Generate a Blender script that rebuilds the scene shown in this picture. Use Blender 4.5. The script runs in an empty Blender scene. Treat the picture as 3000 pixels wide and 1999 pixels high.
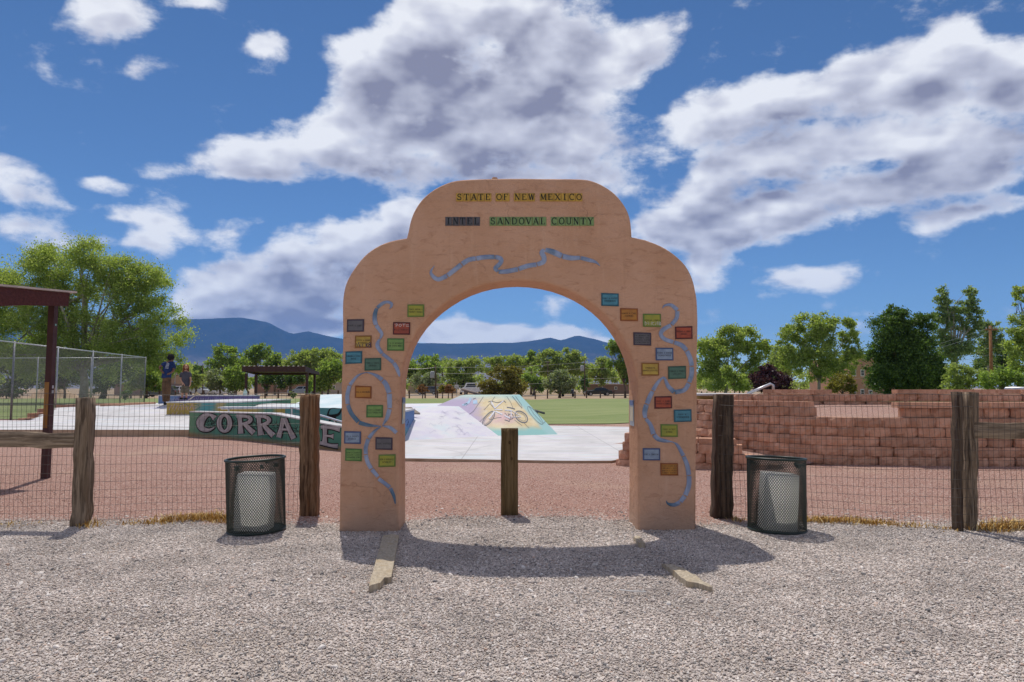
import bpy, bmesh, math, random
import numpy as np
from mathutils import Vector, Matrix

random.seed(7)
rng = np.random.default_rng(7)
R = math.radians
scene = bpy.context.scene
COL = scene.collection

# ------------------------------------------------------------------ camera
CAM_H, PITCH, FPX = 1.45, R(3.96), 2000.0
cam = bpy.data.cameras.new("camera")
cam.lens, cam.sensor_width = 24.0, 36.0
cam.clip_start, cam.clip_end = 0.05, 60000
cam_o = bpy.data.objects.new("camera", cam)
COL.objects.link(cam_o)
cam_o.location = (0, 0, CAM_H)
cam_o.rotation_euler = (math.pi / 2 + PITCH, 0, 0)
scene.camera = cam_o

# ------------------------------------------------------------------ exposure and sun
scene.view_settings.view_transform = 'Standard'
scene.view_settings.look = 'None'
scene.view_settings.gamma = 1.0
scene.view_settings.exposure = 0.34
scene.cycles.use_denoising = True
scene.cycles.max_bounces = 8
scene.cycles.diffuse_bounces = 4
scene.cycles.transparent_max_bounces = 12
scene.cycles.volume_bounces = 1
SUN_EL, SUN_AZ = R(64.0), R(-15.5)          # azimuth measured from +Y towards +X
SUN_DIR = Vector((math.sin(SUN_AZ) * math.cos(SUN_EL), math.cos(SUN_AZ) * math.cos(SUN_EL), math.sin(SUN_EL)))
sun = bpy.data.lights.new("sun", 'SUN')
sun.energy, sun.angle, sun.color = 2.85, R(0.53), (1.0, 0.95, 0.87)
sun_o = bpy.data.objects.new("sun", sun)
COL.objects.link(sun_o)
sun_o.rotation_euler = (-SUN_DIR).to_track_quat('-Z', 'Y').to_euler()
sun_o.location = SUN_DIR * 60

# ------------------------------------------------------------------ pixel helpers (photograph pixels to points of the place)
def ray(px, py):
    a, b = (px - 1500) / FPX, (999.5 - py) / FPX
    c, s = math.cos(PITCH), math.sin(PITCH)
    return Vector((a, c - b * s, s + b * c))
def P(px, py, Y):
    d = ray(px, py)
    return d * (Y / d.y) + Vector((0, 0, CAM_H))
def G(px, py, z=0.0):
    d = ray(px, py)
    return d * ((z - CAM_H) / d.z) + Vector((0, 0, CAM_H))
def XZ(px, py, Y):
    p = P(px, py, Y)
    return p.x, p.z
def on_plane(px, py, p0, n):
    d = ray(px, py)
    o = Vector((0, 0, CAM_H))
    return o + d * ((p0 - o).dot(n) / d.dot(n))

# ------------------------------------------------------------------ world: Nishita sky with a procedural cloud layer
def srgb(r, g, b):
    f = lambda v: (v / 255 / 12.92) if v / 255 <= 0.04045 else ((v / 255 + 0.055) / 1.055) ** 2.4
    return (f(r), f(g), f(b))

class NT:
    """small helper to write node trees"""
    def __init__(self, tree):
        self.t = tree
    def n(self, kind, ins=None, **props):
        nd = self.t.nodes.new(kind)
        for k, v in props.items():
            setattr(nd, k, v)
        if ins:
            for k, v in ins.items():
                s = nd.inputs[k]
                if isinstance(v, bpy.types.NodeSocket):
                    self.t.links.new(v, s)
                else:
                    s.default_value = v
        return nd
    def math(self, op, a, b=0.0, c=None, clamp=False):
        ins = {0: a, 1: b}
        if c is not None:
            ins[2] = c
        return self.n('ShaderNodeMath', ins, operation=op, use_clamp=clamp).outputs[0]
    def vmath(self, op, a, b=(0, 0, 0)):
        return self.n('ShaderNodeVectorMath', {0: a, 1: b}, operation=op).outputs[0]
    def rng(self, v, a, b, c=0.0, d=1.0, smooth=True):
        return self.n('ShaderNodeMapRange', {0: v, 1: a, 2: b, 3: c, 4: d}, interpolation_type='SMOOTHSTEP' if smooth else 'LINEAR').outputs[0]
    def mix(self, f, a, b, blend='MIX'):
        nd = self.t.nodes.new('ShaderNodeMix')
        nd.data_type = 'RGBA'; nd.blend_type = blend
        for i, v in ((0, f), (6, a), (7, b)):
            if isinstance(v, bpy.types.NodeSocket):
                self.t.links.new(v, nd.inputs[i])
            else:
                nd.inputs[i].default_value = (*v, 1) if (i and len(v) == 3) else v
        return nd.outputs[2]
    def noise(self, vec, scale, detail=4, rough=0.5, dist=0.0, out=0):
        ins = {'Scale': scale, 'Detail': detail, 'Roughness': rough, 'Distortion': dist}
        if vec is not None:
            ins['Vector'] = vec
        return self.n('ShaderNodeTexNoise', ins).outputs[out]
    def ramp(self, f, stops):
        nd = self.n('ShaderNodeValToRGB', {0: f})
        el = nd.color_ramp.elements
        while len(el) < len(stops):
            el.new(0.5)
        for e, (p, c) in zip(el, stops):
            e.position = p; e.color = (*c, 1)
        return nd.outputs[0]

# clouds of the day: centre, half-size (photograph pixels), tilt, weight
CLOUDS = [(a * 1.275, b * 1.275, c * 1.275, d * 1.275, r, w) for a, b, c, d, r, w in [
    # great cumulus over the arch
    (1010, 70, 150, 110, 25, 0.95), (1180, 60, 190, 110, 5, 1.00), (850, 190, 130, 110, 35, 0.95), (1000, 200, 210, 130, 10, 1.05), (1230, 190, 200, 120, 5, 1.05), (1330, 60, 90, 90, 20, 0.80),
    (880, 320, 190, 90, 5, 0.92), (1100, 320, 220, 110, 0, 0.98), (1320, 320, 180, 110, -8, 0.95), (1400, 410, 120, 60, -10, 0.82), (1480, 100, 90, 70, 25, 0.85), (1540, 60, 60, 45, 45, 0.62), (1430, 180, 60, 50, 0, 0.60),
    (1000, 400, 200, 50, 0, 0.70), (1200, 420, 200, 50, 0, 0.72), (1480, 330, 60, 50, 0, 0.55),
    # its tail to the left
    (650, 360, 190, 52, 6, 0.86), (530, 375, 110, 34, 4, 0.66), (740, 330, 110, 60, 20, 0.78), (400, 388, 80, 18, 0, 0.46), (640, 285, 45, 24, 0, 0.48), (690, 395, 160, 28, 0, 0.55),
    # upper right bank
    (1640, 270, 130, 70, 10, 0.95), (1790, 235, 150, 70, 8, 1.00), (1960, 205, 150, 80, 15, 1.00), (2120, 160, 140, 95, 30, 1.00), (2190, 90, 80, 65, 30, 0.85), (2290, 150, 110, 80, 0, 0.98), (2330, 230, 120, 60, 0, 0.9), (2110, 235, 160, 45, 10, 0.75),
    # lower right bank
    (1760, 370, 150, 62, 14, 0.95), (1900, 345, 170, 62, 8, 1.00), (2080, 335, 190, 66, 6, 1.00), (2270, 320, 170, 66, 4, 0.95), (1640, 450, 120, 70, 20, 0.90), (1540, 500, 130, 66, 25, 0.92), (1690, 510, 170, 66, 8, 0.98), (1840, 460, 190, 66, 12, 0.98),
    (2030, 430, 190, 56, 8, 0.92), (2220, 400, 170, 46, 8, 0.85), (2230, 480, 170, 32, 10, 0.72), (2140, 525, 60, 20, 0, 0.45), (1590, 580, 80, 50, -10, 0.70), (1620, 640, 40, 30, 0, 0.36),
    # scraps
    (1872, 645, 110, 34, 0, 0.92), (1735, 690, 40, 12, 0, 0.44), (1640, 712, 44, 12, 0, 0.40), (1945, 610, 50, 12, 0, 0.38), (2030, 633, 50, 10, 0, 0.32), (1550, 375, 22, 16, 0, 0.42), (1290, 700, 40, 14, 10, 0.42),
    (240, 38, 100, 62, -10, 0.74), (200, 10, 60, 40, 0, 0.6), (445, 4, 80, 26, 0, 0.66), (612, 104, 62, 22, 12, 0.46), (305, 168, 30, 20, 20, 0.50), (637, 138, 20, 14, 0, 0.36), (560, 140, 20, 14, 30, 0.30),
    # streaks low on the left
    (45, 400, 110, 34, -12, 0.66), (70, 450, 110, 40, -22, 0.68), (220, 418, 76, 24, -10, 0.60), (60, 525, 130, 32, -5, 0.66), (310, 490, 100, 22, -14, 0.48), (350, 520, 110, 24, -14, 0.52), (525, 553, 56, 18, 0, 0.60), (330, 555, 70, 26, -14, 0.62),
    (560, 512, 80, 14, 6, 0.42), (430, 545, 80, 18, -10, 0.46), (170, 560, 90, 26, 0, 0.5), (120, 480, 80, 14, 0, 0.4),
    # heap over the left mountain
    (660, 590, 110, 66, 10, 0.95), (760, 580, 110, 70, 5, 0.98), (850, 560, 90, 70, 25, 0.92), (930, 500, 70, 70, 40, 0.86), (540, 650, 130, 66, 8, 0.96), (650, 670, 150, 60, 0, 1.00), (780, 660, 130, 60, 0, 0.96), (460, 680, 90, 48, 0, 0.86),
    (540, 722, 170, 36, 0, 1.0), (720, 742, 120, 26, 0, 0.95), (420, 715, 60, 24, 0, 0.8), (430, 640, 40, 30, 40, 0.6),
    # roll along the crest inside the arch
    (1060, 770, 120, 30, 2, 1.15), (1190, 770, 140, 32, -2, 1.25), (1310, 772, 110, 28, -6, 1.15), (980, 780, 70, 22, 0, 0.85), (900, 770, 80, 20, 0, 0.7), (1390, 778, 44, 14, -10, 0.6),
]]
def cover_factors(rank=21, nu=90, nv=70):
    """the day's cloud cover over (x/y, z/y) of the view direction, factored into a few products of curves"""
    U0, U1, V0, V1 = -1.0, 1.0, -0.05, 0.85
    us, vs = np.linspace(U0, U1, 401), np.linspace(V0, V1, 241)
    Ug, Vg = np.meshgrid(us, vs)
    acc = np.zeros_like(Ug)
    for cx, cy, rx, ry, rot, w in CLOUDS:
        d = ray(cx, cy); u, v = d.x / d.y, d.z / d.y
        c, s = math.cos(R(rot)), math.sin(R(rot))
        x, y = Ug - u, Vg - v
        a, b = (x * c + y * s) / (rx * 1.25 / FPX), (-x * s + y * c) / (ry * 1.25 / FPX)
        g = w * np.clip(1 - np.sqrt(a * a + b * b), 0, 1) ** 0.62
        acc = np.log(np.exp(acc * 9) + np.exp(g * 9) - 1) / 9 if acc.any() else g
    Ub, S, Vt = np.linalg.svd(acc, full_matrices=False)
    iu, iv = np.linspace(0, 400, nu).round().astype(int), np.linspace(0, 240, nv).round().astype(int)
    r = np.sqrt(S[:rank])
    return (U0, U1, V0, V1), [(Vt[k] * r[k])[iu] for k in range(rank)], [(Ub[:, k] * r[k])[iv] for k in range(rank)]
COVER = cover_factors()
def curve3(N, t, cols):
    """three smooth curves of t at once -> vector socket"""
    nd = N.n('ShaderNodeRGBCurve')
    lo = [float(c.min()) for c in cols]; hi = [max(float(c.max()), l + 1e-6) for c, l in zip(cols, lo)]
    for ch in range(3):
        cv = nd.mapping.curves[ch]
        vals = (cols[ch] - lo[ch]) / (hi[ch] - lo[ch])
        n = len(vals)
        cv.points[0].location = (0, float(vals[0])); cv.points[1].location = (1, float(vals[-1]))
        for i in range(1, n - 1):
            cv.points.new(i / (n - 1), float(vals[i]))
    nd.mapping.update()
    N.t.links.new(N.n('ShaderNodeCombineXYZ', {0: t, 1: t, 2: t}).outputs[0], nd.inputs[1])
    return N.n('ShaderNodeVectorMath', {0: nd.outputs[0], 1: tuple(h - l for h, l in zip(hi, lo)), 2: tuple(lo)}, operation='MULTIPLY_ADD').outputs[0]
def cover_at(N, uvs):
    (U0, U1, V0, V1), cu, cv = COVER
    s = N.n('ShaderNodeSeparateXYZ', {0: uvs})
    tu = N.rng(s.outputs[0], U0, U1, 0, 1, False); tv = N.rng(s.outputs[1], V0, V1, 0, 1, False)
    acc = None
    for k in range(0, len(cu), 3):
        d = N.n('ShaderNodeVectorMath', {0: curve3(N, tu, cu[k:k + 3]), 1: curve3(N, tv, cv[k:k + 3])}, operation='DOT_PRODUCT').outputs['Value']
        acc = d if acc is None else N.math('ADD', acc, d)
    return acc

world = bpy.data.worlds.new("World")
scene.world = world
world.use_nodes = True
world.node_tree.nodes.clear()
W = NT(world.node_tree)
CLOUD_LIT, CLOUD_MID, CLOUD_DARK = (6.7, 6.8, 7.1), (4.6, 4.7, 5.4), (1.9, 1.92, 2.6)
tc = W.n('ShaderNodeTexCoord').outputs['Generated']
sky = W.n('ShaderNodeTexSky', sky_type='NISHITA', sun_disc=False, sun_elevation=SUN_EL, sun_rotation=SUN_AZ, altitude=2500.0, air_density=1.0, dust_density=0.0, ozone_density=6.0)
sx = W.n('ShaderNodeSeparateXYZ', {0: tc})
ys = W.math('MAXIMUM', sx.outputs[1], 0.06)
uu, vv = W.math('DIVIDE', sx.outputs[0], ys), W.math('DIVIDE', sx.outputs[2], ys)
uv = W.n('ShaderNodeCombineXYZ', {0: uu, 1: vv, 2: 0.0}).outputs[0]
dirs = W.vmath('MULTIPLY', tc, (1.0, 1.0, 1.7))
warp = W.noise(dirs, 5.0, 4, 0.55, 0.0, 1)
warp = W.vmath('MULTIPLY', W.vmath('SUBTRACT', warp, (0.5, 0.5, 0.5)), (0.07, 0.05, 0.0))
uvw = W.vmath('ADD', uv, warp)
# beyond the photographed part the sky carries on with the same kind of broken cumulus
front = W.rng(sx.outputs[1], 0.30, 0.55)
inside = W.math('MULTIPLY', front, W.math('MULTIPLY', W.rng(W.math('ABSOLUTE', uu), 0.80, 0.98, 1.0, 0.0), W.rng(vv, 0.62, 0.84, 1.0, 0.0)))
generic = W.rng(W.noise(dirs, 2.2, 2, 0.5), 0.38, 0.62, 0.0, 0.95)
def cover(offset):
    c = cover_at(W, W.vmath('ADD', uvw, offset) if offset else uvw)
    return W.n('ShaderNodeMix', {0: inside, 2: generic, 3: c}, data_type='FLOAT').outputs[0]
d1 = W.noise(dirs, 10.0, 10, 0.62, 0.1)
e1 = W.noise(dirs, 8.0, 3, 0.55, 0.1)
e2 = W.noise(W.vmath('ADD', dirs, (-0.004, 0.0, 0.030)), 8.0, 3, 0.55, 0.1)
d2 = W.noise(W.vmath('ADD', dirs, (-0.010, 0.0, 0.060)), 6.0, 4, 0.55, 0.2)
c1, c2 = cover(None), cover((-0.008, 0.040, 0))
fine = W.math('MULTIPLY', W.math('SUBTRACT', d1, 0.5), 1.95)
dens = W.math('ADD', W.math('SUBTRACT', c1, 0.18), fine)
dens2 = W.math('ADD', W.math('SUBTRACT', c2, 0.40), W.math('MULTIPLY', W.math('SUBTRACT', d2, 0.5), 0.9))
alpha = W.rng(dens, -0.06, 0.44)
alpha = W.math('MULTIPLY', alpha, W.rng(sx.outputs[2], 0.0, 0.03))
relief = W.math('ADD', W.math('MULTIPLY', W.math('SUBTRACT', e1, e2), 3.0), W.math('MULTIPLY', W.math('SUBTRACT', d1, e1), 1.0))     # sun side of each billow
belly = W.math('MULTIPLY', W.rng(dens2, -0.15, 0.85, 0, 1, False), W.rng(dens, 0.05, 0.60))
shade = W.math('SUBTRACT', W.math('MULTIPLY', belly, 1.45), W.math('MULTIPLY', relief, 0.85), clamp=True)
cloud = W.ramp(shade, [(0.0, CLOUD_LIT), (0.38, CLOUD_MID), (1.0, CLOUD_DARK)])
clear = W.n('ShaderNodeHueSaturation', {'Saturation': 1.08, 'Value': 0.665, 'Color': sky.outputs[0]}).outputs[0]
final = W.mix(W.math('MULTIPLY', alpha, 0.96), clear, cloud)
bg = W.n('ShaderNodeBackground', {0: final, 1: 0.11})
wo = W.n('ShaderNodeOutputWorld', {0: bg.outputs[0]})
world.cycles.sampling_method = 'NONE'
# ------------------------------------------------------------------ materials
def pmat(name, build, rough=0.85, spec=0.25, metal=0.0):
    """build(N, co) -> (colour socket or rgb, bump height socket or None, bump distance)"""
    m = bpy.data.materials.new(name)
    m.use_nodes = True
    m.node_tree.nodes.clear()
    N = NT(m.node_tree)
    co = N.n('ShaderNodeTexCoord').outputs['Object']
    col, h, dist = build(N, co)
    b = N.n('ShaderNodeBsdfPrincipled', {'Metallic': metal})
    if isinstance(rough, (int, float)):
        b.inputs['Roughness'].default_value = rough
    else:
        m.node_tree.links.new(rough(N, co), b.inputs['Roughness'])
    b.inputs['Specular IOR Level'].default_value = spec
    if isinstance(col, bpy.types.NodeSocket):
        m.node_tree.links.new(col, b.inputs['Base Color'])
    else:
        b.inputs['Base Color'].default_value = (*col, 1)
    if h is not None:
        bp = N.n('ShaderNodeBump', {'Height': h, 'Distance': dist, 'Strength': 1.0})
        m.node_tree.links.new(bp.outputs[0], b.inputs['Normal'])
    N.n('ShaderNodeOutputMaterial', {0: b.outputs[0]})
    return m

def mottled(name, c1, c2, scale=6.0, rough=0.85, bump=0.004, bscale=60.0, spec=0.2, metal=0.0, per_object=0.0, stretch=(1, 1, 1)):
    def f(N, co):
        v = N.vmath('MULTIPLY', co, stretch) if stretch != (1, 1, 1) else co
        if per_object:
            r = N.n('ShaderNodeObjectInfo').outputs['Random']
            v = N.vmath('ADD', v, N.n('ShaderNodeCombineXYZ', {0: N.math('MULTIPLY', r, 37.0), 1: N.math('MULTIPLY', r, 91.0), 2: r}).outputs[0])
        k = N.rng(N.noise(v, scale, 6, 0.6), 0.3, 0.7)
        c = N.mix(k, c1, c2)
        if per_object:
            g = N.math('ADD', 1.0 - per_object, N.math('MULTIPLY', r, 2 * per_object))
            c = N.mix(1.0, c, N.n('ShaderNodeCombineXYZ', {0: g, 1: g, 2: g}).outputs[0], 'MULTIPLY')
        return c, (N.noise(v, bscale, 4, 0.6) if bump else None), bump
    return pmat(name, f, rough, spec, metal)

def stucco_build(N, co):
    big = N.noise(co, 1.1, 5, 0.62)
    mid = N.noise(N.vmath('MULTIPLY', co, (1.0, 1.0, 2.6)), 6.0, 7, 0.7, 0.8)
    c = N.mix(N.rng(big, 0.32, 0.68), (0.565, 0.318, 0.195), (0.645, 0.382, 0.255))
    c = N.mix(N.math('MULTIPLY', N.rng(mid, 0.52, 0.70), 0.55), c, (0.40, 0.20, 0.115))
    sm = N.noise(N.vmath('MULTIPLY', co, (2.6, 2.6, 0.30)), 3.0, 6, 0.65)
    c = N.mix(N.math('MULTIPLY', N.rng(sm, 0.54, 0.72), 0.35), c, (0.72, 0.47, 0.33))
    st = N.noise(N.vmath('MULTIPLY', N.vmath('ADD', co, (3.1, 0, 0)), (7.0, 7.0, 0.25)), 1.6, 5, 0.6)
    c = N.mix(N.math('MULTIPLY', N.rng(st, 0.58, 0.74), 0.30), c, (0.42, 0.23, 0.15))
    warp_ = N.vmath('ADD', co, N.vmath('MULTIPLY', N.noise(co, 3.0, 4, 0.6, 0.0, 1), (0.5, 0.5, 0.5)))
    cr = N.n('ShaderNodeTexVoronoi', {'Vector': warp_, 'Scale': 0.9}, feature='DISTANCE_TO_EDGE').outputs[0]
    crack = N.math('MULTIPLY', N.rng(cr, 0.0, 0.006, 1.0, 0.0), N.rng(N.noise(co, 1.7, 3, 0.5), 0.46, 0.62))
    c = N.mix(N.math('MULTIPLY', crack, 0.2), c, (0.22, 0.11, 0.07))
    z = N.math('ADD', N.n('ShaderNodeSeparateXYZ', {0: co}).outputs[2], N.math('MULTIPLY', N.noise(co, 5.0, 5, 0.6), 0.3))
    c = N.mix(N.rng(z, 0.14, 0.55, 0.75, 0.0), c, (0.46, 0.315, 0.235))
    h = N.math('ADD', N.math('MULTIPLY', N.noise(co, 4.0, 3, 0.5), 2.6), N.math('ADD', N.math('MULTIPLY', mid, 0.9), N.math('ADD', N.math('MULTIPLY', N.noise(co, 38.0, 4, 0.6), 0.40), N.math('MULTIPLY', N.noise(co, 170.0, 2, 0.6), 0.14))))
    return c, N.math('SUBTRACT', h, N.math('MULTIPLY', crack, 0.25)), 0.015
M_STUCCO = pmat("stucco", stucco_build, 0.92, 0.12)

def gravel_base(N, co):
    v = N.n('ShaderNodeTexVoronoi', {'Vector': co, 'Scale': 75.0, 'Randomness': 1.0})
    k = N.n('ShaderNodeSeparateXYZ', {0: v.outputs['Color']}).outputs[0]
    c = N.ramp(k, [(0.0, (0.32, 0.275, 0.24)), (0.3, (0.47, 0.405, 0.355)), (0.6, (0.57, 0.49, 0.43)), (1.0, (0.66, 0.59, 0.53))])
    dirt_ = N.rng(N.noise(co, 0.9, 5, 0.65), 0.52, 0.70)
    c = N.mix(N.math('MULTIPLY', dirt_, 0.55), c, (0.36, 0.29, 0.225))
    return c, N.math('SUBTRACT', 1.0, v.outputs['Distance']), 0.01
M_GRAVEL = pmat("gravel_bed", gravel_base, 0.95, 0.1)

def red_build(N, co):
    v = N.n('ShaderNodeTexVoronoi', {'Vector': co, 'Scale': 80.0, 'Randomness': 1.0})
    k = N.n('ShaderNodeSeparateXYZ', {0: v.outputs['Color']}).outputs[0]
    c = N.ramp(k, [(0.0, (0.25, 0.14, 0.115)), (0.35, (0.38, 0.22, 0.175)), (0.75, (0.47, 0.29, 0.235)), (0.93, (0.54, 0.39, 0.33)), (1.0, (0.62, 0.54, 0.49))])
    dust = N.rng(N.noise(co, 0.55, 5, 0.6), 0.50, 0.72)
    c = N.mix(N.math('MULTIPLY', dust, 0.6), c, (0.50, 0.35, 0.265))
    return c, N.math('ADD', N.math('SUBTRACT', 1.0, v.outputs['Distance']), N.math('MULTIPLY', N.noise(co, 3.0, 4, 0.6), 2.0)), 0.012
M_RED = pmat("red_crusher_fines", red_build, 0.95, 0.1)

def dirt_build(N, co):
    k = N.noise(co, 0.08, 8, 0.65)
    c = N.ramp(k, [(0.25, (0.20, 0.17, 0.09)), (0.45, (0.36, 0.26, 0.17)), (0.7, (0.42, 0.32, 0.23))])
    return c, N.noise(co, 3.0, 6, 0.65), 0.04
M_DIRT = pmat("dirt", dirt_build, 0.95, 0.1)

def grass_build(N, co):
    big = N.noise(N.vmath('MULTIPLY', co, (0.25, 1.0, 1.0)), 0.35, 5, 0.6)
    fine = N.noise(co, 9.0, 6, 0.7)
    c = N.mix(N.rng(big, 0.35, 0.65), (0.165, 0.215, 0.075), (0.255, 0.285, 0.125))
    c = N.mix(N.math('MULTIPLY', N.rng(fine, 0.4, 0.7), 0.5), c, (0.29, 0.30, 0.12))
    w = N.n('ShaderNodeTexWave', {'Vector': co, 'Scale': 0.22, 'Distortion': 1.2, 'Detail': 2.0}, bands_direction='Y').outputs[1]
    c = N.mix(N.math('MULTIPLY', w, 0.22), c, (0.10, 0.19, 0.035))
    return c, fine, 0.03
M_GRASS = pmat("lawn", grass_build, 0.9, 0.15)

def conc_build(N, co):
    k = N.noise(co, 0.8, 7, 0.65)
    c = N.mix(N.rng(k, 0.35, 0.65), (0.50, 0.485, 0.485), (0.62, 0.60, 0.60))
    tint = N.noise(N.vmath('MULTIPLY', co, (0.35, 1.6, 1.0)), 1.4, 4, 0.6)
    c = N.mix(N.math('MULTIPLY', N.rng(tint, 0.53, 0.68), 0.45), c, (0.53, 0.66, 0.70))
    tint2 = N.noise(N.vmath('MULTIPLY', N.vmath('ADD', co, (9, 3, 0)), (0.3, 1.4, 1.0)), 1.1, 4, 0.6)
    c = N.mix(N.math('MULTIPLY', N.rng(tint2, 0.54, 0.68), 0.40), c, (0.60, 0.54, 0.70))
    crack = N.n('ShaderNodeTexVoronoi', {'Vector': co, 'Scale': 0.28}, feature='DISTANCE_TO_EDGE').outputs[0]
    c = N.mix(N.rng(crack, 0.0, 0.012, 0.35, 0.0), c, (0.35, 0.33, 0.33))
    s_ = N.n('ShaderNodeSeparateXYZ', {0: N.vmath('ADD', co, (50.3, 50.9, 0.0))})
    jx = N.math('ABSOLUTE', N.math('SUBTRACT', N.math('FRACT', N.math('DIVIDE', s_.outputs[0], 3.4)), 0.5))
    jy = N.math('ABSOLUTE', N.math('SUBTRACT', N.math('FRACT', N.math('DIVIDE', s_.outputs[1], 3.4)), 0.5))
    jn = N.math('MINIMUM', jx, jy)
    c = N.mix(N.rng(jn, 0.0015, 0.004, 0.55, 0.0), c, (0.20, 0.19, 0.19))
    sc = N.noise(N.vmath('MULTIPLY', N.vmath('ADD', co, (2, 7, 0)), (0.5, 3.0, 1.0)), 2.2, 6, 0.7)
    c = N.mix(N.math('MULTIPLY', N.rng(sc, 0.56, 0.74), 0.30), c, (0.30, 0.29, 0.31))
    return c, N.noise(co, 40, 4, 0.6), 0.002
M_CONC = pmat("skate_concrete", conc_build, 0.75, 0.3)
M_CONC_EDGE = mottled("concrete_edge", (0.36, 0.25, 0.16), (0.50, 0.38, 0.27), 2.0, bump=0.004)

def wood_build(c1, c2, c3):
    def f(N, co):
        r = N.n('ShaderNodeObjectInfo').outputs['Random']
        v = N.vmath('ADD', co, N.n('ShaderNodeCombineXYZ', {0: N.math('MULTIPLY', r, 13.0), 1: r, 2: 0.0}).outputs[0])
        g = N.noise(N.vmath('MULTIPLY', v, (34.0, 34.0, 1.6)), 1.0, 7, 0.65, 0.6)
        big = N.noise(N.vmath('MULTIPLY', v, (9.0, 9.0, 2.0)), 1.0, 4, 0.6)
        c = N.mix(N.rng(g, 0.36, 0.64), c1, c2)
        c = N.mix(N.math('MULTIPLY', N.rng(big, 0.45, 0.72), 0.8), c, c3)
        return c, N.math('ADD', g, N.math('MULTIPLY', big, 0.7)), 0.02
    return f
M_WOOD_GREY = pmat("weathered_wood", wood_build((0.085, 0.06, 0.042), (0.33, 0.25, 0.175), (0.20, 0.14, 0.09)), 0.9, 0.15)
M_WOOD_BROWN = pmat("brown_wood", wood_build((0.085, 0.05, 0.03), (0.31, 0.20, 0.12), (0.24, 0.12, 0.055)), 0.9, 0.15)
M_WOOD_DARK = pmat("dark_creosote_wood", wood_build((0.04, 0.027, 0.02), (0.17, 0.12, 0.082), (0.075, 0.045, 0.032)), 0.85, 0.2)
def wood_h(c1, c2, c3):
    def f(N, co):
        g = N.noise(N.vmath('MULTIPLY', co, (1.3, 30.0, 30.0)), 1.0, 7, 0.65, 0.5)
        big = N.noise(N.vmath('MULTIPLY', co, (2.5, 9.0, 9.0)), 1.0, 4, 0.6)
        c = N.mix(N.rng(g, 0.3, 0.7), c1, c2)
        c = N.mix(N.rng(big, 0.45, 0.75), c, c3)
        return c, N.math('ADD', g, N.math('MULTIPLY', big, 0.8)), 0.014
    return f
M_RAIL = pmat("rail_wood", wood_h((0.14, 0.10, 0.068), (0.40, 0.31, 0.22), (0.09, 0.064, 0.046)), 0.9, 0.15)
M_PLANK = pmat("pale_plank", wood_build((0.40, 0.33, 0.245), (0.58, 0.50, 0.38), (0.46, 0.36, 0.23)), 0.9, 0.15)
M_BLOCK = mottled("split_face_block", (0.47, 0.255, 0.165), (0.64, 0.38, 0.265), 4.0, 0.95, 0.022, 20.0, 0.1, per_object=0.17)
M_MAROON = mottled("maroon_paint", (0.058, 0.023, 0.023), (0.085, 0.034, 0.032), 5.0, 0.6, 0.002, 30, 0.3)
M_MAROON_WOOD = pmat("maroon_stained_wood", wood_h((0.07, 0.024, 0.024), (0.12, 0.043, 0.04), (0.085, 0.03, 0.028)), 0.75, 0.2)
M_RUST = mottled("rust_bare_patch", (0.28, 0.13, 0.035), (0.40, 0.22, 0.08), 4.0, 0.85, 0.003, 30, stretch=(1, 1, 0.4))
M_ROOFEDGE = mottled("roof_edge_pale", (0.50, 0.42, 0.38), (0.62, 0.54, 0.48), 4.0)
M_STEEL = mottled("galvanised_steel", (0.34, 0.35, 0.37), (0.46, 0.47, 0.49), 8.0, 0.45, 0.0, 10, 0.5, 0.7)
M_RAILSTEEL = mottled("worn_rail_steel", (0.52, 0.52, 0.55), (0.68, 0.68, 0.70), 8.0, 0.35, 0.0, 10, 0.5, 0.75)
M_WIRE = mottled("dark_wire", (0.05, 0.045, 0.042), (0.09, 0.08, 0.075), 5.0, 0.6, 0.0, 10, 0.3, 0.3)
M_WIRE_PALE = mottled("pale_wire", (0.40, 0.40, 0.40), (0.55, 0.55, 0.55), 5.0, 0.5, 0.0, 10, 0.4, 0.5)
M_CAN = mottled("dark_green_coating", (0.010, 0.022, 0.017), (0.020, 0.036, 0.028), 8.0, 0.4, 0.0, 10, 0.4)
M_LINER = mottled("white_plastic", (0.72, 0.70, 0.66), (0.84, 0.82, 0.79), 3.0, 0.5, 0.004, 14, 0.4)
M_BLACK = mottled("black_paint", (0.012, 0.012, 0.013), (0.022, 0.022, 0.022), 10, 0.7, 0.0)
M_RUBBER = mottled("rubber", (0.015, 0.015, 0.015), (0.03, 0.03, 0.03), 10, 0.85, 0.0)
M_GLASS = mottled("dark_glass", (0.015, 0.02, 0.025), (0.03, 0.035, 0.04), 2, 0.08, 0.0, 10, 0.6)
M_ASPHALT = mottled("asphalt", (0.20, 0.195, 0.19), (0.26, 0.25, 0.245), 0.7, 0.9, 0.005, 20)
def flat(name, c, rough=0.7, spec=0.25, metal=0.0, var=0.12):
    return mottled(name, tuple(x * (1 - var) for x in c), tuple(min(1, x * (1 + var)) for x in c), 5.0, rough, 0.0, 10, spec, metal)

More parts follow.
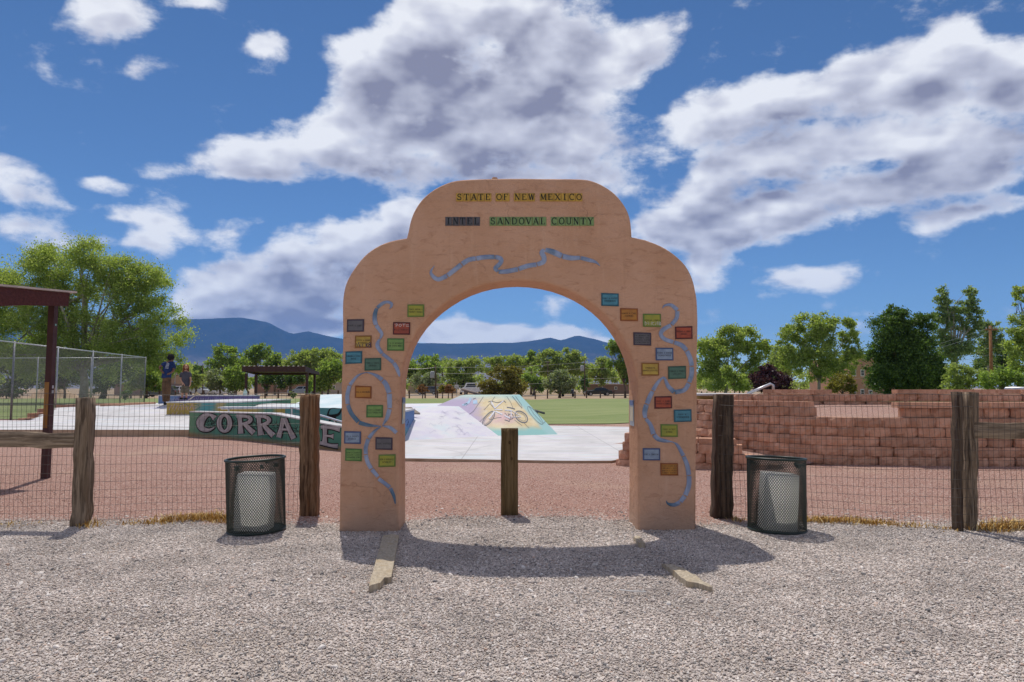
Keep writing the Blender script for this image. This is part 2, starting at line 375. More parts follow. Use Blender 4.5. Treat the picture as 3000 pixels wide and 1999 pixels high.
def leaf_mat(name, c1, c2, c3, trans=0.35):
    m = bpy.data.materials.new(name); m.use_nodes = True
    m.node_tree.nodes.clear()
    N = NT(m.node_tree)
    rnd = N.n('ShaderNodeNewGeometry').outputs['Random Per Island']
    obj = N.n('ShaderNodeObjectInfo').outputs['Random']
    c = N.ramp(rnd, [(0.0, c1), (0.55, c2), (1.0, c3)])
    c = N.mix(N.math('MULTIPLY', obj, 0.25), c, tuple(x * 0.75 for x in c2))
    b = N.n('ShaderNodeBsdfPrincipled', {'Base Color': c, 'Roughness': 0.5, 'Specular IOR Level': 0.4})
    t = N.n('ShaderNodeBsdfTranslucent', {'Color': N.mix(1.0, c, (1.25, 1.35, 0.6), 'MULTIPLY')})
    mx = N.n('ShaderNodeMixShader', {0: trans, 1: b.outputs[0], 2: t.outputs[0]})
    N.n('ShaderNodeOutputMaterial', {0: mx.outputs[0]})
    return m
L_COTTON = leaf_mat("cottonwood_leaf", (0.205, 0.272, 0.073), (0.356, 0.431, 0.136), (0.496, 0.518, 0.252), 0.58)
L_ELM = leaf_mat("elm_leaf", (0.137, 0.214, 0.053), (0.246, 0.336, 0.089), (0.383, 0.471, 0.148), 0.58)
L_WILLOW = leaf_mat("willow_leaf", (0.227, 0.288, 0.09), (0.329, 0.394, 0.139), (0.432, 0.486, 0.205), 0.58)
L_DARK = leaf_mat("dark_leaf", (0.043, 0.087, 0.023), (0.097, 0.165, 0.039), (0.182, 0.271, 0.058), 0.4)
L_OLIVE = leaf_mat("bronze_leaf", (0.167, 0.145, 0.032), (0.25, 0.214, 0.051), (0.333, 0.291, 0.095), 0.4)
L_SILVER = leaf_mat("silver_leaf", (0.166, 0.204, 0.098), (0.262, 0.314, 0.169), (0.443, 0.454, 0.352), 0.4)
L_BROWN = leaf_mat("rusty_leaf", (0.193, 0.091, 0.041), (0.283, 0.145, 0.07), (0.357, 0.214, 0.113), 0.35)
L_PLUM = leaf_mat("plum_leaf", (0.034, 0.013, 0.021), (0.07, 0.021, 0.041), (0.132, 0.046, 0.077), 0.35)
L_POPLAR = leaf_mat("poplar_leaf", (0.148, 0.214, 0.095), (0.246, 0.323, 0.15), (0.441, 0.495, 0.304), 0.58)
M_BARK = mottled("bark", (0.12, 0.085, 0.06), (0.22, 0.165, 0.125), 3.0, 0.95, 0.03, 12)
M_BARK_PALE = mottled("pale_bark", (0.26, 0.225, 0.19), (0.42, 0.37, 0.32), 3.0, 0.95, 0.03, 12)
M_BARK_DARK = mottled("dark_bark", (0.045, 0.035, 0.028), (0.09, 0.07, 0.055), 3.0, 0.95, 0.03, 12)

# ------------------------------------------------------------------ mesh helpers
class MB:
    def __init__(self):
        self.v, self.f, self.mi = [], [], []
    def add(self, verts, faces, m=0):
        b = len(self.v)
        self.v.extend([tuple(p) for p in verts])
        self.f.extend([tuple(i + b for i in f) for f in faces])
        self.mi.extend([m] * len(faces))
    def box(self, c, s, rz=0.0, m=0, taper=1.0, rot=None):
        hx, hy, hz = s[0] / 2, s[1] / 2, s[2] / 2
        Mx = rot if rot is not None else Matrix.Rotation(rz, 3, 'Z')
        pts = []
        for z in (-1, 1):
            k = 1.0 if z < 0 else taper
            for x, y in ((-1, -1), (1, -1), (1, 1), (-1, 1)):
                pts.append(Vector(c) + Mx @ Vector((x * hx * k, y * hy * k, z * hz)))
        self.add(pts, [(3, 2, 1, 0), (4, 5, 6, 7), (0, 1, 5, 4), (1, 2, 6, 5), (2, 3, 7, 6), (3, 0, 4, 7)], m)
    def tube(self, pts, radii, sides=8, m=0, cap=True, closed=False):
        pts = [Vector(p) for p in pts]
        if isinstance(radii, (int, float)):
            radii = [radii] * len(pts)
        n = len(pts)
        vs, fs = [], []
        ref = None
        for i, p in enumerate(pts):
            if closed:
                t = pts[(i + 1) % n] - pts[i - 1]
            else:
                t = pts[min(i + 1, n - 1)] - pts[max(i - 1, 0)]
            t.normalize()
            if ref is None:
                ref = Vector((0, 0, 1)) if abs(t.z) < 0.9 else Vector((1, 0, 0))
            a = t.cross(ref).normalized(); b = a.cross(t).normalized()
            ref = b
            for k in range(sides):
                th = 2 * math.pi * k / sides
                vs.append(p + (a * math.cos(th) + b * math.sin(th)) * radii[i])
        for i in range(n if closed else n - 1):
            j = (i + 1) % n
            for k in range(sides):
                k2 = (k + 1) % sides
                fs.append((i * sides + k, i * sides + k2, j * sides + k2, j * sides + k))
        if cap and not closed:
            fs.append(tuple(range(sides - 1, -1, -1)))
            fs.append(tuple((n - 1) * sides + k for k in range(sides)))
        self.add(vs, fs, m)
    def build(self, name, mats, parent=None, smooth=False, world=True):
        me = bpy.data.meshes.new(name)
        off = root_loc(parent) if (parent is not None and world) else Vector((0, 0, 0))
        me.from_pydata([(x - off.x, y - off.y, z - off.z) for x, y, z in self.v], [], self.f)
        mats = mats if isinstance(mats, (list, tuple)) else [mats]
        for m in mats:
            me.materials.append(m)
        if len(mats) > 1:
            me.polygons.foreach_set('material_index', self.mi)
        if smooth:
            me.polygons.foreach_set('use_smooth', [True] * len(me.polygons))
        me.update()
        return link(name, me, parent)

def link(name, data, parent=None):
    o = bpy.data.objects.new(name, data)
    COL.objects.link(o)
    if parent is not None:
        o.parent = parent
    return o
def root_loc(o):
    while o.parent is not None:
        o = o.parent
    return o.location.copy() if o.type == 'EMPTY' else Vector((0, 0, 0))
def tag(o, label=None, cat=None, group=None, kind=None):
    for k, v in (('label', label), ('category', cat), ('group', group), ('kind', kind)):
        if v:
            o[k] = v
    return o
def thing(name, label, cat, loc=(0, 0, 0), group=None, rz=0.0):
    o = bpy.data.objects.new(name, None)
    COL.objects.link(o)
    o.location = loc
    o.rotation_euler = (0, 0, rz)
    o.empty_display_size = 0.2
    return tag(o, label, cat, group)
def copy_tree(o, parent=None):
    c = o.copy(); COL.objects.link(c)
    c.parent = parent
    for ch in list(o.children):
        copy_tree(ch, c)
    return c
def bevel_mesh(o, width, seg=2, angle=35):
    bm = bmesh.new(); bm.from_mesh(o.data)
    es = [e for e in bm.edges if len(e.link_faces) == 2 and e.calc_face_angle(0) > R(angle)]
    bmesh.ops.bevel(bm, geom=es, offset=width, segments=seg, profile=0.5, affect='EDGES', clamp_overlap=True)
    bm.to_mesh(o.data); bm.free()
    return o
def smooth_by_angle(o, ang=40):
    me = o.data
    me.polygons.foreach_set('use_smooth', [True] * len(me.polygons))
    me.set_sharp_from_angle(angle=R(ang))
def catmull(pts, sub=6):
    """pts: list of tuples of equal length; returns a smooth polyline through them"""
    A = [np.array(p, float) for p in pts]
    out = []
    for i in range(len(A) - 1):
        p0, p1, p2, p3 = A[max(i - 1, 0)], A[i], A[i + 1], A[min(i + 2, len(A) - 1)]
        for k in range(sub):
            t = k / sub
            out.append(0.5 * ((2 * p1) + (-p0 + p2) * t + (2 * p0 - 5 * p1 + 4 * p2 - p3) * t * t + (-p0 + 3 * p1 - 3 * p2 + p3) * t ** 3))
    out.append(A[-1])
    return out
def sstep(a, b, x):
    t = np.clip((x - a) / (b - a), 0, 1)
    return t * t * (3 - 2 * t)
def vnoise(x, y, seed=0):
    """cheap smooth 2-D value noise (numpy)"""
    xi, yi = np.floor(x).astype(int), np.floor(y).astype(int)
    xf, yf = x - xi, y - yi
    xf, yf = xf * xf * (3 - 2 * xf), yf * yf * (3 - 2 * yf)
    h = lambda a, b: (np.sin(a * 127.1 + b * 311.7 + seed * 74.7) * 43758.5453) % 1.0
    return (h(xi, yi) * (1 - xf) + h(xi + 1, yi) * xf) * (1 - yf) + (h(xi, yi + 1) * (1 - xf) + h(xi + 1, yi + 1) * xf) * yf
def fbm(x, y, oct=5, seed=0):
    s, a, t = 0, 0.5, 0
    for i in range(oct):
        s = s + a * vnoise(x * 2 ** i, y * 2 ** i, seed + i); t += a; a *= 0.5
    return s / t
def grid_mesh(name, xs, ys, zf, mat, parent=None, smooth=True, keep=None):
    X, Y = np.meshgrid(np.asarray(xs, float), np.asarray(ys, float))
    Z = zf(X, Y) + 0 * X
    nx, ny = len(xs), len(ys)
    v = np.stack([X.ravel(), Y.ravel(), Z.ravel()], 1)
    i = np.arange(ny - 1)[:, None] * nx + np.arange(nx - 1)[None, :]
    f = np.stack([i, i + 1, i + nx + 1, i + nx], -1).reshape(-1, 4)
    if keep is not None:
        c = v[f].mean(1)
        f = f[keep(c[:, 0], c[:, 1])]
    me = bpy.data.meshes.new(name)
    me.from_pydata(v.tolist(), [], f.tolist())
    me.materials.append(mat)
    if smooth:
        me.polygons.foreach_set('use_smooth', [True] * len(me.polygons))
    me.update()
    return link(name, me, parent)

# ------------------------------------------------------------------ the ground
def gz(x, y):
    """height of the ground"""
    x, y = np.asarray(x, float), np.asarray(y, float)
    rise = 0.15 * sstep(-3.0, -7.5, x) * sstep(11.5, 17.5, y)
    rise = rise + 0.12 * sstep(3.5, 6.5, x) * sstep(8.5, 11.5, y)
    wob = 0.035 * (fbm(x * 0.35, y * 0.35, 4, 3) - 0.5) * sstep(60, 20, y)
    return rise + wob - 0.010
xs = np.concatenate([-np.geomspace(17000, 24, 22), np.linspace(-22, 22, 133), np.geomspace(24, 17000, 22)])
ys = np.concatenate([np.linspace(-40, 0, 8), np.linspace(0.6, 30, 99), np.geomspace(32, 11200, 40)])
ground = grid_mesh("ground", xs, ys, lambda x, y: gz(x, y) - 0.02 - 0.04 * sstep(30, 60, y), M_DIRT)
tag(ground, kind="structure")

def edge_y(x):     # wavy border between the grey gravel lot and the red fines
    return 7.50 + 0.22 * (fbm(np.asarray(x) * 0.9, np.asarray(x) * 0 + 3.1, 3, 9) - 0.5) + 0.45 * np.exp(-((np.asarray(x) - 0.1) / 1.2) ** 2)
lot = grid_mesh("gravel_lot", np.linspace(-40, 40, 161), np.concatenate([np.linspace(-40, 0, 12), np.linspace(0.3, 7.9, 40)]),
                lambda x, y: gz(x, y) + 0.0, M_GRAVEL)
tag(lot, kind="structure")
redg = grid_mesh("red_fines", np.linspace(-32, 32, 193), np.linspace(7.0, 29.0, 89),
                 lambda x, y: gz(x, y) + np.where(y < edge_y(x), -0.012, 0.006), M_RED)
tag(redg, kind="structure")
field = grid_mesh("lawn", np.linspace(-70, 110, 91), np.linspace(27.6, 86, 60), lambda x, y: gz(x, y) + 0.03 + 0.0 * x, M_GRASS,
                  keep=lambda x, y: (y > 29.0 + 0 * x) | (x > -6))
tag(field, kind="structure")
road = grid_mesh("road", np.linspace(-260, 320, 30), [128, 137], lambda x, y: gz(x, y) + 0.03, M_ASPHALT, smooth=False)
tag(road, kind="structure")
# ------------------------------------------------------------------ pebbles: real stones scattered on the lot and the red fines
def pebble_mat(name, stops):
    m = bpy.data.materials.new(name); m.use_nodes = True
    m.node_tree.nodes.clear()
    N = NT(m.node_tree)
    r = N.n('ShaderNodeObjectInfo').outputs['Random']
    c = N.ramp(r, stops)
    loc = N.n('ShaderNodeObjectInfo').outputs['Location']
    k = N.rng(N.noise(loc, 1.3, 5, 0.65), 0.32, 0.68, 0.80, 1.12)
    c = N.mix(1.0, c, N.n('ShaderNodeCombineXYZ', {0: k, 1: k, 2: N.math('MULTIPLY', k, 0.985)}).outputs[0], 'MULTIPLY')
    b = N.n('ShaderNodeBsdfPrincipled', {'Base Color': c, 'Roughness': 0.85, 'Specular IOR Level': 0.2})
    N.n('ShaderNodeOutputMaterial', {0: b.outputs[0]})
    return m
M_PEBBLE = pebble_mat("pebble", [(0.0, (0.13, 0.13, 0.14)), (0.07, (0.28, 0.26, 0.25)), (0.22, (0.46, 0.395, 0.36)), (0.60, (0.59, 0.51, 0.465)), (0.82, (0.67, 0.595, 0.545)), (0.93, (0.76, 0.71, 0.67)), (1.0, (0.54, 0.38, 0.30))])
M_REDPEBBLE = pebble_mat("red_chip", [(0.0, (0.14, 0.085, 0.075)), (0.2, (0.33, 0.17, 0.135)), (0.7, (0.47, 0.27, 0.22)), (0.92, (0.55, 0.38, 0.32)), (1.0, (0.66, 0.60, 0.55))])

def scatter(name, xs, ys, zf, densf, base_density, r0, r1, flatten, mat, seed):
    o = grid_mesh(name, xs, ys, zf, mat)
    me = o.data
    a = me.attributes.new("amount", 'FLOAT', 'POINT')
    co = np.empty(len(me.vertices) * 3); me.vertices.foreach_get('co', co); co = co.reshape(-1, 3)
    a.data.foreach_set('value', np.clip(densf(co[:, 0], co[:, 1]), 0, 1).astype(np.float32))
    g = bpy.data.node_groups.new(name + "_scatter", 'GeometryNodeTree')
    g.interface.new_socket("Geometry", in_out='INPUT', socket_type='NodeSocketGeometry')
    g.interface.new_socket("Geometry", in_out='OUTPUT', socket_type='NodeSocketGeometry')
    N = NT(g)
    gi, go = N.n('NodeGroupInput'), N.n('NodeGroupOutput')
    na = N.n('GeometryNodeInputNamedAttribute', {'Name': "amount"}, data_type='FLOAT')
    dp = N.n('GeometryNodeDistributePointsOnFaces', {'Mesh': gi.outputs[0], 'Density': N.math('MULTIPLY', na.outputs[0], base_density), 'Seed': seed})
    ico = N.n('GeometryNodeMeshIcoSphere', {'Radius': 1.0, 'Subdivisions': 2})
    nz = N.noise(None, 1.1, 1, 0.5, 0.0, 1)
    off = N.vmath('MULTIPLY', N.vmath('SUBTRACT', nz, (0.5, 0.5, 0.5)), (1.1, 1.1, 1.1))
    sp = N.n('GeometryNodeSetPosition', {'Geometry': ico.outputs[0], 'Offset': off})
    ss = N.n('GeometryNodeSetShadeSmooth', {'Geometry': sp.outputs[0]})
    sm = N.n('GeometryNodeSetMaterial', {'Geometry': ss.outputs[0], 'Material': mat})
    rot = N.n('FunctionNodeRandomValue', {0: (-0.5, -0.5, 0.0), 1: (0.5, 0.5, 6.283), 'Seed': seed + 1}, data_type='FLOAT_VECTOR')
    sc = N.n('FunctionNodeRandomValue', {0: (0.75, 0.65, 0.7 * flatten), 1: (1.35, 1.05, 1.2 * flatten), 'Seed': seed + 2}, data_type='FLOAT_VECTOR')
    rs = N.n('FunctionNodeRandomValue', {2: 0.0, 3: 1.0, 'Seed': seed + 3}, data_type='FLOAT')
    k = N.math('ADD', r0, N.math('MULTIPLY', N.math('POWER', rs.outputs[1], 3.0), r1 - r0))
    vs = N.n('ShaderNodeVectorMath', {0: sc.outputs[0], 'Scale': k}, operation='SCALE').outputs[0]
    ip = N.n('GeometryNodeInstanceOnPoints', {'Points': dp.outputs[0], 'Instance': sm.outputs[0], 'Rotation': rot.outputs[0], 'Scale': vs})
    g.links.new(ip.outputs[0], go.inputs[0])
    md = o.modifiers.new("scatter", 'NODES'); md.node_group = g
    return o
peb = scatter("gravel", np.linspace(-7.2, 7.2, 60), np.linspace(2.7, 8.6, 40), lambda x, y: gz(x, y) + 0.004,
              lambda x, y: sstep(edge_y(x) + 0.55, edge_y(x) - 0.15, y) * (0.6 + 0.4 * sstep(0.28, 0.5, fbm(x * 0.8 + 5, y * 0.8, 4, 41))) * np.where(np.abs(x) < y * 0.80 + 0.4, 1, 0), 9500, 0.0040, 0.0105, 0.52, M_PEBBLE, 11)
tag(peb, "loose grey and tan river pebbles covering the lot in front of the arch", "gravel", kind="stuff")
cob = scatter("larger_pebbles", np.linspace(-7.2, 7.2, 60), np.linspace(2.7, 8.6, 40), lambda x, y: gz(x, y) + 0.006,
              lambda x, y: sstep(edge_y(x) + 1.2, edge_y(x) - 0.3, y) * sstep(0.35, 0.62, fbm(x * 1.1, y * 1.1 + 9, 3, 77)) * np.where(np.abs(x) < y * 0.80 + 0.4, 1, 0), 150, 0.010, 0.021, 0.7, M_PEBBLE, 31)
tag(cob, "larger rounded stones strewn among the grey pebbles of the lot", "gravel", kind="stuff")
chips = scatter("red_chips", np.linspace(-10, 10, 70), np.linspace(7.0, 14.5, 40), lambda x, y: gz(x, y) + 0.006,
                lambda x, y: sstep(edge_y(x) - 0.25, edge_y(x) + 0.35, y) * sstep(15, 8, y) * np.where(np.abs(x) < y * 0.80 + 0.4, 1, 0), 1700, 0.003, 0.010, 0.6, M_REDPEBBLE, 21)
tag(chips, "reddish crushed stone chips lying on the red ground behind the fence", "gravel", kind="stuff")

# ------------------------------------------------------------------ the arch
A0 = G(1518, 1553, 0.0)
YAW = R(1.2)
AX = Vector((math.cos(YAW), math.sin(YAW), 0)); AN = Vector((math.sin(YAW), -math.cos(YAW), 0))   # along the face; outward normal
ATHICK = 0.50
A0.z = 0.0
def a2(px, py):
    """photograph pixel -> (s, h) on the arch's front face"""
    p = on_plane(px, py, A0, AN) - A0
    return p.dot(AX), p.z
def a3(s, h, out=0.0):
    return A0 + AX * s + Vector((0, 0, h)) + AN * out
arch = thing("arch_gateway", "tall tan stucco arch gateway with stepped round shoulders, letter tiles and coloured plaques", "arch", A0)
outer = [(993, 1600), (996, 1400), (1000, 1150), (1003, 980), (1004, 900), (1007, 860), (1015, 826), (1034, 790), (1064, 752), (1100, 725), (1142, 707), (1192, 697), (1197, 676),
         (1202, 648), (1212, 619), (1232, 588), (1262, 561), (1300, 540), (1340, 528), (1400, 524), (1500, 522), (1600, 523), (1702, 524), (1740, 531), (1772, 546), (1802, 568),
         (1826, 597), (1841, 626), (1848, 656), (1852, 694), (1890, 702), (1936, 720), (1976, 745), (2010, 778), (2030, 815), (2040, 856), (2044, 900), (2044, 1050), (2042, 1300), (2040, 1600)]
inner = [(1868, 1600), (1869, 1400), (1869, 1230), (1867, 1150)]
cx, cy, ra, rb = 1519, 1150, 349, 328
for k in range(1, 30):
    th = math.pi * k / 30
    inner.append((cx + ra * math.cos(th), cy - rb * math.sin(th) ** 0.96))
inner += [(1171, 1150), (1170, 1230), (1169, 1400), (1168, 1600)]
outer_s = catmull(outer[1:12], 3) + catmull(outer[12:30], 3) + catmull(outer[30:-1], 3)
poly = [a2(*outer[0])] + [a2(*p) for p in outer_s] + [a2(*outer[-1])] + [a2(*p) for p in inner]
bm = bmesh.new()
fv = [bm.verts.new(a3(s + 0.004 * math.sin(h * 7 + s * 3), h) - A0) for s, h in poly]
bm.faces.new(fv)
ex = bmesh.ops.extrude_face_region(bm, geom=list(bm.faces))
bmesh.ops.translate(bm, verts=[e for e in ex['geom'] if isinstance(e, bmesh.types.BMVert)], vec=-AN * ATHICK)
bmesh.ops.recalc_face_normals(bm, faces=bm.faces)
es = [e for e in bm.edges if len(e.link_faces) == 2 and any(len(f.verts) > 20 for f in e.link_faces)]
bmesh.ops.bevel(bm, geom=es, offset=0.032, segments=4, profile=0.5, affect='EDGES', clamp_overlap=True)
me = bpy.data.meshes.new("stucco_body"); bm.to_mesh(me); bm.free()
me.materials.append(M_STUCCO)
body = link("stucco_body", me, arch)
smooth_by_angle(body, 50)
# pale cap seam, loose stone on top
top_pts = [(p[0], p[1]) for p in catmull(outer[16:26], 4)]
m = MB()
for i in range(len(top_pts) - 1):
    s0, h0 = a2(*top_pts[i]); s1, h1 = a2(*top_pts[i + 1])
    z0 = 0.004 + 0.004 * random.random()
    m.add([a3(s0, h0 + z0, -0.05), a3(s1, h1 + z0, -0.05), a3(s1, h1 + z0, -0.45), a3(s0, h0 + z0, -0.45)], [(0, 1, 2, 3)])
m.build("cap_seam", mottled("pale_cap", (0.50, 0.42, 0.32), (0.62, 0.55, 0.45), 9.0), arch)
s, h = a2(1449, 520)
m = MB(); m.box(a3(s, h + 0.012, -0.12), (0.075, 0.06, 0.05), 0.3, taper=0.7)
st = m.build("loose_stone", M_BLOCK)
bevel_mesh(st, 0.01)
tag(st, "small reddish stone lying on the flat top of the arch", "stone")

# --- a small serif alphabet of strokes: (points, weight)
def arc(cx, cy, rx, ry, a0, a1, n=9):
    return [(cx + rx * math.cos(R(a0 + (a1 - a0) * i / n)), cy + ry * math.sin(R(a0 + (a1 - a0) * i / n))) for i in range(n + 1)]
K, T = 0.17, 0.085
def sf(x, y, w=0.3):
    return ([(x - w / 2, y), (x + w / 2, y)], T)
GL = {
    'A': [([(0.06, 0), (0.42, 1)], T), ([(0.40, 1), (0.78, 0)], K), ([(0.2, 0.34), (0.64, 0.34)], T), sf(0.06, 0.03), sf(0.78, 0.03)],
    'B': [([(0.15, 0), (0.15, 1)], K), ([(0.15, 0.97)] + arc(0.36, 0.75, 0.26, 0.22, 90, -90) + [(0.15, 0.53)], T), ([(0.15, 0.53)] + arc(0.40, 0.27, 0.30, 0.25, 90, -90) + [(0.15, 0.02)], T)],
    'C': [(arc(0.45, 0.5, 0.38, 0.48, 45, 315, 16), 0.14), ([(0.72, 0.68), (0.72, 1.0)], T)],
    'D': [([(0.15, 0), (0.15, 1)], K), ([(0.1, 0.97)] + arc(0.35, 0.5, 0.42, 0.47, 90, -90, 12) + [(0.1, 0.03)], 0.12)],
    'E': [([(0.17, 0), (0.17, 1)], K), ([(0.05, 0.96), (0.68, 0.96)], T), ([(0.17, 0.52), (0.54, 0.52)], T), ([(0.05, 0.04), (0.72, 0.04)], T), ([(0.67, 1.0), (0.67, 0.75)], T), ([(0.71, 0.0), (0.71, 0.26)], T)],
    'F': [([(0.17, 0), (0.17, 1)], K), ([(0.05, 0.96), (0.68, 0.96)], T), ([(0.17, 0.52), (0.54, 0.52)], T), ([(0.67, 1.0), (0.67, 0.75)], T), sf(0.17, 0.03, 0.36)],
    'G': [(arc(0.45, 0.5, 0.38, 0.48, 45, 330, 16), 0.14), ([(0.78, 0.05), (0.78, 0.42)], K), sf(0.75, 0.44)],
    'H': [([(0.15, 0), (0.15, 1)], K), ([(0.72, 0), (0.72, 1)], K), ([(0.15, 0.5), (0.72, 0.5)], T), sf(0.15, 0.03), sf(0.72, 0.03), sf(0.15, 0.97), sf(0.72, 0.97)],
    'I': [([(0.3, 0), (0.3, 1)], K), sf(0.3, 0.03, 0.4), sf(0.3, 0.97, 0.4)],
    'J': [([(0.45, 1), (0.45, 0.2)] + arc(0.27, 0.2, 0.18, 0.18, 0, -160, 6), 0.14), sf(0.45, 0.97, 0.36)],
    'K': [([(0.15, 0), (0.15, 1)], K), ([(0.7, 1), (0.15, 0.42)], T), ([(0.32, 0.58), (0.74, 0)], K), sf(0.15, 0.03), sf(0.15, 0.97)],
    'L': [([(0.2, 0), (0.2, 1)], K), ([(0.06, 0.04), (0.7, 0.04)], T), ([(0.69, 0.0), (0.69, 0.28)], T), sf(0.2, 0.97, 0.38)],
    'M': [([(0.1, 0), (0.14, 1)], T), ([(0.14, 1), (0.45, 0.08)], K), ([(0.45, 0.08), (0.78, 1)], T), ([(0.78, 1), (0.82, 0)], K), sf(0.1, 0.03, 0.24), sf(0.82, 0.03, 0.28)],
    'N': [([(0.15, 0), (0.15, 1)], T), ([(0.13, 1), (0.72, 0)], K), ([(0.72, 0), (0.72, 1)], T), sf(0.15, 0.03), sf(0.72, 0.97), sf(0.12, 0.97, 0.2)],
    'O': [(arc(0.44, 0.5, 0.37, 0.47, 0, 360, 20), 0.135)],
    'P': [([(0.17, 0), (0.17, 1)], K), ([(0.1, 0.97)] + arc(0.4, 0.72, 0.28, 0.25, 90, -90) + [(0.17, 0.47)], 0.1), sf(0.17, 0.03, 0.36)],
    'R': [([(0.16, 0), (0.16, 1)], K), ([(0.08, 0.97)] + arc(0.38, 0.74, 0.26, 0.23, 90, -90) + [(0.17, 0.51)], 0.1), ([(0.36, 0.5), (0.76, 0.0)], K), sf(0.16, 0.03, 0.32)],
    'S': [(arc(0.4, 0.74, 0.25, 0.23, 35, 250, 9) + arc(0.4, 0.27, 0.28, 0.25, 80, -145, 9), 0.14), ([(0.64, 0.7), (0.64, 1.0)], T), ([(0.12, 0.0), (0.12, 0.32)], T)],
    'T': [([(0.4, 0), (0.4, 1)], K), ([(0.05, 0.96), (0.75, 0.96)], T), ([(0.06, 1.0), (0.06, 0.74)], T), ([(0.74, 1.0), (0.74, 0.74)], T), sf(0.4, 0.03, 0.38)],
    'U': [([(0.14, 1), (0.14, 0.3)] + arc(0.42, 0.3, 0.28, 0.27, 180, 360, 9) + [(0.70, 1)], 0.125), sf(0.14, 0.97), sf(0.70, 0.97)],
    'V': [([(0.06, 1), (0.42, 0)], K), ([(0.42, 0), (0.76, 1)], T), sf(0.08, 0.97), sf(0.76, 0.97)],
    'W': [([(0.04, 1), (0.26, 0)], K), ([(0.26, 0), (0.46, 1)], T), ([(0.46, 1), (0.66, 0)], K), ([(0.66, 0), (0.88, 1)], T), sf(0.04, 0.97, 0.24), sf(0.88, 0.97, 0.24)],
    'X': [([(0.08, 1), (0.76, 0)], K), ([(0.72, 1), (0.08, 0)], T), sf(0.1, 0.97), sf(0.72, 0.97), sf(0.1, 0.03), sf(0.74, 0.03)],
    'Y': [([(0.06, 1), (0.4, 0.46), (0.4, 0)], K), ([(0.4, 0.46), (0.74, 1)], T), sf(0.08, 0.97), sf(0.74, 0.97), sf(0.4, 0.03)],
    '&': [(arc(0.35, 0.75, 0.18, 0.2, 0, 360, 10), T), (arc(0.35, 0.27, 0.25, 0.26, 0, 360, 12), 0.1), ([(0.3, 0.55), (0.75, 0.0)], 0.13)],
    '.': [([(0.12, 0.0), (0.12, 0.12)], 0.12)],
}
def strip(pts, w):
    """polyline -> mitred strip outline (left, right lists) in 2-D; w a number or a list"""
    n = len(pts)
    ws = w if isinstance(w, (list, tuple)) else [w] * n
    L, Rr = [], []
    for i in range(n):
        a, b = pts[max(i - 1, 0)], pts[min(i + 1, n - 1)]
        dx, dy = b[0] - a[0], b[1] - a[1]
        l = math.hypot(dx, dy) or 1e-9
        nx, ny = -dy / l, dx / l
        L.append((pts[i][0] + nx * ws[i] / 2, pts[i][1] + ny * ws[i] / 2)); Rr.append((pts[i][0] - nx * ws[i] / 2, pts[i][1] - ny * ws[i] / 2))
    return L, Rr
def stroke(mb, pts, w, put, lift=0.0, m=0):
    L, Rr = strip(pts, w)
    n = len(pts)
    mb.add([put(*p, lift) for p in L] + [put(*p, lift) for p in Rr], [(i, n + i, n + i + 1, i + 1) for i in range(n - 1)], m)
def glyph(mb, ch, put, x, y, hgt, wid, lift, m=0):
    for i, (pts, w) in enumerate(GL.get(ch, [])):
        stroke(mb, [(x + p[0] * wid, y + p[1] * hgt) for p in pts], w * (hgt + wid) / 2, put, lift + i * 0.0002, m)

# --- letter tiles
def glaze(name, c, edge):
    def f(N, co):
        k = N.noise(co, 14.0, 5, 0.6)
        return N.mix(N.rng(k, 0.35, 0.7), c, tuple(0.55 * a + 0.45 * b for a, b in zip(c, edge))), N.noise(co, 30, 3, 0.5), 0.002
    return pmat(name, f, 0.35, 0.4)
M_TILE_Y, M_TILE_GREY, M_TILE_G = glaze("ochre_glaze", (0.56, 0.34, 0.05), (0.25, 0.13, 0.02)), glaze("charcoal_glaze", (0.10, 0.095, 0.10), (0.05, 0.035, 0.06)), glaze("green_glaze", (0.22, 0.33, 0.12), (0.09, 0.17, 0.06))
M_LETTER = flat("black_glaze", (0.012, 0.014, 0.013), 0.4)
def tile_row(words, y0, y1, mats):
    for (word, x0, x1), mt in zip(words, mats):
        n = len(word); wpx = (x1 - x0) / n
        for i, ch in enumerate(word):
            s0, ha = a2(x0 + i * wpx, y1); s1, hb = a2(x0 + (i + 1) * wpx, y0)
            g = 0.0022
            dz = random.uniform(-0.0015, 0.0015)
            c = ((s0 + s1) / 2, (ha + hb) / 2)
            w_, h_ = s1 - s0 - 2 * g, hb - ha
            m = MB()
            o0, o1 = -0.01, 0.010 + dz
            q = [(c[0] - w_ / 2, c[1] - h_ / 2), (c[0] + w_ / 2, c[1] - h_ / 2), (c[0] + w_ / 2, c[1] + h_ / 2), (c[0] - w_ / 2, c[1] + h_ / 2)]
            b = 0.004
            q2 = [(c[0] - w_ / 2 + b, c[1] - h_ / 2 + b), (c[0] + w_ / 2 - b, c[1] - h_ / 2 + b), (c[0] + w_ / 2 - b, c[1] + h_ / 2 - b), (c[0] - w_ / 2 + b, c[1] + h_ / 2 - b)]
            m.add([a3(*p, o0) for p in q] + [a3(*p, o1 - 0.004) for p in q] + [a3(*p, o1) for p in q2],
                  [(0, 1, 5, 4), (1, 2, 6, 5), (2, 3, 7, 6), (3, 0, 4, 7), (4, 5, 9, 8), (5, 6, 10, 9), (6, 7, 11, 10), (7, 4, 8, 11), (8, 9, 10, 11)])
            t = m.build("letter_tile", mt, arch)
            lm = MB()
            gw = w_ * 0.92 if ch != 'I' else w_ * 0.95
            adv = {'I': 0.6, 'M': 0.92, 'W': 0.92}.get(ch, 0.84)
            glyph(lm, ch, lambda a, bb, l: a3(a, bb, l), c[0] - gw * adv / 2, c[1] - h_ * 0.36, h_ * 0.76, gw, o1 + 0.0015)
            lm.build("letter", M_LETTER, t)
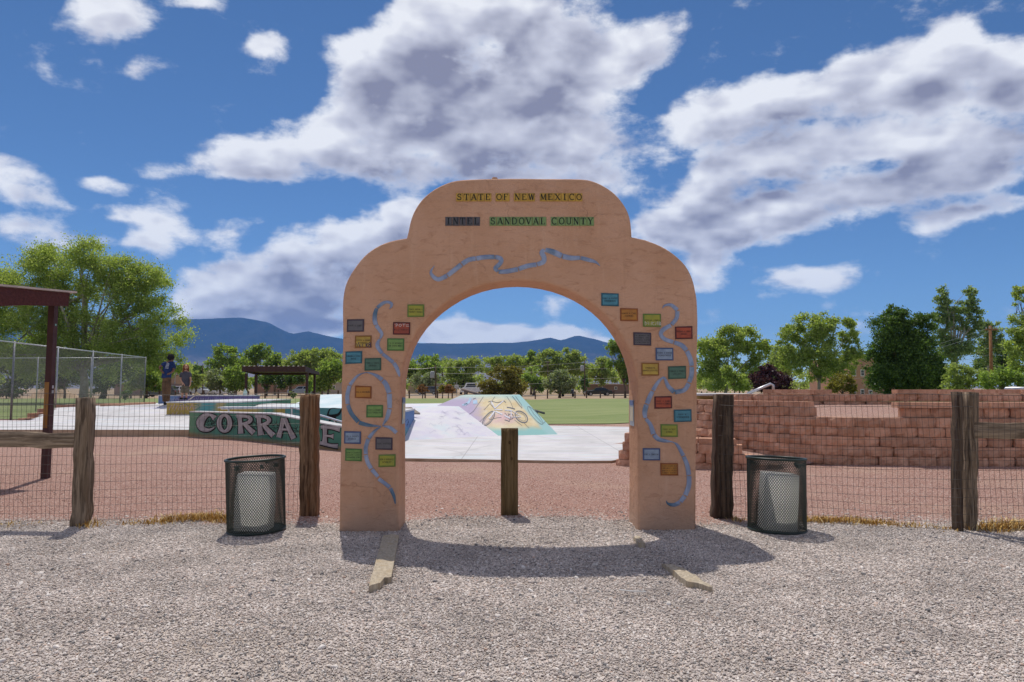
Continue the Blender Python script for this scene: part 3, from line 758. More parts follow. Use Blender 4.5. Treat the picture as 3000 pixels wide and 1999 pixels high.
tile_row([("STATE", 1335.8, 1440.4), ("OF", 1451.2, 1493.3), ("NEW", 1505, 1567.6), ("MEXICO", 1581, 1706.3)], 566.9, 590.5, [M_TILE_Y] * 4)
tile_row([("INTEL", 1304, 1407), ("SANDOVAL", 1433.7, 1601), ("COUNTY", 1612.9, 1740.4)], 636.4, 662, [M_TILE_GREY, M_TILE_G, M_TILE_G])

# --- plaques
PC = {'grey': ((0.13, 0.12, 0.125), (0.06, 0.045, 0.065)), 'yellow': ((0.50, 0.34, 0.055), (0.24, 0.11, 0.03)), 'teal': ((0.075, 0.25, 0.33), (0.03, 0.11, 0.15)),
      'dgreen': ((0.085, 0.17, 0.12), (0.045, 0.105, 0.075)), 'red': ((0.42, 0.075, 0.03), (0.09, 0.022, 0.025)), 'green': ((0.20, 0.33, 0.085), (0.07, 0.17, 0.05)),
      'lime': ((0.36, 0.33, 0.035), (0.13, 0.20, 0.045)), 'orange': ((0.47, 0.20, 0.03), (0.26, 0.085, 0.025)), 'sky': ((0.27, 0.34, 0.44), (0.07, 0.10, 0.20))}
PM = {k: (glaze("plaque_" + k, v[0], v[1]), flat("plaque_edge_" + k, v[1], 0.4)) for k, v in PC.items()}
M_PTEXT = flat("plaque_lettering", (0.02, 0.02, 0.02), 0.5)
M_INK_P, M_INK_W = flat("purple_marker", (0.03, 0.02, 0.11), 0.4), flat("white_scratch", (0.62, 0.60, 0.56), 0.7)
PLAQUES = [
    (1016.6, 936.2, 1067, 972.6, 'grey', ["STEVE & JAMES"]), (1040, 983.6, 1089, 1019.5, 'yellow', ["SCOTTY & SUSAN", "STEWART"]), (1012, 1029.8, 1061.4, 1066, 'teal', ["GORDON & CATHY", "REED"]),
    (1068, 1049.7, 1117, 1086, 'dgreen', ["JOHN & CAROL", "GRUBER"]), (1151.5, 944.8, 1202, 981, 'red', ["", "KELI TURLEY"]), (1134.4, 992, 1184.5, 1028, 'green', ["T & LI REYNOLDS", "THE EARTH WORLD"]),
    (1193.7, 892.7, 1243, 929, 'lime', ["TRACE BRYAN &", "TRUDEY BEALS"]), (1040, 1131, 1089, 1167, 'orange', ["BILL & JEAN PALMER"]), (1073.5, 1187, 1122.4, 1223.5, 'green', ["STACY & STARRI", "ELEFTHERION"]),
    (1008.4, 1264, 1058, 1300.5, 'sky', ["ED & NANCY", "PIERCE"]), (1100, 1281.6, 1150.5, 1318, 'grey', ["PAUL BATTEN"]), (1011.5, 1314.8, 1060.5, 1351, 'green', ["GLORIA & STANLEY", "SUSAN LIEB", "ALEXANDER LOWE"]),
    (1109, 1331.6, 1159.4, 1368, 'lime', ["DON & BERNICE", "SCHMIDT"]),
    (1761.5, 860, 1812.3, 897.3, 'teal', ["GARY & CATHY", "SHOEMAKER"]), (1816.8, 904, 1868, 941, 'orange', ["KAREN & CARL", "STEVENS"]), (1883.8, 920, 1935.5, 958, 'lime', ["STEFAN JONES"]),
    (1977.8, 957, 2027.8, 993.8, 'red', ["DOUGLAS & CONNIE", "REES"]), (1855.6, 974.8, 1907, 1012.4, 'grey', ["IN MEMORY OF", "GRANDPA AND", "MARVELL EATON", "FROM FAMILY"]),
    (1920.8, 1019.5, 1972, 1056.5, 'sky', ["FLORA & DAVID", "SCHAECHTER"]), (1879, 1063.4, 1930, 1101, 'yellow', ["CORRALES", "HARVEST FESTIVAL"]), (1957.4, 1073.3, 2009, 1110.5, 'dgreen', ["CHARLES & CONNIE", "GALLANT"]),
    (1917.2, 1161.2, 1967.8, 1197.4, 'red', ["ANNE & EARL", "FRASER & FAMILY"]), (1974.3, 1200.2, 2025.2, 1236.4, 'teal', ["FRED M.", "SCHUMACHER"]), (1935.4, 1243.3, 1984.6, 1280.2, 'lime', ["PAUL & KAY", "ROMER"]),
    (1883.2, 1313.3, 1933.3, 1349.1, 'sky', ["CURT & CAROLINE"]), (1934.8, 1357, 1985.7, 1393.3, 'orange', ["PETER CLAIRE BEN", "JOHN EMILY & KATE", "MARTIN & PETER", "CAREY YOUNG"]),
]
def plaque(s0, h0, s1, h1, kind, lines, put):
    m = MB()
    tilt = random.uniform(-0.004, 0.004)
    q = [(s0, h0 - tilt), (s1, h0 + tilt), (s1, h1 + tilt), (s0, h1 - tilt)]
    b = 0.014
    q2 = [(s0 + b, h0 + b), (s1 - b, h0 + b), (s1 - b, h1 - b), (s0 + b, h1 - b)]
    m.add([put(*p, -0.01) for p in q] + [put(*p, 0.009) for p in q] + [put(*p, 0.012) for p in q2],
          [(0, 1, 5, 4), (1, 2, 6, 5), (2, 3, 7, 6), (3, 0, 4, 7), (4, 5, 9, 8), (5, 6, 10, 9), (6, 7, 11, 10), (7, 4, 8, 11)], 1)
    m.add([put(*p, 0.012) for p in q2], [(0, 1, 2, 3)], 0)
    pl = m.build("plaque", list(PM[kind]), arch)
    if lines:
        lm = MB()
        n = len(lines); ch = 0.0155 if n < 3 else 0.0135
        for j, ln in enumerate(lines):
            tot = len(ln)
            cw = min(0.0135, (s1 - s0 - 0.03) / max(tot, 1))
            x = (s0 + s1) / 2 - tot * cw / 2
            y = (h0 + h1) / 2 + (n / 2 - j - 0.5) * ch * 1.75 - ch / 2
            for c in ln:
                if c != ' ':
                    glyph(lm, c, put, x, y, ch, cw, 0.0135)
                x += cw
        tag(lm.build("lettering", M_PTEXT, pl), kind="stuff")
    return pl
front = lambda a, b, l: a3(a, b, l)
PL = []
for x0, y0, x1, y1, kind, lines in PLAQUES:
    s0, h0 = a2(x0, y1); s1, h1 = a2(x1, y0)
    PL.append(plaque(s0, h0, s1, h1, kind, lines, front))
def scrawl(plq, rows, w, mat, name="scrawl"):
    m = MB()
    for i, r in enumerate(rows):
        pts = [a2(*p) for p in r]
        stroke(m, pts, w, front, 0.0155 + 0.0003 * i)
    tag(m.build(name, mat, plq), kind="stuff")
def zp(ox, oy, sc, pts):
    return [(ox + x / sc, oy + y / sc) for x, y in pts]
z2 = lambda pts: zp(1000, 860, 6.272, pts)
scrawl(PL[1], [z2([(280, 920), (300, 975), (325, 900)]), z2([(330, 965), (355, 945), (335, 940), (340, 975), (365, 970)]), z2([(405, 930), (385, 945), (405, 965), (380, 975)]),
               z2([(460, 925), (460, 985)]), z2([(490, 920), (462, 955), (495, 985)]), z2(arc(525, 925, 18, 18, 0, 360, 10)), z2(arc(525, 970, 22, 24, 0, 360, 10))], 0.006, M_INK_P)
scrawl(PL[4], [z2([(985, 570), (1010, 560), (1010, 620)]), z2(arc(1010, 578, 28, 20, 90, -90)), z2(arc(1085, 588, 24, 22, 0, 360, 10)), z2([(1125, 565), (1185, 565)]), z2([(1152, 565), (1152, 615)]), z2([(1245, 580), (1195, 580), (1195, 607), (1250, 607)])], 0.004, M_INK_W)
z4 = lambda pts: zp(1750, 840, 5.058, pts)
scrawl(PL[15], [z4([(700, 520), (705, 580), (735, 550), (700, 520)]), z4([(745, 520), (760, 575), (775, 530), (790, 578), (805, 520)]), z4([(840, 530), (812, 535), (815, 570), (842, 572)]), z4([(855, 575), (860, 525), (880, 575), (884, 520)]),
                z4([(895, 520), (895, 570), (915, 572), (918, 520)]), z4([(925, 578), (927, 525), (940, 545), (926, 552), (940, 578)])], 0.0045, M_INK_W)
# plaques on the inner faces of the pillars
def inner_plaque(side):
    s_edge = a2(1170 if side < 0 else 1868, 1230)[0]
    n = AX * (1 if side < 0 else -1)
    put = lambda a, b, l: A0 + AX * s_edge - AN * a + Vector((0, 0, b)) + n * l
    h0, h1 = (a2(1181, 1240)[1] - 0.02, a2(1181, 1166)[1]) if side < 0 else (a2(1849, 1252)[1], a2(1849, 1174)[1])
    m = MB()
    m.add([put(0.17, h0, 0.004), put(0.40, h0, 0.004), put(0.40, h1, 0.004), put(0.17, h1, 0.004)], [(0, 1, 2, 3)], 0)
    m.add([put(0.20, h0 + 0.05, 0.007), put(0.37, h0 + 0.05, 0.007), put(0.37, h1 - 0.07, 0.007), put(0.20, h1 - 0.07, 0.007)], [(0, 1, 2, 3)], 1)
    m.add([put(0.18, h1 - 0.055, 0.009), put(0.39, h1 - 0.055, 0.009), put(0.39, h1 - 0.005, 0.009), put(0.18, h1 - 0.005, 0.009)], [(0, 1, 2, 3)], 2)
    m.build("side_plaque", [flat("pale_blue_glaze", (0.38, 0.44, 0.50), 0.4), flat("cream_glaze", (0.60, 0.54, 0.38), 0.4), flat("blue_glaze", (0.10, 0.16, 0.36), 0.4)], arch)
inner_plaque(-1); inner_plaque(1)

# --- the blue tile river
def river_mat():
    def f(N, co):
        k = N.noise(N.vmath('MULTIPLY', co, (6, 6, 2.0)), 1.6, 5, 0.6)
        c = N.mix(N.rng(k, 0.3, 0.7), (0.20, 0.255, 0.39), (0.34, 0.40, 0.55))
        c2 = N.noise(co, 2.2, 4, 0.6)
        return N.mix(N.rng(c2, 0.5, 0.66), c, (0.075, 0.15, 0.23)), N.noise(co, 45, 3, 0.5), 0.002
    return pmat("river_glaze", f, 0.30, 0.45)
M_RIVER = river_mat()
z1 = (1150, 500, 3.137); z7 = (980, 820, 2.119); z8 = (1740, 820, 2.119); zz2 = (1000, 860, 6.272)
RIVERS = [
    (z1, [[(385, 875, 3), (352, 935, 22), (385, 985, 36), (430, 1000, 38), (500, 968, 40)], [(507, 964, 40), (570, 915, 42), (632, 866, 44)], [(640, 860, 44), (700, 822, 42), (764, 810, 42)],
          [(770, 809, 42), (850, 797, 42), (937, 795, 40)], [(943, 795, 38), (988, 808, 42), (1000, 835, 38), (975, 870, 40), (945, 900, 38), (968, 928, 28)], [(975, 932, 36), (1050, 928, 42), (1152, 908, 42)],
          [(1160, 906, 42), (1240, 878, 42), (1322, 865, 40)], [(1330, 864, 38), (1385, 840, 44), (1392, 800, 44), (1372, 755, 44), (1396, 731, 34)], [(1404, 730, 36), (1470, 748, 52), (1555, 786, 50)],
          [(1563, 789, 48), (1640, 805, 44), (1724, 803, 36)], [(1731, 804, 34), (1800, 822, 36), (1870, 845, 22), (1908, 880, 3)]]),
    (zz2, [[(882, 288, 5), (920, 240, 40), (918, 190, 55), (850, 160, 50), (760, 185, 60), (660, 265, 60)], [(652, 278, 62), (620, 380, 75), (615, 490, 80), (636, 578, 75)], [(642, 590, 72), (700, 670, 65), (745, 750, 55), (718, 830, 38)],
           [(710, 842, 38), (675, 900, 60), (670, 980, 75), (750, 1105, 62)], [(760, 1116, 62), (870, 1200, 62), (955, 1270, 65)], [(963, 1280, 65), (1020, 1370, 70), (1055, 1470, 50), (1070, 1530, 18)]]),
    (z7, [[(300, 903, 6), (325, 860, 22), (342, 803, 27)], [(343, 797, 27), (341, 708, 30)], [(340, 702, 30), (320, 650, 30), (300, 628, 26)], [(296, 622, 26), (265, 598, 20), (215, 578, 8), (180, 580, 6), (140, 600, 14), (97, 652, 22)],
          [(94, 658, 22), (80, 720, 25), (83, 772, 25)], [(84, 778, 25), (105, 830, 25), (148, 882, 26)], [(153, 887, 25), (210, 903, 20), (288, 910, 5)], [(288, 912, 6), (250, 940, 16), (214, 982, 24)], [(210, 989, 24), (195, 1040, 24), (195, 1082, 24)],
          [(195, 1088, 24), (205, 1130, 24), (228, 1172, 24)], [(232, 1178, 24), (270, 1222, 20)], [(274, 1236, 22), (310, 1262, 22), (343, 1288, 22)], [(347, 1294, 22), (368, 1340, 18), (378, 1390, 6)], [(298, 908, 4), (345, 918, 20), (385, 950, 22)]]),
    (z8, [[(425, 178, 3), (440, 160, 12), (480, 158, 20), (517, 189, 26)], [(518, 196, 26), (512, 240, 24), (482, 278, 24)], [(477, 283, 24), (430, 310, 26), (415, 340, 24), (440, 370, 24), (492, 387, 24)], [(498, 389, 24), (545, 408, 28), (573, 438, 28)],
          [(577, 443, 28), (598, 490, 28), (607, 534, 28)], [(607, 541, 28), (605, 590, 28), (591, 637, 26)], [(588, 644, 26), (560, 685, 26), (503, 698, 28)], [(497, 697, 28), (460, 660, 24), (440, 615, 16), (425, 610, 12), (395, 640, 20), (366, 687, 24)],
          [(363, 693, 24), (345, 730, 28), (329, 769, 28)], [(326, 775, 28), (315, 820, 30), (318, 858, 22)], [(322, 864, 20), (350, 900, 24), (369, 957, 30)], [(373, 963, 28), (400, 990, 26), (450, 1002, 18), (490, 1008, 6), (520, 1030, 18), (554, 1092, 24)],
          [(557, 1098, 24), (578, 1150, 26), (589, 1212, 28)], [(590, 1218, 28), (588, 1280, 28), (567, 1337, 28)], [(563, 1343, 27), (537, 1378, 24)], [(532, 1382, 24), (495, 1398, 22), (460, 1390, 14), (448, 1370, 3)]]),
]
for (ox, oy, sc), segs in RIVERS:
    for seg in segs:
        pts = [a2(ox + x / sc, oy + y / sc) for x, y, w in catmull(seg, 5)]
        ws = [max(w, 2) / sc * (A0.y / FPX) * 1.02 for x, y, w in catmull(seg, 5)]
        m = MB()
        prof = [(-0.5, -0.004), (-0.5, 0.006), (-0.25, 0.0105), (0.0, 0.012), (0.25, 0.0105), (0.5, 0.006), (0.5, -0.004)]
        vs = []
        n = len(pts)
        for i in range(n):
            a, b = pts[max(i - 1, 0)], pts[min(i + 1, n - 1)]
            l = math.hypot(b[0] - a[0], b[1] - a[1]) or 1e-9
            nx, ny = -(b[1] - a[1]) / l, (b[0] - a[0]) / l
            for k, o in prof:
                vs.append(a3(pts[i][0] + nx * k * ws[i], pts[i][1] + ny * k * ws[i], o))
        q = len(prof)
        fs = [(i * q + k, i * q + k + 1, (i + 1) * q + k + 1, (i + 1) * q + k) for i in range(n - 1) for k in range(q - 1)]
        fs += [tuple(range(q)), tuple((n - 1) * q + k for k in range(q - 1, -1, -1))]
        m.add(vs, fs)
        smooth_by_angle(m.build("river_tile", M_RIVER, arch), 45)
# ------------------------------------------------------------------ rough timber
def rough_beam(mb, p0, p1, w0, w1, d0, d1, n=9, jit=0.006, up=None, seed=0):
    """tapered rounded-rectangle beam with uneven edges from p0 to p1"""
    rr = random.Random(seed)
    p0, p1 = Vector(p0), Vector(p1)
    t = (p1 - p0).normalized()
    a = (Vector((1, 0, 0)) if abs(t.z) > 0.7 else Vector((0, 0, 1)))
    b = t.cross(a).normalized(); a = b.cross(t).normalized()
    prof = [(-0.5, -0.45), (-0.45, -0.5), (0.0, -0.5), (0.45, -0.5), (0.5, -0.45), (0.5, 0.0), (0.5, 0.45), (0.45, 0.5), (0.0, 0.5), (-0.45, 0.5), (-0.5, 0.45), (-0.5, 0.0)]
    ph = [rr.uniform(-jit, jit) for _ in prof]
    vs, fs = [], []
    q = len(prof)
    for i in range(n):
        k = i / (n - 1)
        w, d = w0 + (w1 - w0) * k, d0 + (d1 - d0) * k
        c = p0.lerp(p1, k) + a * rr.uniform(-jit, jit) + b * rr.uniform(-jit, jit)
        for j, (x, y) in enumerate(prof):
            e = 1 + ph[j] * 6 + rr.uniform(-jit, jit) * 3.5
            vs.append(c + a * x * w * e + b * y * d * e)
    for i in range(n - 1):
        for j in range(q):
            j2 = (j + 1) % q
            fs.append((i * q + j, i * q + j2, (i + 1) * q + j2, (i + 1) * q + j))
    for base, sgn, c in ((0, -1, p0), ((n - 1) * q, 1, p1)):
        cv = len(vs); vs.append(c + t * sgn * 0.006)
        for j in range(q):
            j2 = (j + 1) % q
            fs.append((base + j2, base + j, cv) if sgn < 0 else (base + j, base + j2, cv))
    mb.add(vs, fs)

def wire_mesh(mb, pa, pb, z0, z1, dx=0.052, dz=0.100, r=0.0018, seed=0):
    rr = random.Random(seed)
    pa, pb = Vector(pa), Vector(pb)
    L = (pb - pa).length
    t = (pb - pa).normalized(); n = Vector((t.y, -t.x, 0))
    nx = int(L / dx)
    wob = lambda s, z: n * (0.012 * math.sin(s * 2.1 + z * 3.0 + seed)) + t * (0.008 * math.sin(z * 6.0 + s * 1.7)) + Vector((0, 0, 0.010 * math.sin(s * 2.6 + z * 2) + 0.004 * math.sin(s * 9 + seed)))
    zs = [z0]
    while zs[-1] < z1 - 0.02:
        k = (zs[-1] - z0) / (z1 - z0)
        zs.append(zs[-1] + dz * (0.75 + 0.5 * k))
    for i in range(nx + 1):
        s = L * i / nx
        jx = rr.uniform(-0.004, 0.004)
        mb.tube([pa + t * (s + jx) + Vector((0, 0, z)) + wob(s, z) for z in zs], r, 3, cap=False)
    st = max(2, int(L / 0.16))
    for z in zs:
        mb.tube([pa + t * (L * i / st) + Vector((0, 0, z)) + wob(L * i / st, z) for i in range(st + 1)], r * (1.5 if z > z1 - 0.15 else 1.05), 3, cap=False)

def post_px(bx, by, bw, tx, ty, tw, mb, seed, dz=-0.06, depth=0.82):
    b = G(bx, by, float(gz(0, 7)) )
    Y = b.y
    k = Y / FPX
    tp = P(tx, ty, Y)
    sh_ = 1 / (1 + depth * abs(b.x) / Y)          # seen obliquely a post also shows its side
    bw, tw = bw * sh_, tw * sh_
    rough_beam(mb, (b.x, Y, dz), (tp.x, Y + 0.01, tp.z), bw * k, tw * k, bw * k * depth, tw * k * depth, 15, 0.008, seed=seed)
    return Vector((b.x, Y, 0)), tp.z
def fence_left():
    f = thing("wire_fence", "weathered post and wire mesh fence left of the arch, before the skate park", "fence", (-3.9, 7.35, 0))
    m = MB(); b1, z1 = post_px(238, 1541, 66, 251, 1166, 60, m, 1); m.build("post", M_WOOD_GREY, f, smooth=True)
    m = MB(); b2, z2 = post_px(907, 1513, 58, 908, 1157, 58, m, 2); m.build("post", M_WOOD_BROWN, f, smooth=True)
    b0 = b1 + Vector((-2.6, 0.12, 0))
    m = MB(); rough_beam(m, (b0.x, b0.y, -0.06), (b0.x, b0.y, 1.3), 0.22, 0.21, 0.2, 0.19, 9, 0.008, seed=3); m.build("post", M_WOOD_GREY, f, smooth=True)
    zr = P(100, 1288, b1.y).z
    m = MB(); rough_beam(m, (b0.x + 0.02, b0.y, zr + 0.01), (b1.x - 0.08, b1.y, zr - 0.01), 0.175, 0.155, 0.15, 0.13, 16, 0.010, seed=4); m.build("rail", M_RAIL, f, smooth=True)
    m = MB()
    off = Vector((0, 0.10, 0))
    wire_mesh(m, b0 + off, b1 + off, 0.02, 1.30, seed=1)
    wire_mesh(m, b1 + off, b2 + off, 0.02, 1.30, seed=2)
    tag(m.build("wire_netting", M_WIRE, f), kind="stuff")
def fence_right():
    f = thing("wire_fence", "dark post and wire mesh fence right of the arch, before the block wall", "fence", (4.2, 7.4, 0))
    m = MB(); b1, z1 = post_px(2114, 1520, 66, 2120, 1157, 60, m, 5); m.build("post", M_WOOD_DARK, f, smooth=True)
    # the far post is two ties side by side
    m = MB(); b2, z2 = post_px(2804, 1557, 36, 2806, 1149, 36, m, 6, depth=1.6); m.build("post", M_WOOD_DARK, f, smooth=True)
    m = MB(); b3, z3 = post_px(2842, 1555, 44, 2846, 1150, 52, m, 7, depth=1.25); m.build("post", M_WOOD_GREY, f, smooth=True)
    b4 = b3 + Vector((2.6, -0.1, 0))
    m = MB(); rough_beam(m, (b4.x, b4.y, -0.06), (b4.x, b4.y, 1.3), 0.22, 0.21, 0.2, 0.19, 9, 0.008, seed=8); m.build("post", M_WOOD_GREY, f, smooth=True)
    zr = P(2935, 1263, b3.y).z
    m = MB(); rough_beam(m, (b3.x + 0.06, b3.y + 0.02, zr), (b4.x, b4.y, zr + 0.03), 0.165, 0.18, 0.15, 0.15, 16, 0.010, seed=9); m.build("rail", M_RAIL, f, smooth=True)
    m = MB()
    wire_mesh(m, b1 + Vector((-0.05, -0.135, 0)), b3 + Vector((0, -0.15, 0)), 0.02, 1.31, seed=3)
    wire_mesh(m, b3 + Vector((0.02, -0.15, 0)), b4 + Vector((0, -0.15, 0)), 0.02, 1.31, seed=4)
    tag(m.build("wire_netting", M_WIRE, f), kind="stuff")
fence_left(); fence_right()

# ------------------------------------------------------------------ wooden bollard in the opening
b = G(1493, 1507, 0); k = b.y / FPX
bol = thing("wooden_bollard", "square brown wooden post standing alone in the middle of the archway", "bollard", (b.x, b.y + 0.09, 0))
m = MB()
tp = P(1493, 1257, b.y)
rough_beam(m, (b.x, b.y + 0.09, -0.05), (b.x, b.y + 0.09, tp.z), 50 * k, 50 * k, 0.18, 0.18, 10, 0.003, seed=12)
pb = m.build("shaft", pmat("bollard_wood", wood_build((0.10, 0.068, 0.03), (0.20, 0.14, 0.07), (0.14, 0.09, 0.04)), 0.9, 0.15), bol, smooth=True)
for px, py, r in ((1493, 1297, 0.022), (1499, 1344, 0.020)):
    m = MB()
    c = P(px, py, b.y - 0.004)
    n = 12
    m.add([c + Vector((r * 0.6 * math.cos(2 * math.pi * i / n), -0.003, r * math.sin(2 * math.pi * i / n))) for i in range(n)], [tuple(range(n))])
    m.build("knot", flat("knot_wood", (0.07, 0.045, 0.02)), bol)

# ------------------------------------------------------------------ litter baskets of expanded metal
def can_part_meshes():
    H, rb, rt, n = 0.730, 0.283, 0.287, 74
    m = MB()
    steps = int(H / 0.0165)
    for sgn in (-1, 1):
        for k in range(n):
            vs, fs = [], []
            for i in range(steps + 1):
                z = 0.02 + (H - 0.03) * i / steps
                r = rb + (rt - rb) * z / H
                th = 2 * math.pi * (k + sgn * 0.5 * i * (H - 0.03) / steps / 0.0165) / n
                # strands meet at the nodes, so the diamonds are closed
                rad = Vector((math.cos(th), math.sin(th), 0)); tan = Vector((-rad.y, rad.x, 0))
                c = rad * (r + 0.0012 * sgn) + Vector((0, 0, z))
                w, t = 0.0035, 0.0014
                vs += [c - tan * w - rad * t, c + tan * w - rad * t, c + tan * w + rad * t, c - tan * w + rad * t]
            for i in range(steps):
                for j in range(4):
                    j2 = (j + 1) % 4
                    fs.append((i * 4 + j, i * 4 + j2, i * 4 + 4 + j2, i * 4 + 4 + j))
            m.add(vs, fs)
    rim = MB()
    ring = lambda r, z, n=48: [(r * math.cos(2 * math.pi * i / n), r * math.sin(2 * math.pi * i / n), z) for i in range(n)]
    rim.tube(ring(rt + 0.003, H), 0.013, 8, closed=True)
    base = MB()
    base.tube(ring(rb, 0.012), 0.010, 6, closed=True)
    base.add([(0, 0, 0.012)] + ring(rb, 0.012), [(0, 1 + i, 1 + (i + 1) % 48) for i in range(48)])
    clips = []
    for a in (-2.2, -1.3, -0.7, 1.2):
        clip = MB(); clips.append(clip)
        rad = Vector((math.cos(a), math.sin(a), 0))
        clip.box(rad * (rt - 0.012) + Vector((0, 0, H - 0.06)), (0.03, 0.03, 0.04), a)
    return [m, rim, base] + clips
def make_can(label, px, py, tilt, rz):
    g = G(px, py, 0.0)
    t = thing("litter_basket", label, "trash can", (g.x, g.y, -0.005), "expanded metal litter baskets", rz)
    return t, g
_m = can_part_meshes()
can1, g1 = make_can("dark green diamond mesh litter basket beside the brown fence post, plain white box inside", 752, 1552, 0, 0.0)
for mb, nm in zip(_m, ("mesh_shell", "rim", "base_pan", "clip", "clip", "clip", "clip")):
    mb.build(nm, M_CAN, can1, world=False, smooth=(nm == "rim"))
can1.rotation_euler = (0.0, R(-2.4), 0.3)
can2 = copy_tree(can1)
g2 = G(2276, 1552, 0)
can2.location = (g2.x, g2.y, -0.005)
can2.rotation_euler = (R(0.5), R(2.6), 1.1)
can2["label"] = "dark green diamond mesh litter basket in front of the block wall, dented white tub inside"
def thin_plastic():
    m = bpy.data.materials.new("white_film"); m.use_nodes = True
    m.node_tree.nodes.clear()
    N = NT(m.node_tree)
    co = N.n('ShaderNodeTexCoord').outputs['Object']
    k = N.noise(co, 5.0, 4, 0.6)
    c = N.mix(N.rng(k, 0.3, 0.7), (0.86, 0.85, 0.81), (0.93, 0.92, 0.90))
    bp = N.n('ShaderNodeBump', {'Height': N.noise(co, 9.0, 4, 0.6), 'Distance': 0.01})
    a = N.n('ShaderNodeBsdfPrincipled', {'Base Color': c, 'Roughness': 0.45, 'Normal': bp.outputs[0]})
    b = N.n('ShaderNodeBsdfTranslucent', {'Color': c})
    x = N.n('ShaderNodeMixShader', {0: 0.5, 1: a.outputs[0], 2: b.outputs[0]})
    N.n('ShaderNodeOutputMaterial', {0: x.outputs[0]})
    return m
M_FILM = thin_plastic()
def rounded_box(name, mat, c, size, rz, label, cat, dent=False, tiltx=0.0, tilty=0.0):
    bm = bmesh.new()
    bmesh.ops.create_cube(bm, size=1.0)
    bmesh.ops.scale(bm, verts=bm.verts, vec=size)
    bmesh.ops.bevel(bm, geom=list(bm.edges), offset=min(size) * 0.07, segments=3, profile=0.5, affect='EDGES')
    bmesh.ops.subdivide_edges(bm, edges=[e for e in bm.edges if e.calc_length() > 0.12], cuts=4, use_grid_fill=True)
    for v in bm.verts:
        x, y, z = v.co
        v.co.x += 0.004 * math.sin(z * 9 + 1) * (1 if x > 0 else -1)
        v.co.y += 0.008 * math.sin(z * 7 + x * 9)
        v.co.x *= 1 + 0.05 * (-z / size[2])
        if dent:
            d = math.exp(-((x / 0.10) ** 2 + ((z - 0.02) / 0.045) ** 2))
            if y < 0:
                v.co.y += 0.055 * d
    bmesh.ops.delete(bm, geom=[f for f in bm.faces if f.normal.z > 0.8 and f.calc_center_median().z > size[2] * 0.4], context='FACES')     # open at the top
    me = bpy.data.meshes.new(name); bm.to_mesh(me); bm.free()
    me.materials.append(mat)
    o = link(name, me)
    o.location = c; o.rotation_euler = (tiltx, tilty, rz)
    smooth_by_angle(o, 60)
    return tag(o, label, cat)
rounded_box("white_box", M_FILM, (g1.x + 0.0, g1.y - 0.055, 0.30), (0.34, 0.24, 0.57), 0.06, "open white plastic box standing inside the mesh basket by the brown post", "box", tilty=R(1.5))
rounded_box("white_tub", M_FILM, (g2.x + 0.0, g2.y - 0.055, 0.30), (0.34, 0.22, 0.57), -0.08, "dented open white plastic tub standing inside the mesh basket before the block wall", "tub", dent=True, tilty=R(4))

# ------------------------------------------------------------------ boards lying in the gravel
def board(name, corners, label, thick=0.055, notch=None):
    """corners: near-left, near-right, far-right, far-left (px) on the ground"""
    c = [G(x, y, 0.036) for x, y in corners]
    m = MB()
    n = 8
    rows = []
    for i in range(n + 1):
        k = i / n
        l, r = c[0].lerp(c[3], k), c[1].lerp(c[2], k)
        rows.append([l.lerp(r, j / 6) + Vector((0, 0, 0.006 * math.sin(i * 2.1 + j) - (0.035 * (k - 0.6) if k > 0.6 else 0))) for j in range(7)])
    for j in range(7):      # broken near end
        d = (rows[1][j] - rows[0][j])
        rows[0][j] = rows[0][j] + d * (notch[j] if notch else 0.2 * random.random())
    vs = [p for r_ in rows for p in r_] + [p - Vector((0, 0, thick)) for r_ in rows for p in r_]
    q = (n + 1) * 7
    fs = []
    for i in range(n):
        for j in range(6):
            a = i * 7 + j
            fs.append((a, a + 1, a + 8, a + 7)); fs.append((q + a + 7, q + a + 8, q + a + 1, q + a))
    for i in range(n):
        fs.append((i * 7, (i + 1) * 7, q + (i + 1) * 7, q + i * 7)); fs.append((i * 7 + 6, q + i * 7 + 6, q + (i + 1) * 7 + 6, (i + 1) * 7 + 6))
    for j in range(6):
        fs.append((j, q + j, q + j + 1, j + 1)); fs.append((n * 7 + j, n * 7 + j + 1, q + n * 7 + j + 1, q + n * 7 + j))
    m.add(vs, fs)
    o = m.build(name, M_PLANK)
    return tag(o, label, "plank")
board("plank", [(1080, 1718), (1144, 1704), (1169, 1563), (1124, 1562)], "pale weathered board lying straight towards the viewer from the arch's left pillar", notch=[0, 0, 0.05, 0.12, 0.75, 0.6, 0.55])
board("plank", [(2014, 1706), (2088, 1720), (1992, 1656), (1938, 1644)], "pale broken board half buried slantwise in the gravel by the arch's right pillar", notch=[0.3, 0.1, 0.45, 0.8, 0.5, 0.1, 0.0])
board("plank", [(1873, 1592), (1890, 1591), (1872, 1566), (1855, 1567)], "short pale board end showing in the gravel at the right pillar's inner foot", notch=[0.1] * 7)
m = MB()
tw = [G(1815, 1728, 0.025), G(1850, 1732, 0.03), G(1893, 1734, 0.022)]
m.tube(tw, 0.006, 5)
tag(m.build("white_stick", flat("bleached_stick", (0.72, 0.70, 0.66))), "thin white stick lying on the gravel near the slanting broken board", "stick")

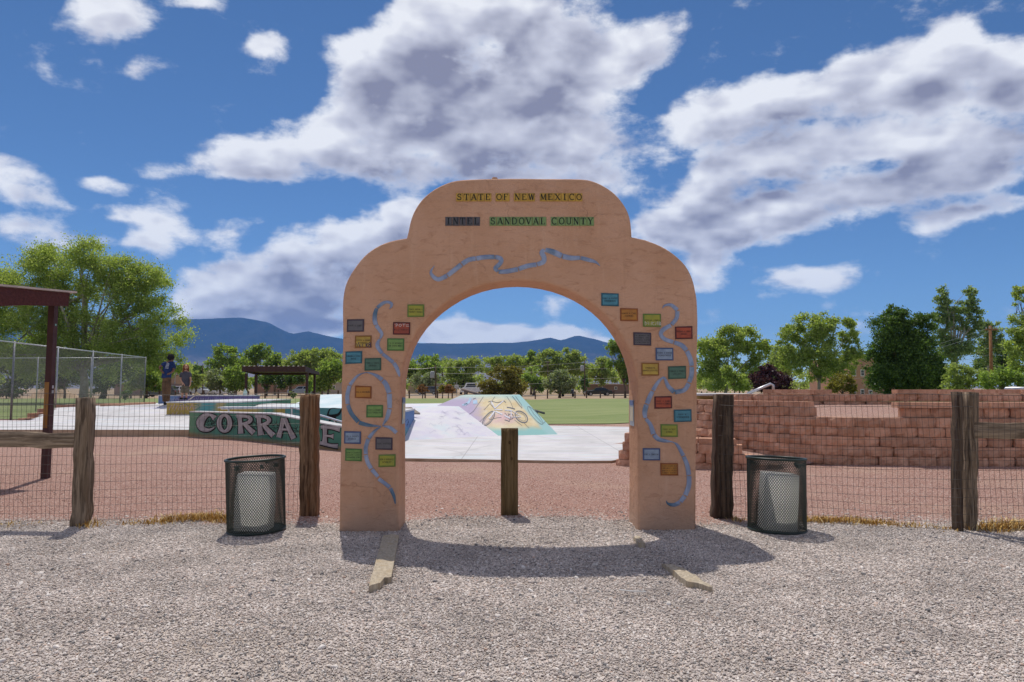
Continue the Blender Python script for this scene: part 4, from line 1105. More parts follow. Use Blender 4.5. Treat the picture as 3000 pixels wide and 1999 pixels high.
# ------------------------------------------------------------------ dry weeds and straw along the fences
def tufts(name, spots, label, mat):
    vs, fs = [], []
    for (x, y, n, sp, hmax) in spots:
        for _ in range(n):
            px, py = x + random.gauss(0, sp), y + random.gauss(0, 0.07)
            h = hmax * random.uniform(0.3, 1.0); a = random.uniform(0, 6.28); lean = random.uniform(0.2, 1.6) * h
            w = random.uniform(0.003, 0.008)
            b = len(vs)
            z = float(gz(px, py)) + 0.01
            dx, dy = math.cos(a), math.sin(a)
            vs += [(px - dy * w, py + dx * w, z), (px + dy * w, py - dx * w, z), (px + dx * lean * 0.5 + dy * w * 0.6, py + dy * lean * 0.5 - dx * w * 0.6, z + h * 0.75), (px + dx * lean * 0.5 - dy * w * 0.6, py + dy * lean * 0.5 + dx * w * 0.6, z + h * 0.75), (px + dx * lean, py + dy * lean, z + h)]
            fs += [(b, b + 1, b + 2, b + 3), (b + 3, b + 2, b + 4)]
    m = MB(); m.add(vs, fs)
    return tag(m.build(name, mat), label, "dry grass", kind="stuff")
def straw_build(N, co):
    r = N.n('ShaderNodeNewGeometry').outputs['Random Per Island']
    return N.ramp(r, [(0.0, (0.20, 0.10, 0.03)), (0.4, (0.50, 0.28, 0.07)), (0.8, (0.66, 0.46, 0.17)), (1.0, (0.74, 0.62, 0.36))]), None, 0
M_STRAW = pmat("straw", straw_build, 0.9, 0.1)
sp = []
for px, py, n, s, h in [(470, 1530, 150, 0.10, 0.04), (540, 1522, 300, 0.16, 0.075), (610, 1520, 320, 0.14, 0.08), (400, 1533, 100, 0.15, 0.03), (650, 1528, 120, 0.10, 0.05), (30, 1536, 80, 0.2, 0.03),
                        (2400, 1528, 260, 0.10, 0.06), (2470, 1528, 260, 0.14, 0.055), (2550, 1534, 260, 0.14, 0.05), (2640, 1540, 140, 0.14, 0.04), (2910, 1552, 300, 0.12, 0.09), (2965, 1545, 300, 0.14, 0.11), (2760, 1548, 60, 0.1, 0.04), (268, 1540, 60, 0.06, 0.08), (2160, 1525, 50, 0.06, 0.05)]:
    g = G(px, py, 0); sp.append((g.x, g.y, n, s, h))
tufts("dry_grass", sp, "golden dry weeds and straw along the foot of the wire fences", M_STRAW)

# ------------------------------------------------------------------ retaining walls of split-face blocks
def block_mesh(seed, h=0.164, cap=False):
    rr = random.Random(seed)
    W_, D = 1.0, 0.28
    nx, nz = 6, 3
    vs, fs = [], []
    for iz in range(nz + 1):
        for ix in range(nx + 1):
            u, v = ix / nx, iz / nz
            e = max(abs(u - 0.5) * 2, 0) ** 8
            y = 0.050 * e + rr.uniform(-0.014, 0.014) + (0.014 * (abs(v - 0.5) * 2) ** 6)
            if cap:
                y = 0.006 * e + rr.uniform(-0.004, 0.004)
            vs.append(((u - 0.5) * W_ * (0.985 if e > 0.5 else 1), y, v * h))
    for iz in range(nz):
        for ix in range(nx):
            a = iz * (nx + 1) + ix
            fs.append((a, a + 1, a + nx + 2, a + nx + 1))
    b = len(vs)
    q = (nx + 1)
    vs += [(-0.47, D, 0), (0.47, D, 0), (0.47, D, h), (-0.47, D, h)]
    fs.append(tuple([nz * q + i for i in range(q)] + [b + 2, b + 3]))
    fs.append(tuple([i for i in range(q - 1, -1, -1)] + [b, b + 1]))
    fs.append(tuple([iz * q for iz in range(nz + 1)] + [b + 3, b])[::1][::-1])
    fs.append(tuple([iz * q + nx for iz in range(nz + 1)] + [b + 2, b + 1]))
    fs.append((b + 1, b, b + 3, b + 2))
    me = bpy.data.meshes.new("block")
    me.from_pydata(vs, [], fs); me.materials.append(M_BLOCK); me.update()
    bm = bmesh.new(); bm.from_mesh(me); bmesh.ops.recalc_face_normals(bm, faces=bm.faces); bm.to_mesh(me); bm.free()
    return me
BLOCKS = [block_mesh(s) for s in range(6)]
CAPS = [block_mesh(20 + s, 0.10, True) for s in range(3)]
class Path:
    def __init__(self, pts):
        self.p = [Vector((x, y, 0)) for x, y in [tuple(q[:2]) for q in catmull(pts, 8)]]
        self.s = [0]
        for a, b in zip(self.p, self.p[1:]):
            self.s.append(self.s[-1] + (b - a).length)
        self.len = self.s[-1]
    def at(self, s):
        s = min(max(s, 0), self.len - 1e-6)
        for i in range(len(self.p) - 1):
            if self.s[i + 1] >= s:
                k = (s - self.s[i]) / (self.s[i + 1] - self.s[i])
                t = (self.p[i + 1] - self.p[i]).normalized()
                return self.p[i].lerp(self.p[i + 1], k), t
    def s_of_px(self, px):
        u = (px - 1500) / FPX / math.cos(PITCH)
        best = min(range(200), key=lambda i: abs(self.at(self.len * i / 199)[0].x / self.at(self.len * i / 199)[0].y - u))
        return self.len * best / 199
def lay(parent, path, z, s0, s1, k, cap=False, set_back=0.0):
    bw = 0.455
    s = s0 - (bw / 2 if k % 2 else 0) * (1 if s0 <= 0.01 else 0)
    off = root_loc(parent)
    if k % 2 and s0 > 0.01:
        first = bw * 0.5
    else:
        first = bw
    while s < s1 - 0.06:
        w = min((first if s == s0 else bw) * random.uniform(0.97, 1.03), s1 - s)
        if w < 0.08:
            break
        p, t = path.at(s + w / 2)
        n = Vector((t.y, -t.x, 0))
        o = bpy.data.objects.new("block", random.choice(CAPS if cap else BLOCKS))
        COL.objects.link(o); o.parent = parent
        o.location = p - n * (set_back + random.uniform(-0.034, 0.034)) + Vector((0, 0, z)) - off
        o.rotation_euler = (0, 0, math.atan2(t.y, t.x) + random.uniform(-0.055, 0.055))
        o.scale = (w - 0.007, 1, 0.98)
        s += w
def loft(name, A, B, zA, zB, mat, parent, n=40, m_=6):
    mb = MB()
    vs = []
    for i in range(n + 1):
        a, _ = A.at(A.len * i / n); b_, _ = B.at(B.len * i / n)
        za = zA(i / n) if callable(zA) else zA; zb = zB(i / n) if callable(zB) else zB
        for j in range(m_ + 1):
            k = j / m_
            vs.append(a.lerp(b_, k) + Vector((0, 0, za + (zb - za) * k + 0.015 * math.sin(i * 1.3 + j * 2.1) * math.sin(math.pi * k))))
    mb.add(vs, [(i * (m_ + 1) + j, (i + 1) * (m_ + 1) + j, (i + 1) * (m_ + 1) + j + 1, i * (m_ + 1) + j + 1) for i in range(n) for j in range(m_)])
    return mb.build(name, mat, parent, smooth=True)
CH = 0.168
pM = Path([(3.72, 15.6), (4.15, 14.3), (4.8, 13.1), (5.65, 12.25), (6.65, 11.92), (8.1, 11.80), (11.0, 11.75)])
pU = Path([(4.9, 16.6), (5.9, 15.7), (7.2, 15.35), (9.2, 15.2), (13.0, 15.1)])
pL = Path([(1.93, 12.95), (2.7, 12.62), (3.5, 12.32), (4.2, 12.12), (4.75, 12.05)])
wm = thing("retaining_wall", "tall curved retaining wall of pinkish split-face blocks behind the right fence", "retaining wall", (6.0, 12.1, 0))
sl, sr = pM.s_of_px(2362), pM.s_of_px(2652)
for k in range(6):
    lay(wm, pM, -0.07 + k * CH, 0, pM.len, k, set_back=k * 0.018)
lay(wm, pM, -0.07 + 6 * CH, 0, sl + 0.03, 6, set_back=0.115); lay(wm, pM, -0.07 + 6 * CH, sr, pM.len, 6, set_back=0.115)
lay(wm, pM, -0.07 + 7 * CH, 0, sl - 0.05, 7, True, 0.105); lay(wm, pM, -0.07 + 7 * CH, sr - 0.14, pM.len, 7, True, 0.105)
wu = thing("retaining_wall", "low upper retaining wall of pinkish blocks with stepped caps behind the red terrace", "retaining wall", (8.0, 15.3, 0))
for k in range(3):
    lay(wu, pU, 0.82 + k * CH, 0, pU.len, k, set_back=k * 0.018)
sa, sb = pU.s_of_px(2432), pU.s_of_px(2625)
sc0 = pU.s_of_px(2230)
lay(wu, pU, 0.82 + 3 * CH, sc0, sa, 7, True, 0.04); lay(wu, pU, 0.82 + 3 * CH, sb, pU.len, 8, True, 0.04)
wl = thing("retaining_wall", "short low wall of pinkish blocks stepping down beside the arch's right pillar", "retaining wall", (3.2, 12.4, 0))
s3 = pL.s_of_px(1930)
for k, (e0, e1) in enumerate([(0.0, pL.len), (0.05, pL.s_of_px(2200)), (0.13, pL.s_of_px(2168)), (0.17, s3)]):
    lay(wl, pL, -0.05 + k * 0.166, e0, e1, k + (10 if e0 else 0), set_back=k * 0.010)
lay(wl, pL, -0.05 + 3 * 0.166, s3, pL.s_of_px(2150), 1, True, 0.03)
tag(loft("red_terrace", Path([(p.x + 0.0, p.y + 0.20) for p in pM.p[::6]]), Path([(p.x, p.y + 0.05) for p in pU.p[::4]]), lambda k: 0.90, lambda k: 1.09, M_RED, None), kind="structure")
tag(loft("red_bank", Path([(p.x, p.y + 0.16) for p in pL.p[::4]]), Path([(3.9, 15.4), (4.3, 14.0), (5.0, 13.0), (5.6, 12.45)]), lambda k: 0.40 - 0.36 * k ** 2, lambda k: 0.34 - 0.2 * k, M_RED, None), kind="structure")
tag(loft("upper_terrace", Path([(p.x, p.y + 0.10) for p in pU.p[::4]]), Path([(3.6, 20), (6, 25), (14, 26), (22, 26)]), 1.24, 1.20, M_RED, None), kind="structure")
# ------------------------------------------------------------------ the skate park
def poly_slab(name, pts, z0, z1, mats, parent=None, bev=0.0):
    m = MB()
    n = len(pts)
    m.add([(x, y, z1) for x, y in pts], [tuple(range(n))], 0)
    m.add([(x, y, z1) for x, y in pts] + [(x, y, z0) for x, y in pts], [(i, i + n, (i + 1) % n + n, (i + 1) % n) for i in range(n)], 1)
    return m.build(name, mats, parent)
gp = lambda px, py, z: tuple(G(px, py, z)[:2])
pad_pts = [gp(1040, 1336, .05), gp(1185, 1343, .05), gp(1450, 1347, .05), gp(1650, 1350, .05), gp(1790, 1350, .05), (2.25, 13.75), (2.9, 13.4), (3.6, 14.2), (4.2, 15.6), (5.0, 18.0), (5.6, 22.0), gp(1850, 1251, .05), (-3.0, 27.0), (-3.5, 20.0), (-3.6, 15.2)]
pad = poly_slab("skate_pad", pad_pts, -0.12, 0.05, [M_CONC, M_CONC_EDGE])
tag(pad, kind="structure")
def deck_z(x, y):
    return 0.334 + (0.36 + 0.14 * sstep(-17.5, -13.5, x)) * np.clip((y - 23.0) / 3.8, 0, 1)
def in_deck(x, y):
    left = np.where(y < 23.4, -40, np.where(y < 26.8, -16.4 - (y - 23.4) / 3.4 * 1.4, -17.8 - (y - 26.8) * 0.05))
    return (x > left) & (x < -7.2 + (y - 18.4) * 0.25) & (y < np.where(x > -11.5, 28.2, 36))
xs_ = np.concatenate([np.linspace(-36, -18.5, 10), np.linspace(-18.2, -3.0, 77)])
deck = grid_mesh("upper_skate_pad", xs_, np.concatenate([np.linspace(18.55, 23, 12), np.linspace(23.3, 36, 40)]), deck_z, M_CONC, keep=in_deck)
tag(deck, kind="structure")
m = MB()
x0, x1 = -36.0, P(553, 1257, 18.55).x
m.add([(x0, 18.55, -0.1), (x1, 18.55, -0.1), (x1, 18.55, 0.332), (x0, 18.55, 0.332)], [(0, 1, 2, 3)])
m.add([(x1 + 0.3, 18.9, -0.1), (-3.2, 28.3, -0.1), (-3.2, 28.3, 0.8), (x1 + 0.3, 18.9, 0.33)], [(0, 1, 2, 3)])
tag(m.build("upper_pad_kerb", M_CONC_EDGE), kind="structure")
# timber border behind the bank
for i, (px0, py0, px1, py1, z) in enumerate([(170, 1187, 300, 1184, 0.76), (300, 1184, 450, 1179, 0.80), (118, 1199, 165, 1196, 0.62), (88, 1212, 130, 1210, 0.50), (62, 1227, 95, 1225, 0.42)]):
    a, b_ = G(px0, py0, z), G(px1, py1, z)
    m = MB()
    d = (b_ - a); L = d.length; ang = math.atan2(d.y, d.x)
    m.box((a + b_) / 2 - Vector((0, 0, 0.11)), (L, 0.22, 0.24), ang)
    o = m.build("landscape_timber", M_BLOCK)
    tag(o, ["long reddish timber edging the skate deck near the chain link fence", "far reddish timber edging the deck behind the two skaters", "upper short reddish timber of the step row at the lawn's edge",
            "middle short reddish timber of the step row at the lawn's edge", "lowest short reddish timber of the step row at the lawn's edge"][i], "timber", "timbers along the deck")

# --- mural wall with the big letters
wa, wb = P(553, 1280, 18.45), P(1130, 1280, 15.3)
wdir = Vector((wb.x - wa.x, wb.y - wa.y, 0)).normalized(); wn = Vector((wdir.y, -wdir.x, 0))
wp0 = Vector((wa.x, wa.y, 0))
wlen = math.hypot(wb.x - wa.x, wb.y - wa.y)
zt_l = on_plane(553, 1205, wp0, wn).z
pk = on_plane(795, 1205, wp0, wn); pe = on_plane(1000, 1249, wp0, wn)
s_k, s_e = (pk - wp0).dot(wdir), (pe - wp0).dot(wdir)
z_at = lambda s: zt_l if s < s_k else zt_l + (pe.z - zt_l) * (s - s_k) / (s_e - s_k)
mural = thing("mural_ledge", "long green skate ledge wall spray painted with big silver letters", "skate ledge", (wa.x, wa.y, 0))
def mural_build(N, co):
    z = N.n('ShaderNodeSeparateXYZ', {0: co}).outputs[2]
    x = N.n('ShaderNodeSeparateXYZ', {0: co}).outputs[0]
    k = N.noise(co, 1.5, 5, 0.6)
    c = N.mix(N.rng(k, 0.3, 0.7), (0.045, 0.17, 0.12), (0.10, 0.27, 0.20))
    c = N.mix(N.rng(x, 0.0, 0.7, 0.7, 0.0), c, (0.18, 0.33, 0.18))
    low = N.math('ADD', N.math('SUBTRACT', z, N.math('MULTIPLY', x, -0.036)), N.math('MULTIPLY', N.noise(co, 3.0, 4, 0.6), 0.12))
    c = N.mix(N.rng(low, 0.24, 0.40, 1.0, 0.0), c, (0.30, 0.20, 0.10))
    return c, N.noise(co, 30, 4, 0.6), 0.003
M_MURAL = pmat("mural_paint", mural_build, 0.7, 0.25)
m = MB()
prof = [(0, zt_l), (s_k, zt_l), (wlen, z_at(wlen))]
th = 0.32
f = lambda s, z, d: wp0 + wdir * s + Vector((0, 0, z)) - wn * d
vs = [f(s, -0.15, 0) for s, z in prof] + [f(s, z, 0) for s, z in prof] + [f(s, -0.15, th) for s, z in prof] + [f(s, z, th) for s, z in prof]
m.add(vs, [(0, 1, 4, 3), (1, 2, 5, 4), (7, 6, 9, 10), (8, 7, 10, 11), (6, 0, 3, 9), (2, 8, 11, 5)], 0)
m.add([f(s, z + 0.0, -0.012) for s, z in prof] + [f(s, z + 0.0, th) for s, z in prof] + [f(s, z - 0.03, -0.012) for s, z in prof], [(0, 1, 4, 3), (1, 2, 5, 4), (6, 7, 1, 0), (7, 8, 2, 1)], 1)
m.build("ledge_body", [M_MURAL, M_CONC], mural)
M_SILVER, M_SILVER2 = mottled("silver_spray", (0.30, 0.28, 0.29), (0.44, 0.41, 0.42), 4.0, 0.5, 0.0), flat("silver_highlight", (0.56, 0.54, 0.55), 0.5)
Z2 = (400, 1000, 3.92)
LET = [
    ("C", [[(902, 885, 66), (850, 846, 30), (785, 862, 66), (735, 930, 92), (752, 1000, 62), (830, 1020, 34), (900, 988, 8)]]),
    ("O", [[(1012 + 62 * math.cos(a), 942 + 92 * math.sin(a), 30 + 22 * abs(math.cos(a))) for a in np.linspace(-1.5, 4.8, 16)]]),
    ("R", [[(1183, 848, 58), (1192, 950, 46), (1200, 1062, 66)], [(1150, 860, 40), (1255, 862, 36), (1312, 890, 44), (1290, 930, 40), (1215, 952, 30)], [(1240, 945, 40), (1290, 1000, 52), (1350, 1055, 62)]]),
    ("R", [[(1405, 850, 56), (1412, 960, 44), (1432, 1080, 72)], [(1365, 862, 40), (1470, 866, 36), (1525, 900, 46), (1500, 940, 40), (1435, 962, 30)], [(1455, 955, 40), (1510, 1020, 52), (1575, 1085, 64)]]),
    ("A", [[(1690, 882, 60), (1668, 980, 44), (1632, 1105, 58)], [(1700, 882, 50), (1745, 990, 46), (1808, 1120, 64)], [(1660, 1012, 24), (1760, 1016, 24)]]),
    ("L", [[(1925, 900, 60), (1932, 1020, 46), (1938, 1150, 60)], [(1930, 1165, 40), (2040, 1185, 44)]]),
    ("E", [[(2165, 965, 56), (2165, 1080, 44), (2160, 1180, 60)], [(2120, 985, 40), (2240, 992, 36), (2340, 1010, 60)], [(2165, 1085, 24), (2230, 1090, 26), (2265, 1092, 60)], [(2110, 1165, 40), (2220, 1195, 36), (2315, 1205, 50)]]),
    ("S", [[(2560, 1010, 60), (2470, 1000, 36), (2430, 1050, 50), (2500, 1110, 56), (2560, 1160, 50), (2500, 1220, 40), (2420, 1210, 56)]]),
]
def wall_put(lift):
    return lambda x, y, l: on_plane(Z2[0] + x / Z2[2], Z2[1] + y / Z2[2], wp0, wn) + wn * (lift + l)
for li, (nm, strokes) in enumerate(LET):
    mo, mf, mh = MB(), MB(), MB()
    for i, stk in enumerate(strokes):
        cs = catmull(stk, 4)
        stroke(mo, [(c[0] + 3, c[1] + 2) for c in cs], [c[2] + 26 for c in cs], wall_put(0.004), 0.0007 * i)
        stroke(mf, [(c[0], c[1]) for c in cs], [c[2] for c in cs], wall_put(0.008), 0.0007 * i)
        stroke(mh, [(c[0] - c[2] * 0.30, c[1] - 2) for c in cs], [5 for c in cs], wall_put(0.012), 0.0005 * i)
    lo = mf.build("painted_letter", M_SILVER, mural)
    mo.build("black_outline", M_BLACK, lo); mh.build("highlight", M_SILVER2, lo)
m = MB()
k = 0
for cx_, cy_ in ((915, 950), (1110, 950), (1350, 960), (1600, 975), (1860, 1010), (1010, 945), (840, 940)):
    for a in np.linspace(0, 2 * math.pi, 15)[:-1]:
        a += random.uniform(-0.15, 0.15); l = random.uniform(60, 105)
        stroke(m, [(cx_ + 18 * math.cos(a), cy_ + 18 * math.sin(a)), (cx_ + l * math.cos(a), cy_ + l * 0.85 * math.sin(a))], [7, 2], wall_put(0.0015), 0.0002 * (k % 8)); k += 1
m.build("burst_lines", M_BLACK, mural)

# --- painted box the skaters stand at
def banded(name, bands, zlow=None, axis=0):
    """paint that changes along x of the thing, with cloudy borders"""
    def f_(N, co):
        sp_ = N.n('ShaderNodeSeparateXYZ', {0: co})
        x = N.math('ADD', sp_.outputs[axis], N.math('MULTIPLY', N.math('SUBTRACT', N.noise(co, 1.6, 4, 0.6), 0.5), 1.1))
        c = bands[0][1]
        for at, col in bands[1:]:
            c = N.mix(N.rng(x, at - 0.25, at + 0.25), c, col)
        if zlow:
            zz = N.math('ADD', sp_.outputs[2], N.math('MULTIPLY', N.math('SUBTRACT', N.noise(co, 2.5, 4, 0.6), 0.5), 0.35))
            c = N.mix(N.rng(zz, zlow[0], zlow[0] + 0.3, 1.0, 0.0), c, zlow[1])
        return c, N.noise(co, 25, 4, 0.6), 0.003
    return pmat(name, f_, 0.7, 0.25)
YEL, TEAL, GRN, BLU, PUR = (0.44, 0.31, 0.085), (0.10, 0.30, 0.31), (0.10, 0.27, 0.20), (0.10, 0.20, 0.42), (0.12, 0.10, 0.26)
def painted_box(name, label, px0, px1, Y0, Y1, z0, z1, mat, cat="skate ledge", top=None):
    xa, xb = P(px0, 1200, Y0).x, P(px1, 1200, Y0).x
    t = thing(name, label, cat, (xa, Y0, z0))
    m = MB()
    m.add([(xa, Y0, z0), (xb, Y0, z0), (xb, Y1, z0), (xa, Y1, z0), (xa, Y0, z1), (xb, Y0, z1), (xb, Y1, z1), (xa, Y1, z1)], [(0, 1, 5, 4), (1, 2, 6, 5), (2, 3, 7, 6), (3, 0, 4, 7)], 0)
    m.build("painted_side", mat, t)
    m = MB(); m.box(((xa + xb) / 2, (Y0 + Y1) / 2, z1 + 0.02), (xb - xa + 0.04, Y1 - Y0 + 0.04, 0.045))
    m.build("top_slab", top or M_CONC, t)
    return t, xa, xb
def tagging(parent, Y, zc, pts_rows, w, mat, name="spray_tag"):
    m = MB()
    for i, r in enumerate(pts_rows):
        stroke(m, [tuple(q) for q in r], w, lambda x, y, l: P(x, y, Y) + Vector((0, -0.006 - l, 0)), 0.0004 * i)
    m.build(name, mat, parent)
M_PINK = flat("pink_spray", (0.55, 0.36, 0.48), 0.6)
tb, xa, xb = painted_box("painted_box", "yellow and teal spray painted concrete box at the two skaters' feet", 488, 686, 24.4, 30.6, 0.25, 0.93, banded("box_paint", [(0, YEL), (1.15, TEAL), (1.75, YEL), (2.05, GRN)]))
zt = lambda pts: [(400 + x / 3.92, 1000 + y / 3.92) for x, y in pts]
tagging(tb, 24.4, 0, [zt([(375, 790), (400, 730), (415, 780), (440, 720)]), zt([(440, 800), (470, 730), (480, 790), (510, 720), (520, 790)]), zt([(540, 720), (545, 790), (575, 740), (590, 790)]), zt([(610, 780), (640, 720), (655, 785), (690, 760)]),
                      zt([(390, 870), (420, 820), (440, 870), (470, 810)]), zt([(490, 880), (520, 820), (545, 880), (570, 830)])], 1.6, M_PINK)
tagging(tb, 24.4, 0, [zt([(655, 720), (715, 735), (725, 765), (680, 790)]), zt([(500, 730), (560, 715), (600, 745)])], 1.3, flat("dark_teal_spray", (0.03, 0.16, 0.16)))
tl, _, _ = painted_box("long_ledge", "low blue and purple tagged ledge running behind the skaters with a bottle on top", 463, 746, 31.0, 31.6, 0.70, 1.10, banded("ledge_paint", [(0, (0.14, 0.22, 0.40)), (0.9, PUR), (3.2, (0.15, 0.13, 0.30))]))
m = MB()
rr = random.Random(5)
for i in range(46):
    x = 498 + i * 5.1; y = 1170 + rr.uniform(-2, 2)
    stroke(m, [(x, y + 4), (x + rr.uniform(1, 4), y - 4), (x + rr.uniform(2, 5), y + 3)], 1.2, lambda a, b_, l: P(a, b_, 31.0) + Vector((0, -0.006 - l, 0)), 0.0003 * (i % 5))
m.build("spray_tag", flat("pale_spray", (0.42, 0.40, 0.52)), tl)
ty, _, _ = painted_box("yellow_ledge", "yellow and green painted ledge behind the letter wall, under the grind rail", 640, 838, 21.0, 21.6, 0.20, 0.84, banded("yellow_ledge_paint", [(0, YEL), (1.3, GRN), (1.7, YEL)]))

# --- hip ramp behind the near brown post and its black flourish
fx = thing("hip_ramp", "pale blue hip ramp with yellow and green painted side between brown post and arch", "skate ramp", tuple(P(838, 1240, 20.2)))
A_, B_ = P(836, 1184, 20.2), P(1120, 1196, 19.4)
A_.z = 0.90; B_.z = 0.86
m = MB()
m.add([(A_.x, A_.y, -0.1), (B_.x, B_.y, -0.1), B_, A_], [(0, 1, 2, 3)])
m.add([(A_.x, A_.y, -0.1), A_, (A_.x, 26, 0.9), (A_.x, 26, -0.1)], [(0, 1, 2, 3)])
m.build("painted_side", banded("hip_paint", [(0, YEL), (0.9, (0.28, 0.30, 0.10)), (1.6, GRN)], (0.45, TEAL)), fx)
m = MB()
C_, D_ = P(935, 1157, 23.5), P(1130, 1155, 23.3)
m.add([A_, B_, D_, C_, (A_.x, 26, 0.9), (C_.x, 25.5, C_.z), (D_.x, 25.5, D_.z)], [(0, 1, 2, 3), (4, 0, 3, 5), (3, 2, 6, 5)])
m.build("ramp_surface", mottled("pale_blue_concrete", (0.48, 0.62, 0.66), (0.66, 0.72, 0.74), 1.2, 0.75, 0.002, 30), fx)
m = MB()
hipn = Vector((B_.y - A_.y, -(B_.x - A_.x), 0)).normalized()
put = lambda x, y, l: on_plane(400 + x / 3.92, 1000 + y / 3.92, A_, hipn) + hipn * (0.006 + l)
for i, stk in enumerate([[(2195, 850, 20), (2230, 775, 12), (2335, 775, 6)], [(2190, 845, 18), (2240, 860, 36), (2320, 840, 30), (2360, 770, 10)], [(2260, 860, 34), (2230, 900, 20), (2190, 940, 6)], [(2270, 870, 34), (2290, 910, 24), (2290, 945, 8)]]):
    cs = catmull(stk, 4); stroke(m, [(c[0], c[1]) for c in cs], [c[2] for c in cs], put, 0.0005 * i)
m.build("black_flourish", M_BLACK, fx)

# --- blue end box inside the arch
te, xa, xb = painted_box("blue_end_box", "blue painted ledge end with teal foot at the left edge of the archway view", 1075, 1178, 18.3, 20.6, 0.04, 0.80, banded("blue_box_paint", [(-1, BLU), (5, BLU)], (0.12, TEAL)))
tagging(te, 18.3, 0, [[(1188, 1236), (1194, 1228), (1198, 1240)], [(1190, 1246), (1199, 1242), (1203, 1252)], [(1192, 1250), (1196, 1236)]], 0.9, M_BLACK)
m = MB()
q0, q1, q2, q3 = P(1120, 1195, 21.0), P(1205, 1193, 21.0), P(1231, 1210, 20.8), P(1120, 1208, 20.8)
m.add([q0, q1, q2, q3], [(3, 2, 1, 0)]); m.add([q1, q2, q2 - Vector((0, 0, 0.05)), q1 - Vector((0, 0, 0.05)), q3, q3 - Vector((0, 0, 0.05))], [(0, 1, 2, 3), (1, 4, 5, 2)])
o = m.build("steel_kicker", mottled("tan_plywood", (0.30, 0.25, 0.20), (0.40, 0.34, 0.28), 3.0))
tag(o, "brown metal edged kicker plate lying behind the blue painted box", "kicker ramp")

# --- the pyramid with the bicycle mural
pyr = thing("pyramid_ramp", "painted concrete pyramid ramp with a bicycle mural seen through the arch", "skate ramp", tuple(G(1475, 1277, .05)))
R0 = G(1475, 1277, .05); B1 = G(1460, 1278, .05); C0 = G(1634, 1273, .05)
R1 = P(1475, 1159, 23.0)
TL = P(1350, 1159, 23.45)
nl = (B1 - R0).cross(R1 - R0).normalized()
nl = (R1 - R0).cross(TL - R0).normalized()
if nl.y > 0: nl = -nl
nr = (C0 - R0).cross(R1 - R0).normalized()
if nr.y > 0: nr = -nr
TR = on_plane(1525, 1159, R0, nr)
P0, T1 = on_plane(1280, 1189, R0, nl), on_plane(1345, 1191, R0, nl)
B1 = on_plane(1460, 1277, R0, nl)
def pyr_build(N, co):
    s_ = N.n('ShaderNodeSeparateXYZ', {0: co})
    x, z = s_.outputs[0], s_.outputs[2]
    w_ = N.math('MULTIPLY', N.math('SUBTRACT', N.noise(co, 1.7, 4, 0.6), 0.5), 0.9)
    c = N.mix(N.rng(N.noise(co, 2.5, 4, 0.6), 0.35, 0.65), (0.60, 0.47, 0.25), (0.68, 0.58, 0.38))
    xx = N.math('ADD', x, w_)
    c = N.mix(N.rng(N.math('ADD', xx, N.math('MULTIPLY', z, 0.5)), -0.75, -0.15, 1.0, 0.0), c, (0.40, 0.33, 0.48))
    d = N.vmath('SUBTRACT', co, (-0.05, 0.9, 0.5))
    ln = N.n('ShaderNodeVectorMath', {0: N.vmath('MULTIPLY', d, (0.8, 0.6, 1.6))}, operation='LENGTH').outputs['Value']
    c = N.mix(N.rng(N.math('ADD', ln, w_), 0.15, 0.62, 0.55, 0.0), c, (0.56, 0.30, 0.48))
    zz = N.math('ADD', z, N.math('MULTIPLY', w_, 0.25))
    c = N.mix(N.rng(zz, 0.10, 0.28, 1.0, 0.0), c, (0.24, 0.48, 0.46))
    c = N.mix(N.rng(zz, 0.92, 1.2), c, (0.42, 0.56, 0.50))
    c = N.mix(N.rng(N.math('ADD', N.math('ADD', x, N.math('MULTIPLY', z, 0.95)), N.math('MULTIPLY', w_, 0.3)), 1.25, 1.42), c, (0.30, 0.51, 0.51))
    return c, N.noise(co, 25, 4, 0.6), 0.003
M_PYR = pmat("pyramid_mural", pyr_build, 0.7, 0.3)
m = MB()
m.add([P0, T1, B1, R0, R1, TL], [(0, 1, 2, 3, 4, 5)])
m.add([R0, C0, TR, R1], [(0, 1, 2, 3)])
m.add([C0, (C0.x, 28, .05), (TR.x, 26, TR.z), TR], [(0, 1, 2, 3)])
m.add([TL, R1, TR, (TR.x, 26, TR.z), (TL.x, 26, TL.z)], [(0, 1, 2, 3, 4)])
m.add([P0, TL, (TL.x, 26, TL.z), (P0.x, 27.5, 0.85)], [(0, 1, 2, 3)])
m.build("mural_face", M_PYR, pyr)
m = MB()
b0 = G(1060, 1296, .052); t0 = Vector((P(1060, 1195, 21.6).x, 21.6, T1.z))
m.add([b0, B1, T1, P0, (P0.x, 27.5, 0.85), (t0.x, 27, 0.84), t0], [(0, 1, 2, 6), (6, 2, 3, 4, 5)])
def bank_build(N, co):
    k = N.noise(N.vmath('MULTIPLY', co, (1, 1, 2)), 1.3, 5, 0.6)
    c = N.mix(N.rng(k, 0.35, 0.6), (0.60, 0.57, 0.66), (0.66, 0.65, 0.67))
    k2 = N.noise(N.vmath('ADD', co, (5, 1, 0)), 1.0, 5, 0.6)
    c = N.mix(N.math('MULTIPLY', N.rng(k2, 0.5, 0.65), 0.5), c, (0.48, 0.64, 0.68))
    return c, N.noise(co, 30, 4, 0.6), 0.002
m.build("low_bank", pmat("bank_paint", bank_build, 0.75, 0.3), pyr)
Z4 = (1150, 950, 3.136)
def pyr_put(x, y, l):
    px, py = Z4[0] + x / Z4[2], Z4[1] + y / Z4[2]
    n_ = nl if px < 1475 else nr
    return on_plane(px, py, R0, n_) + n_ * (0.006 + l)
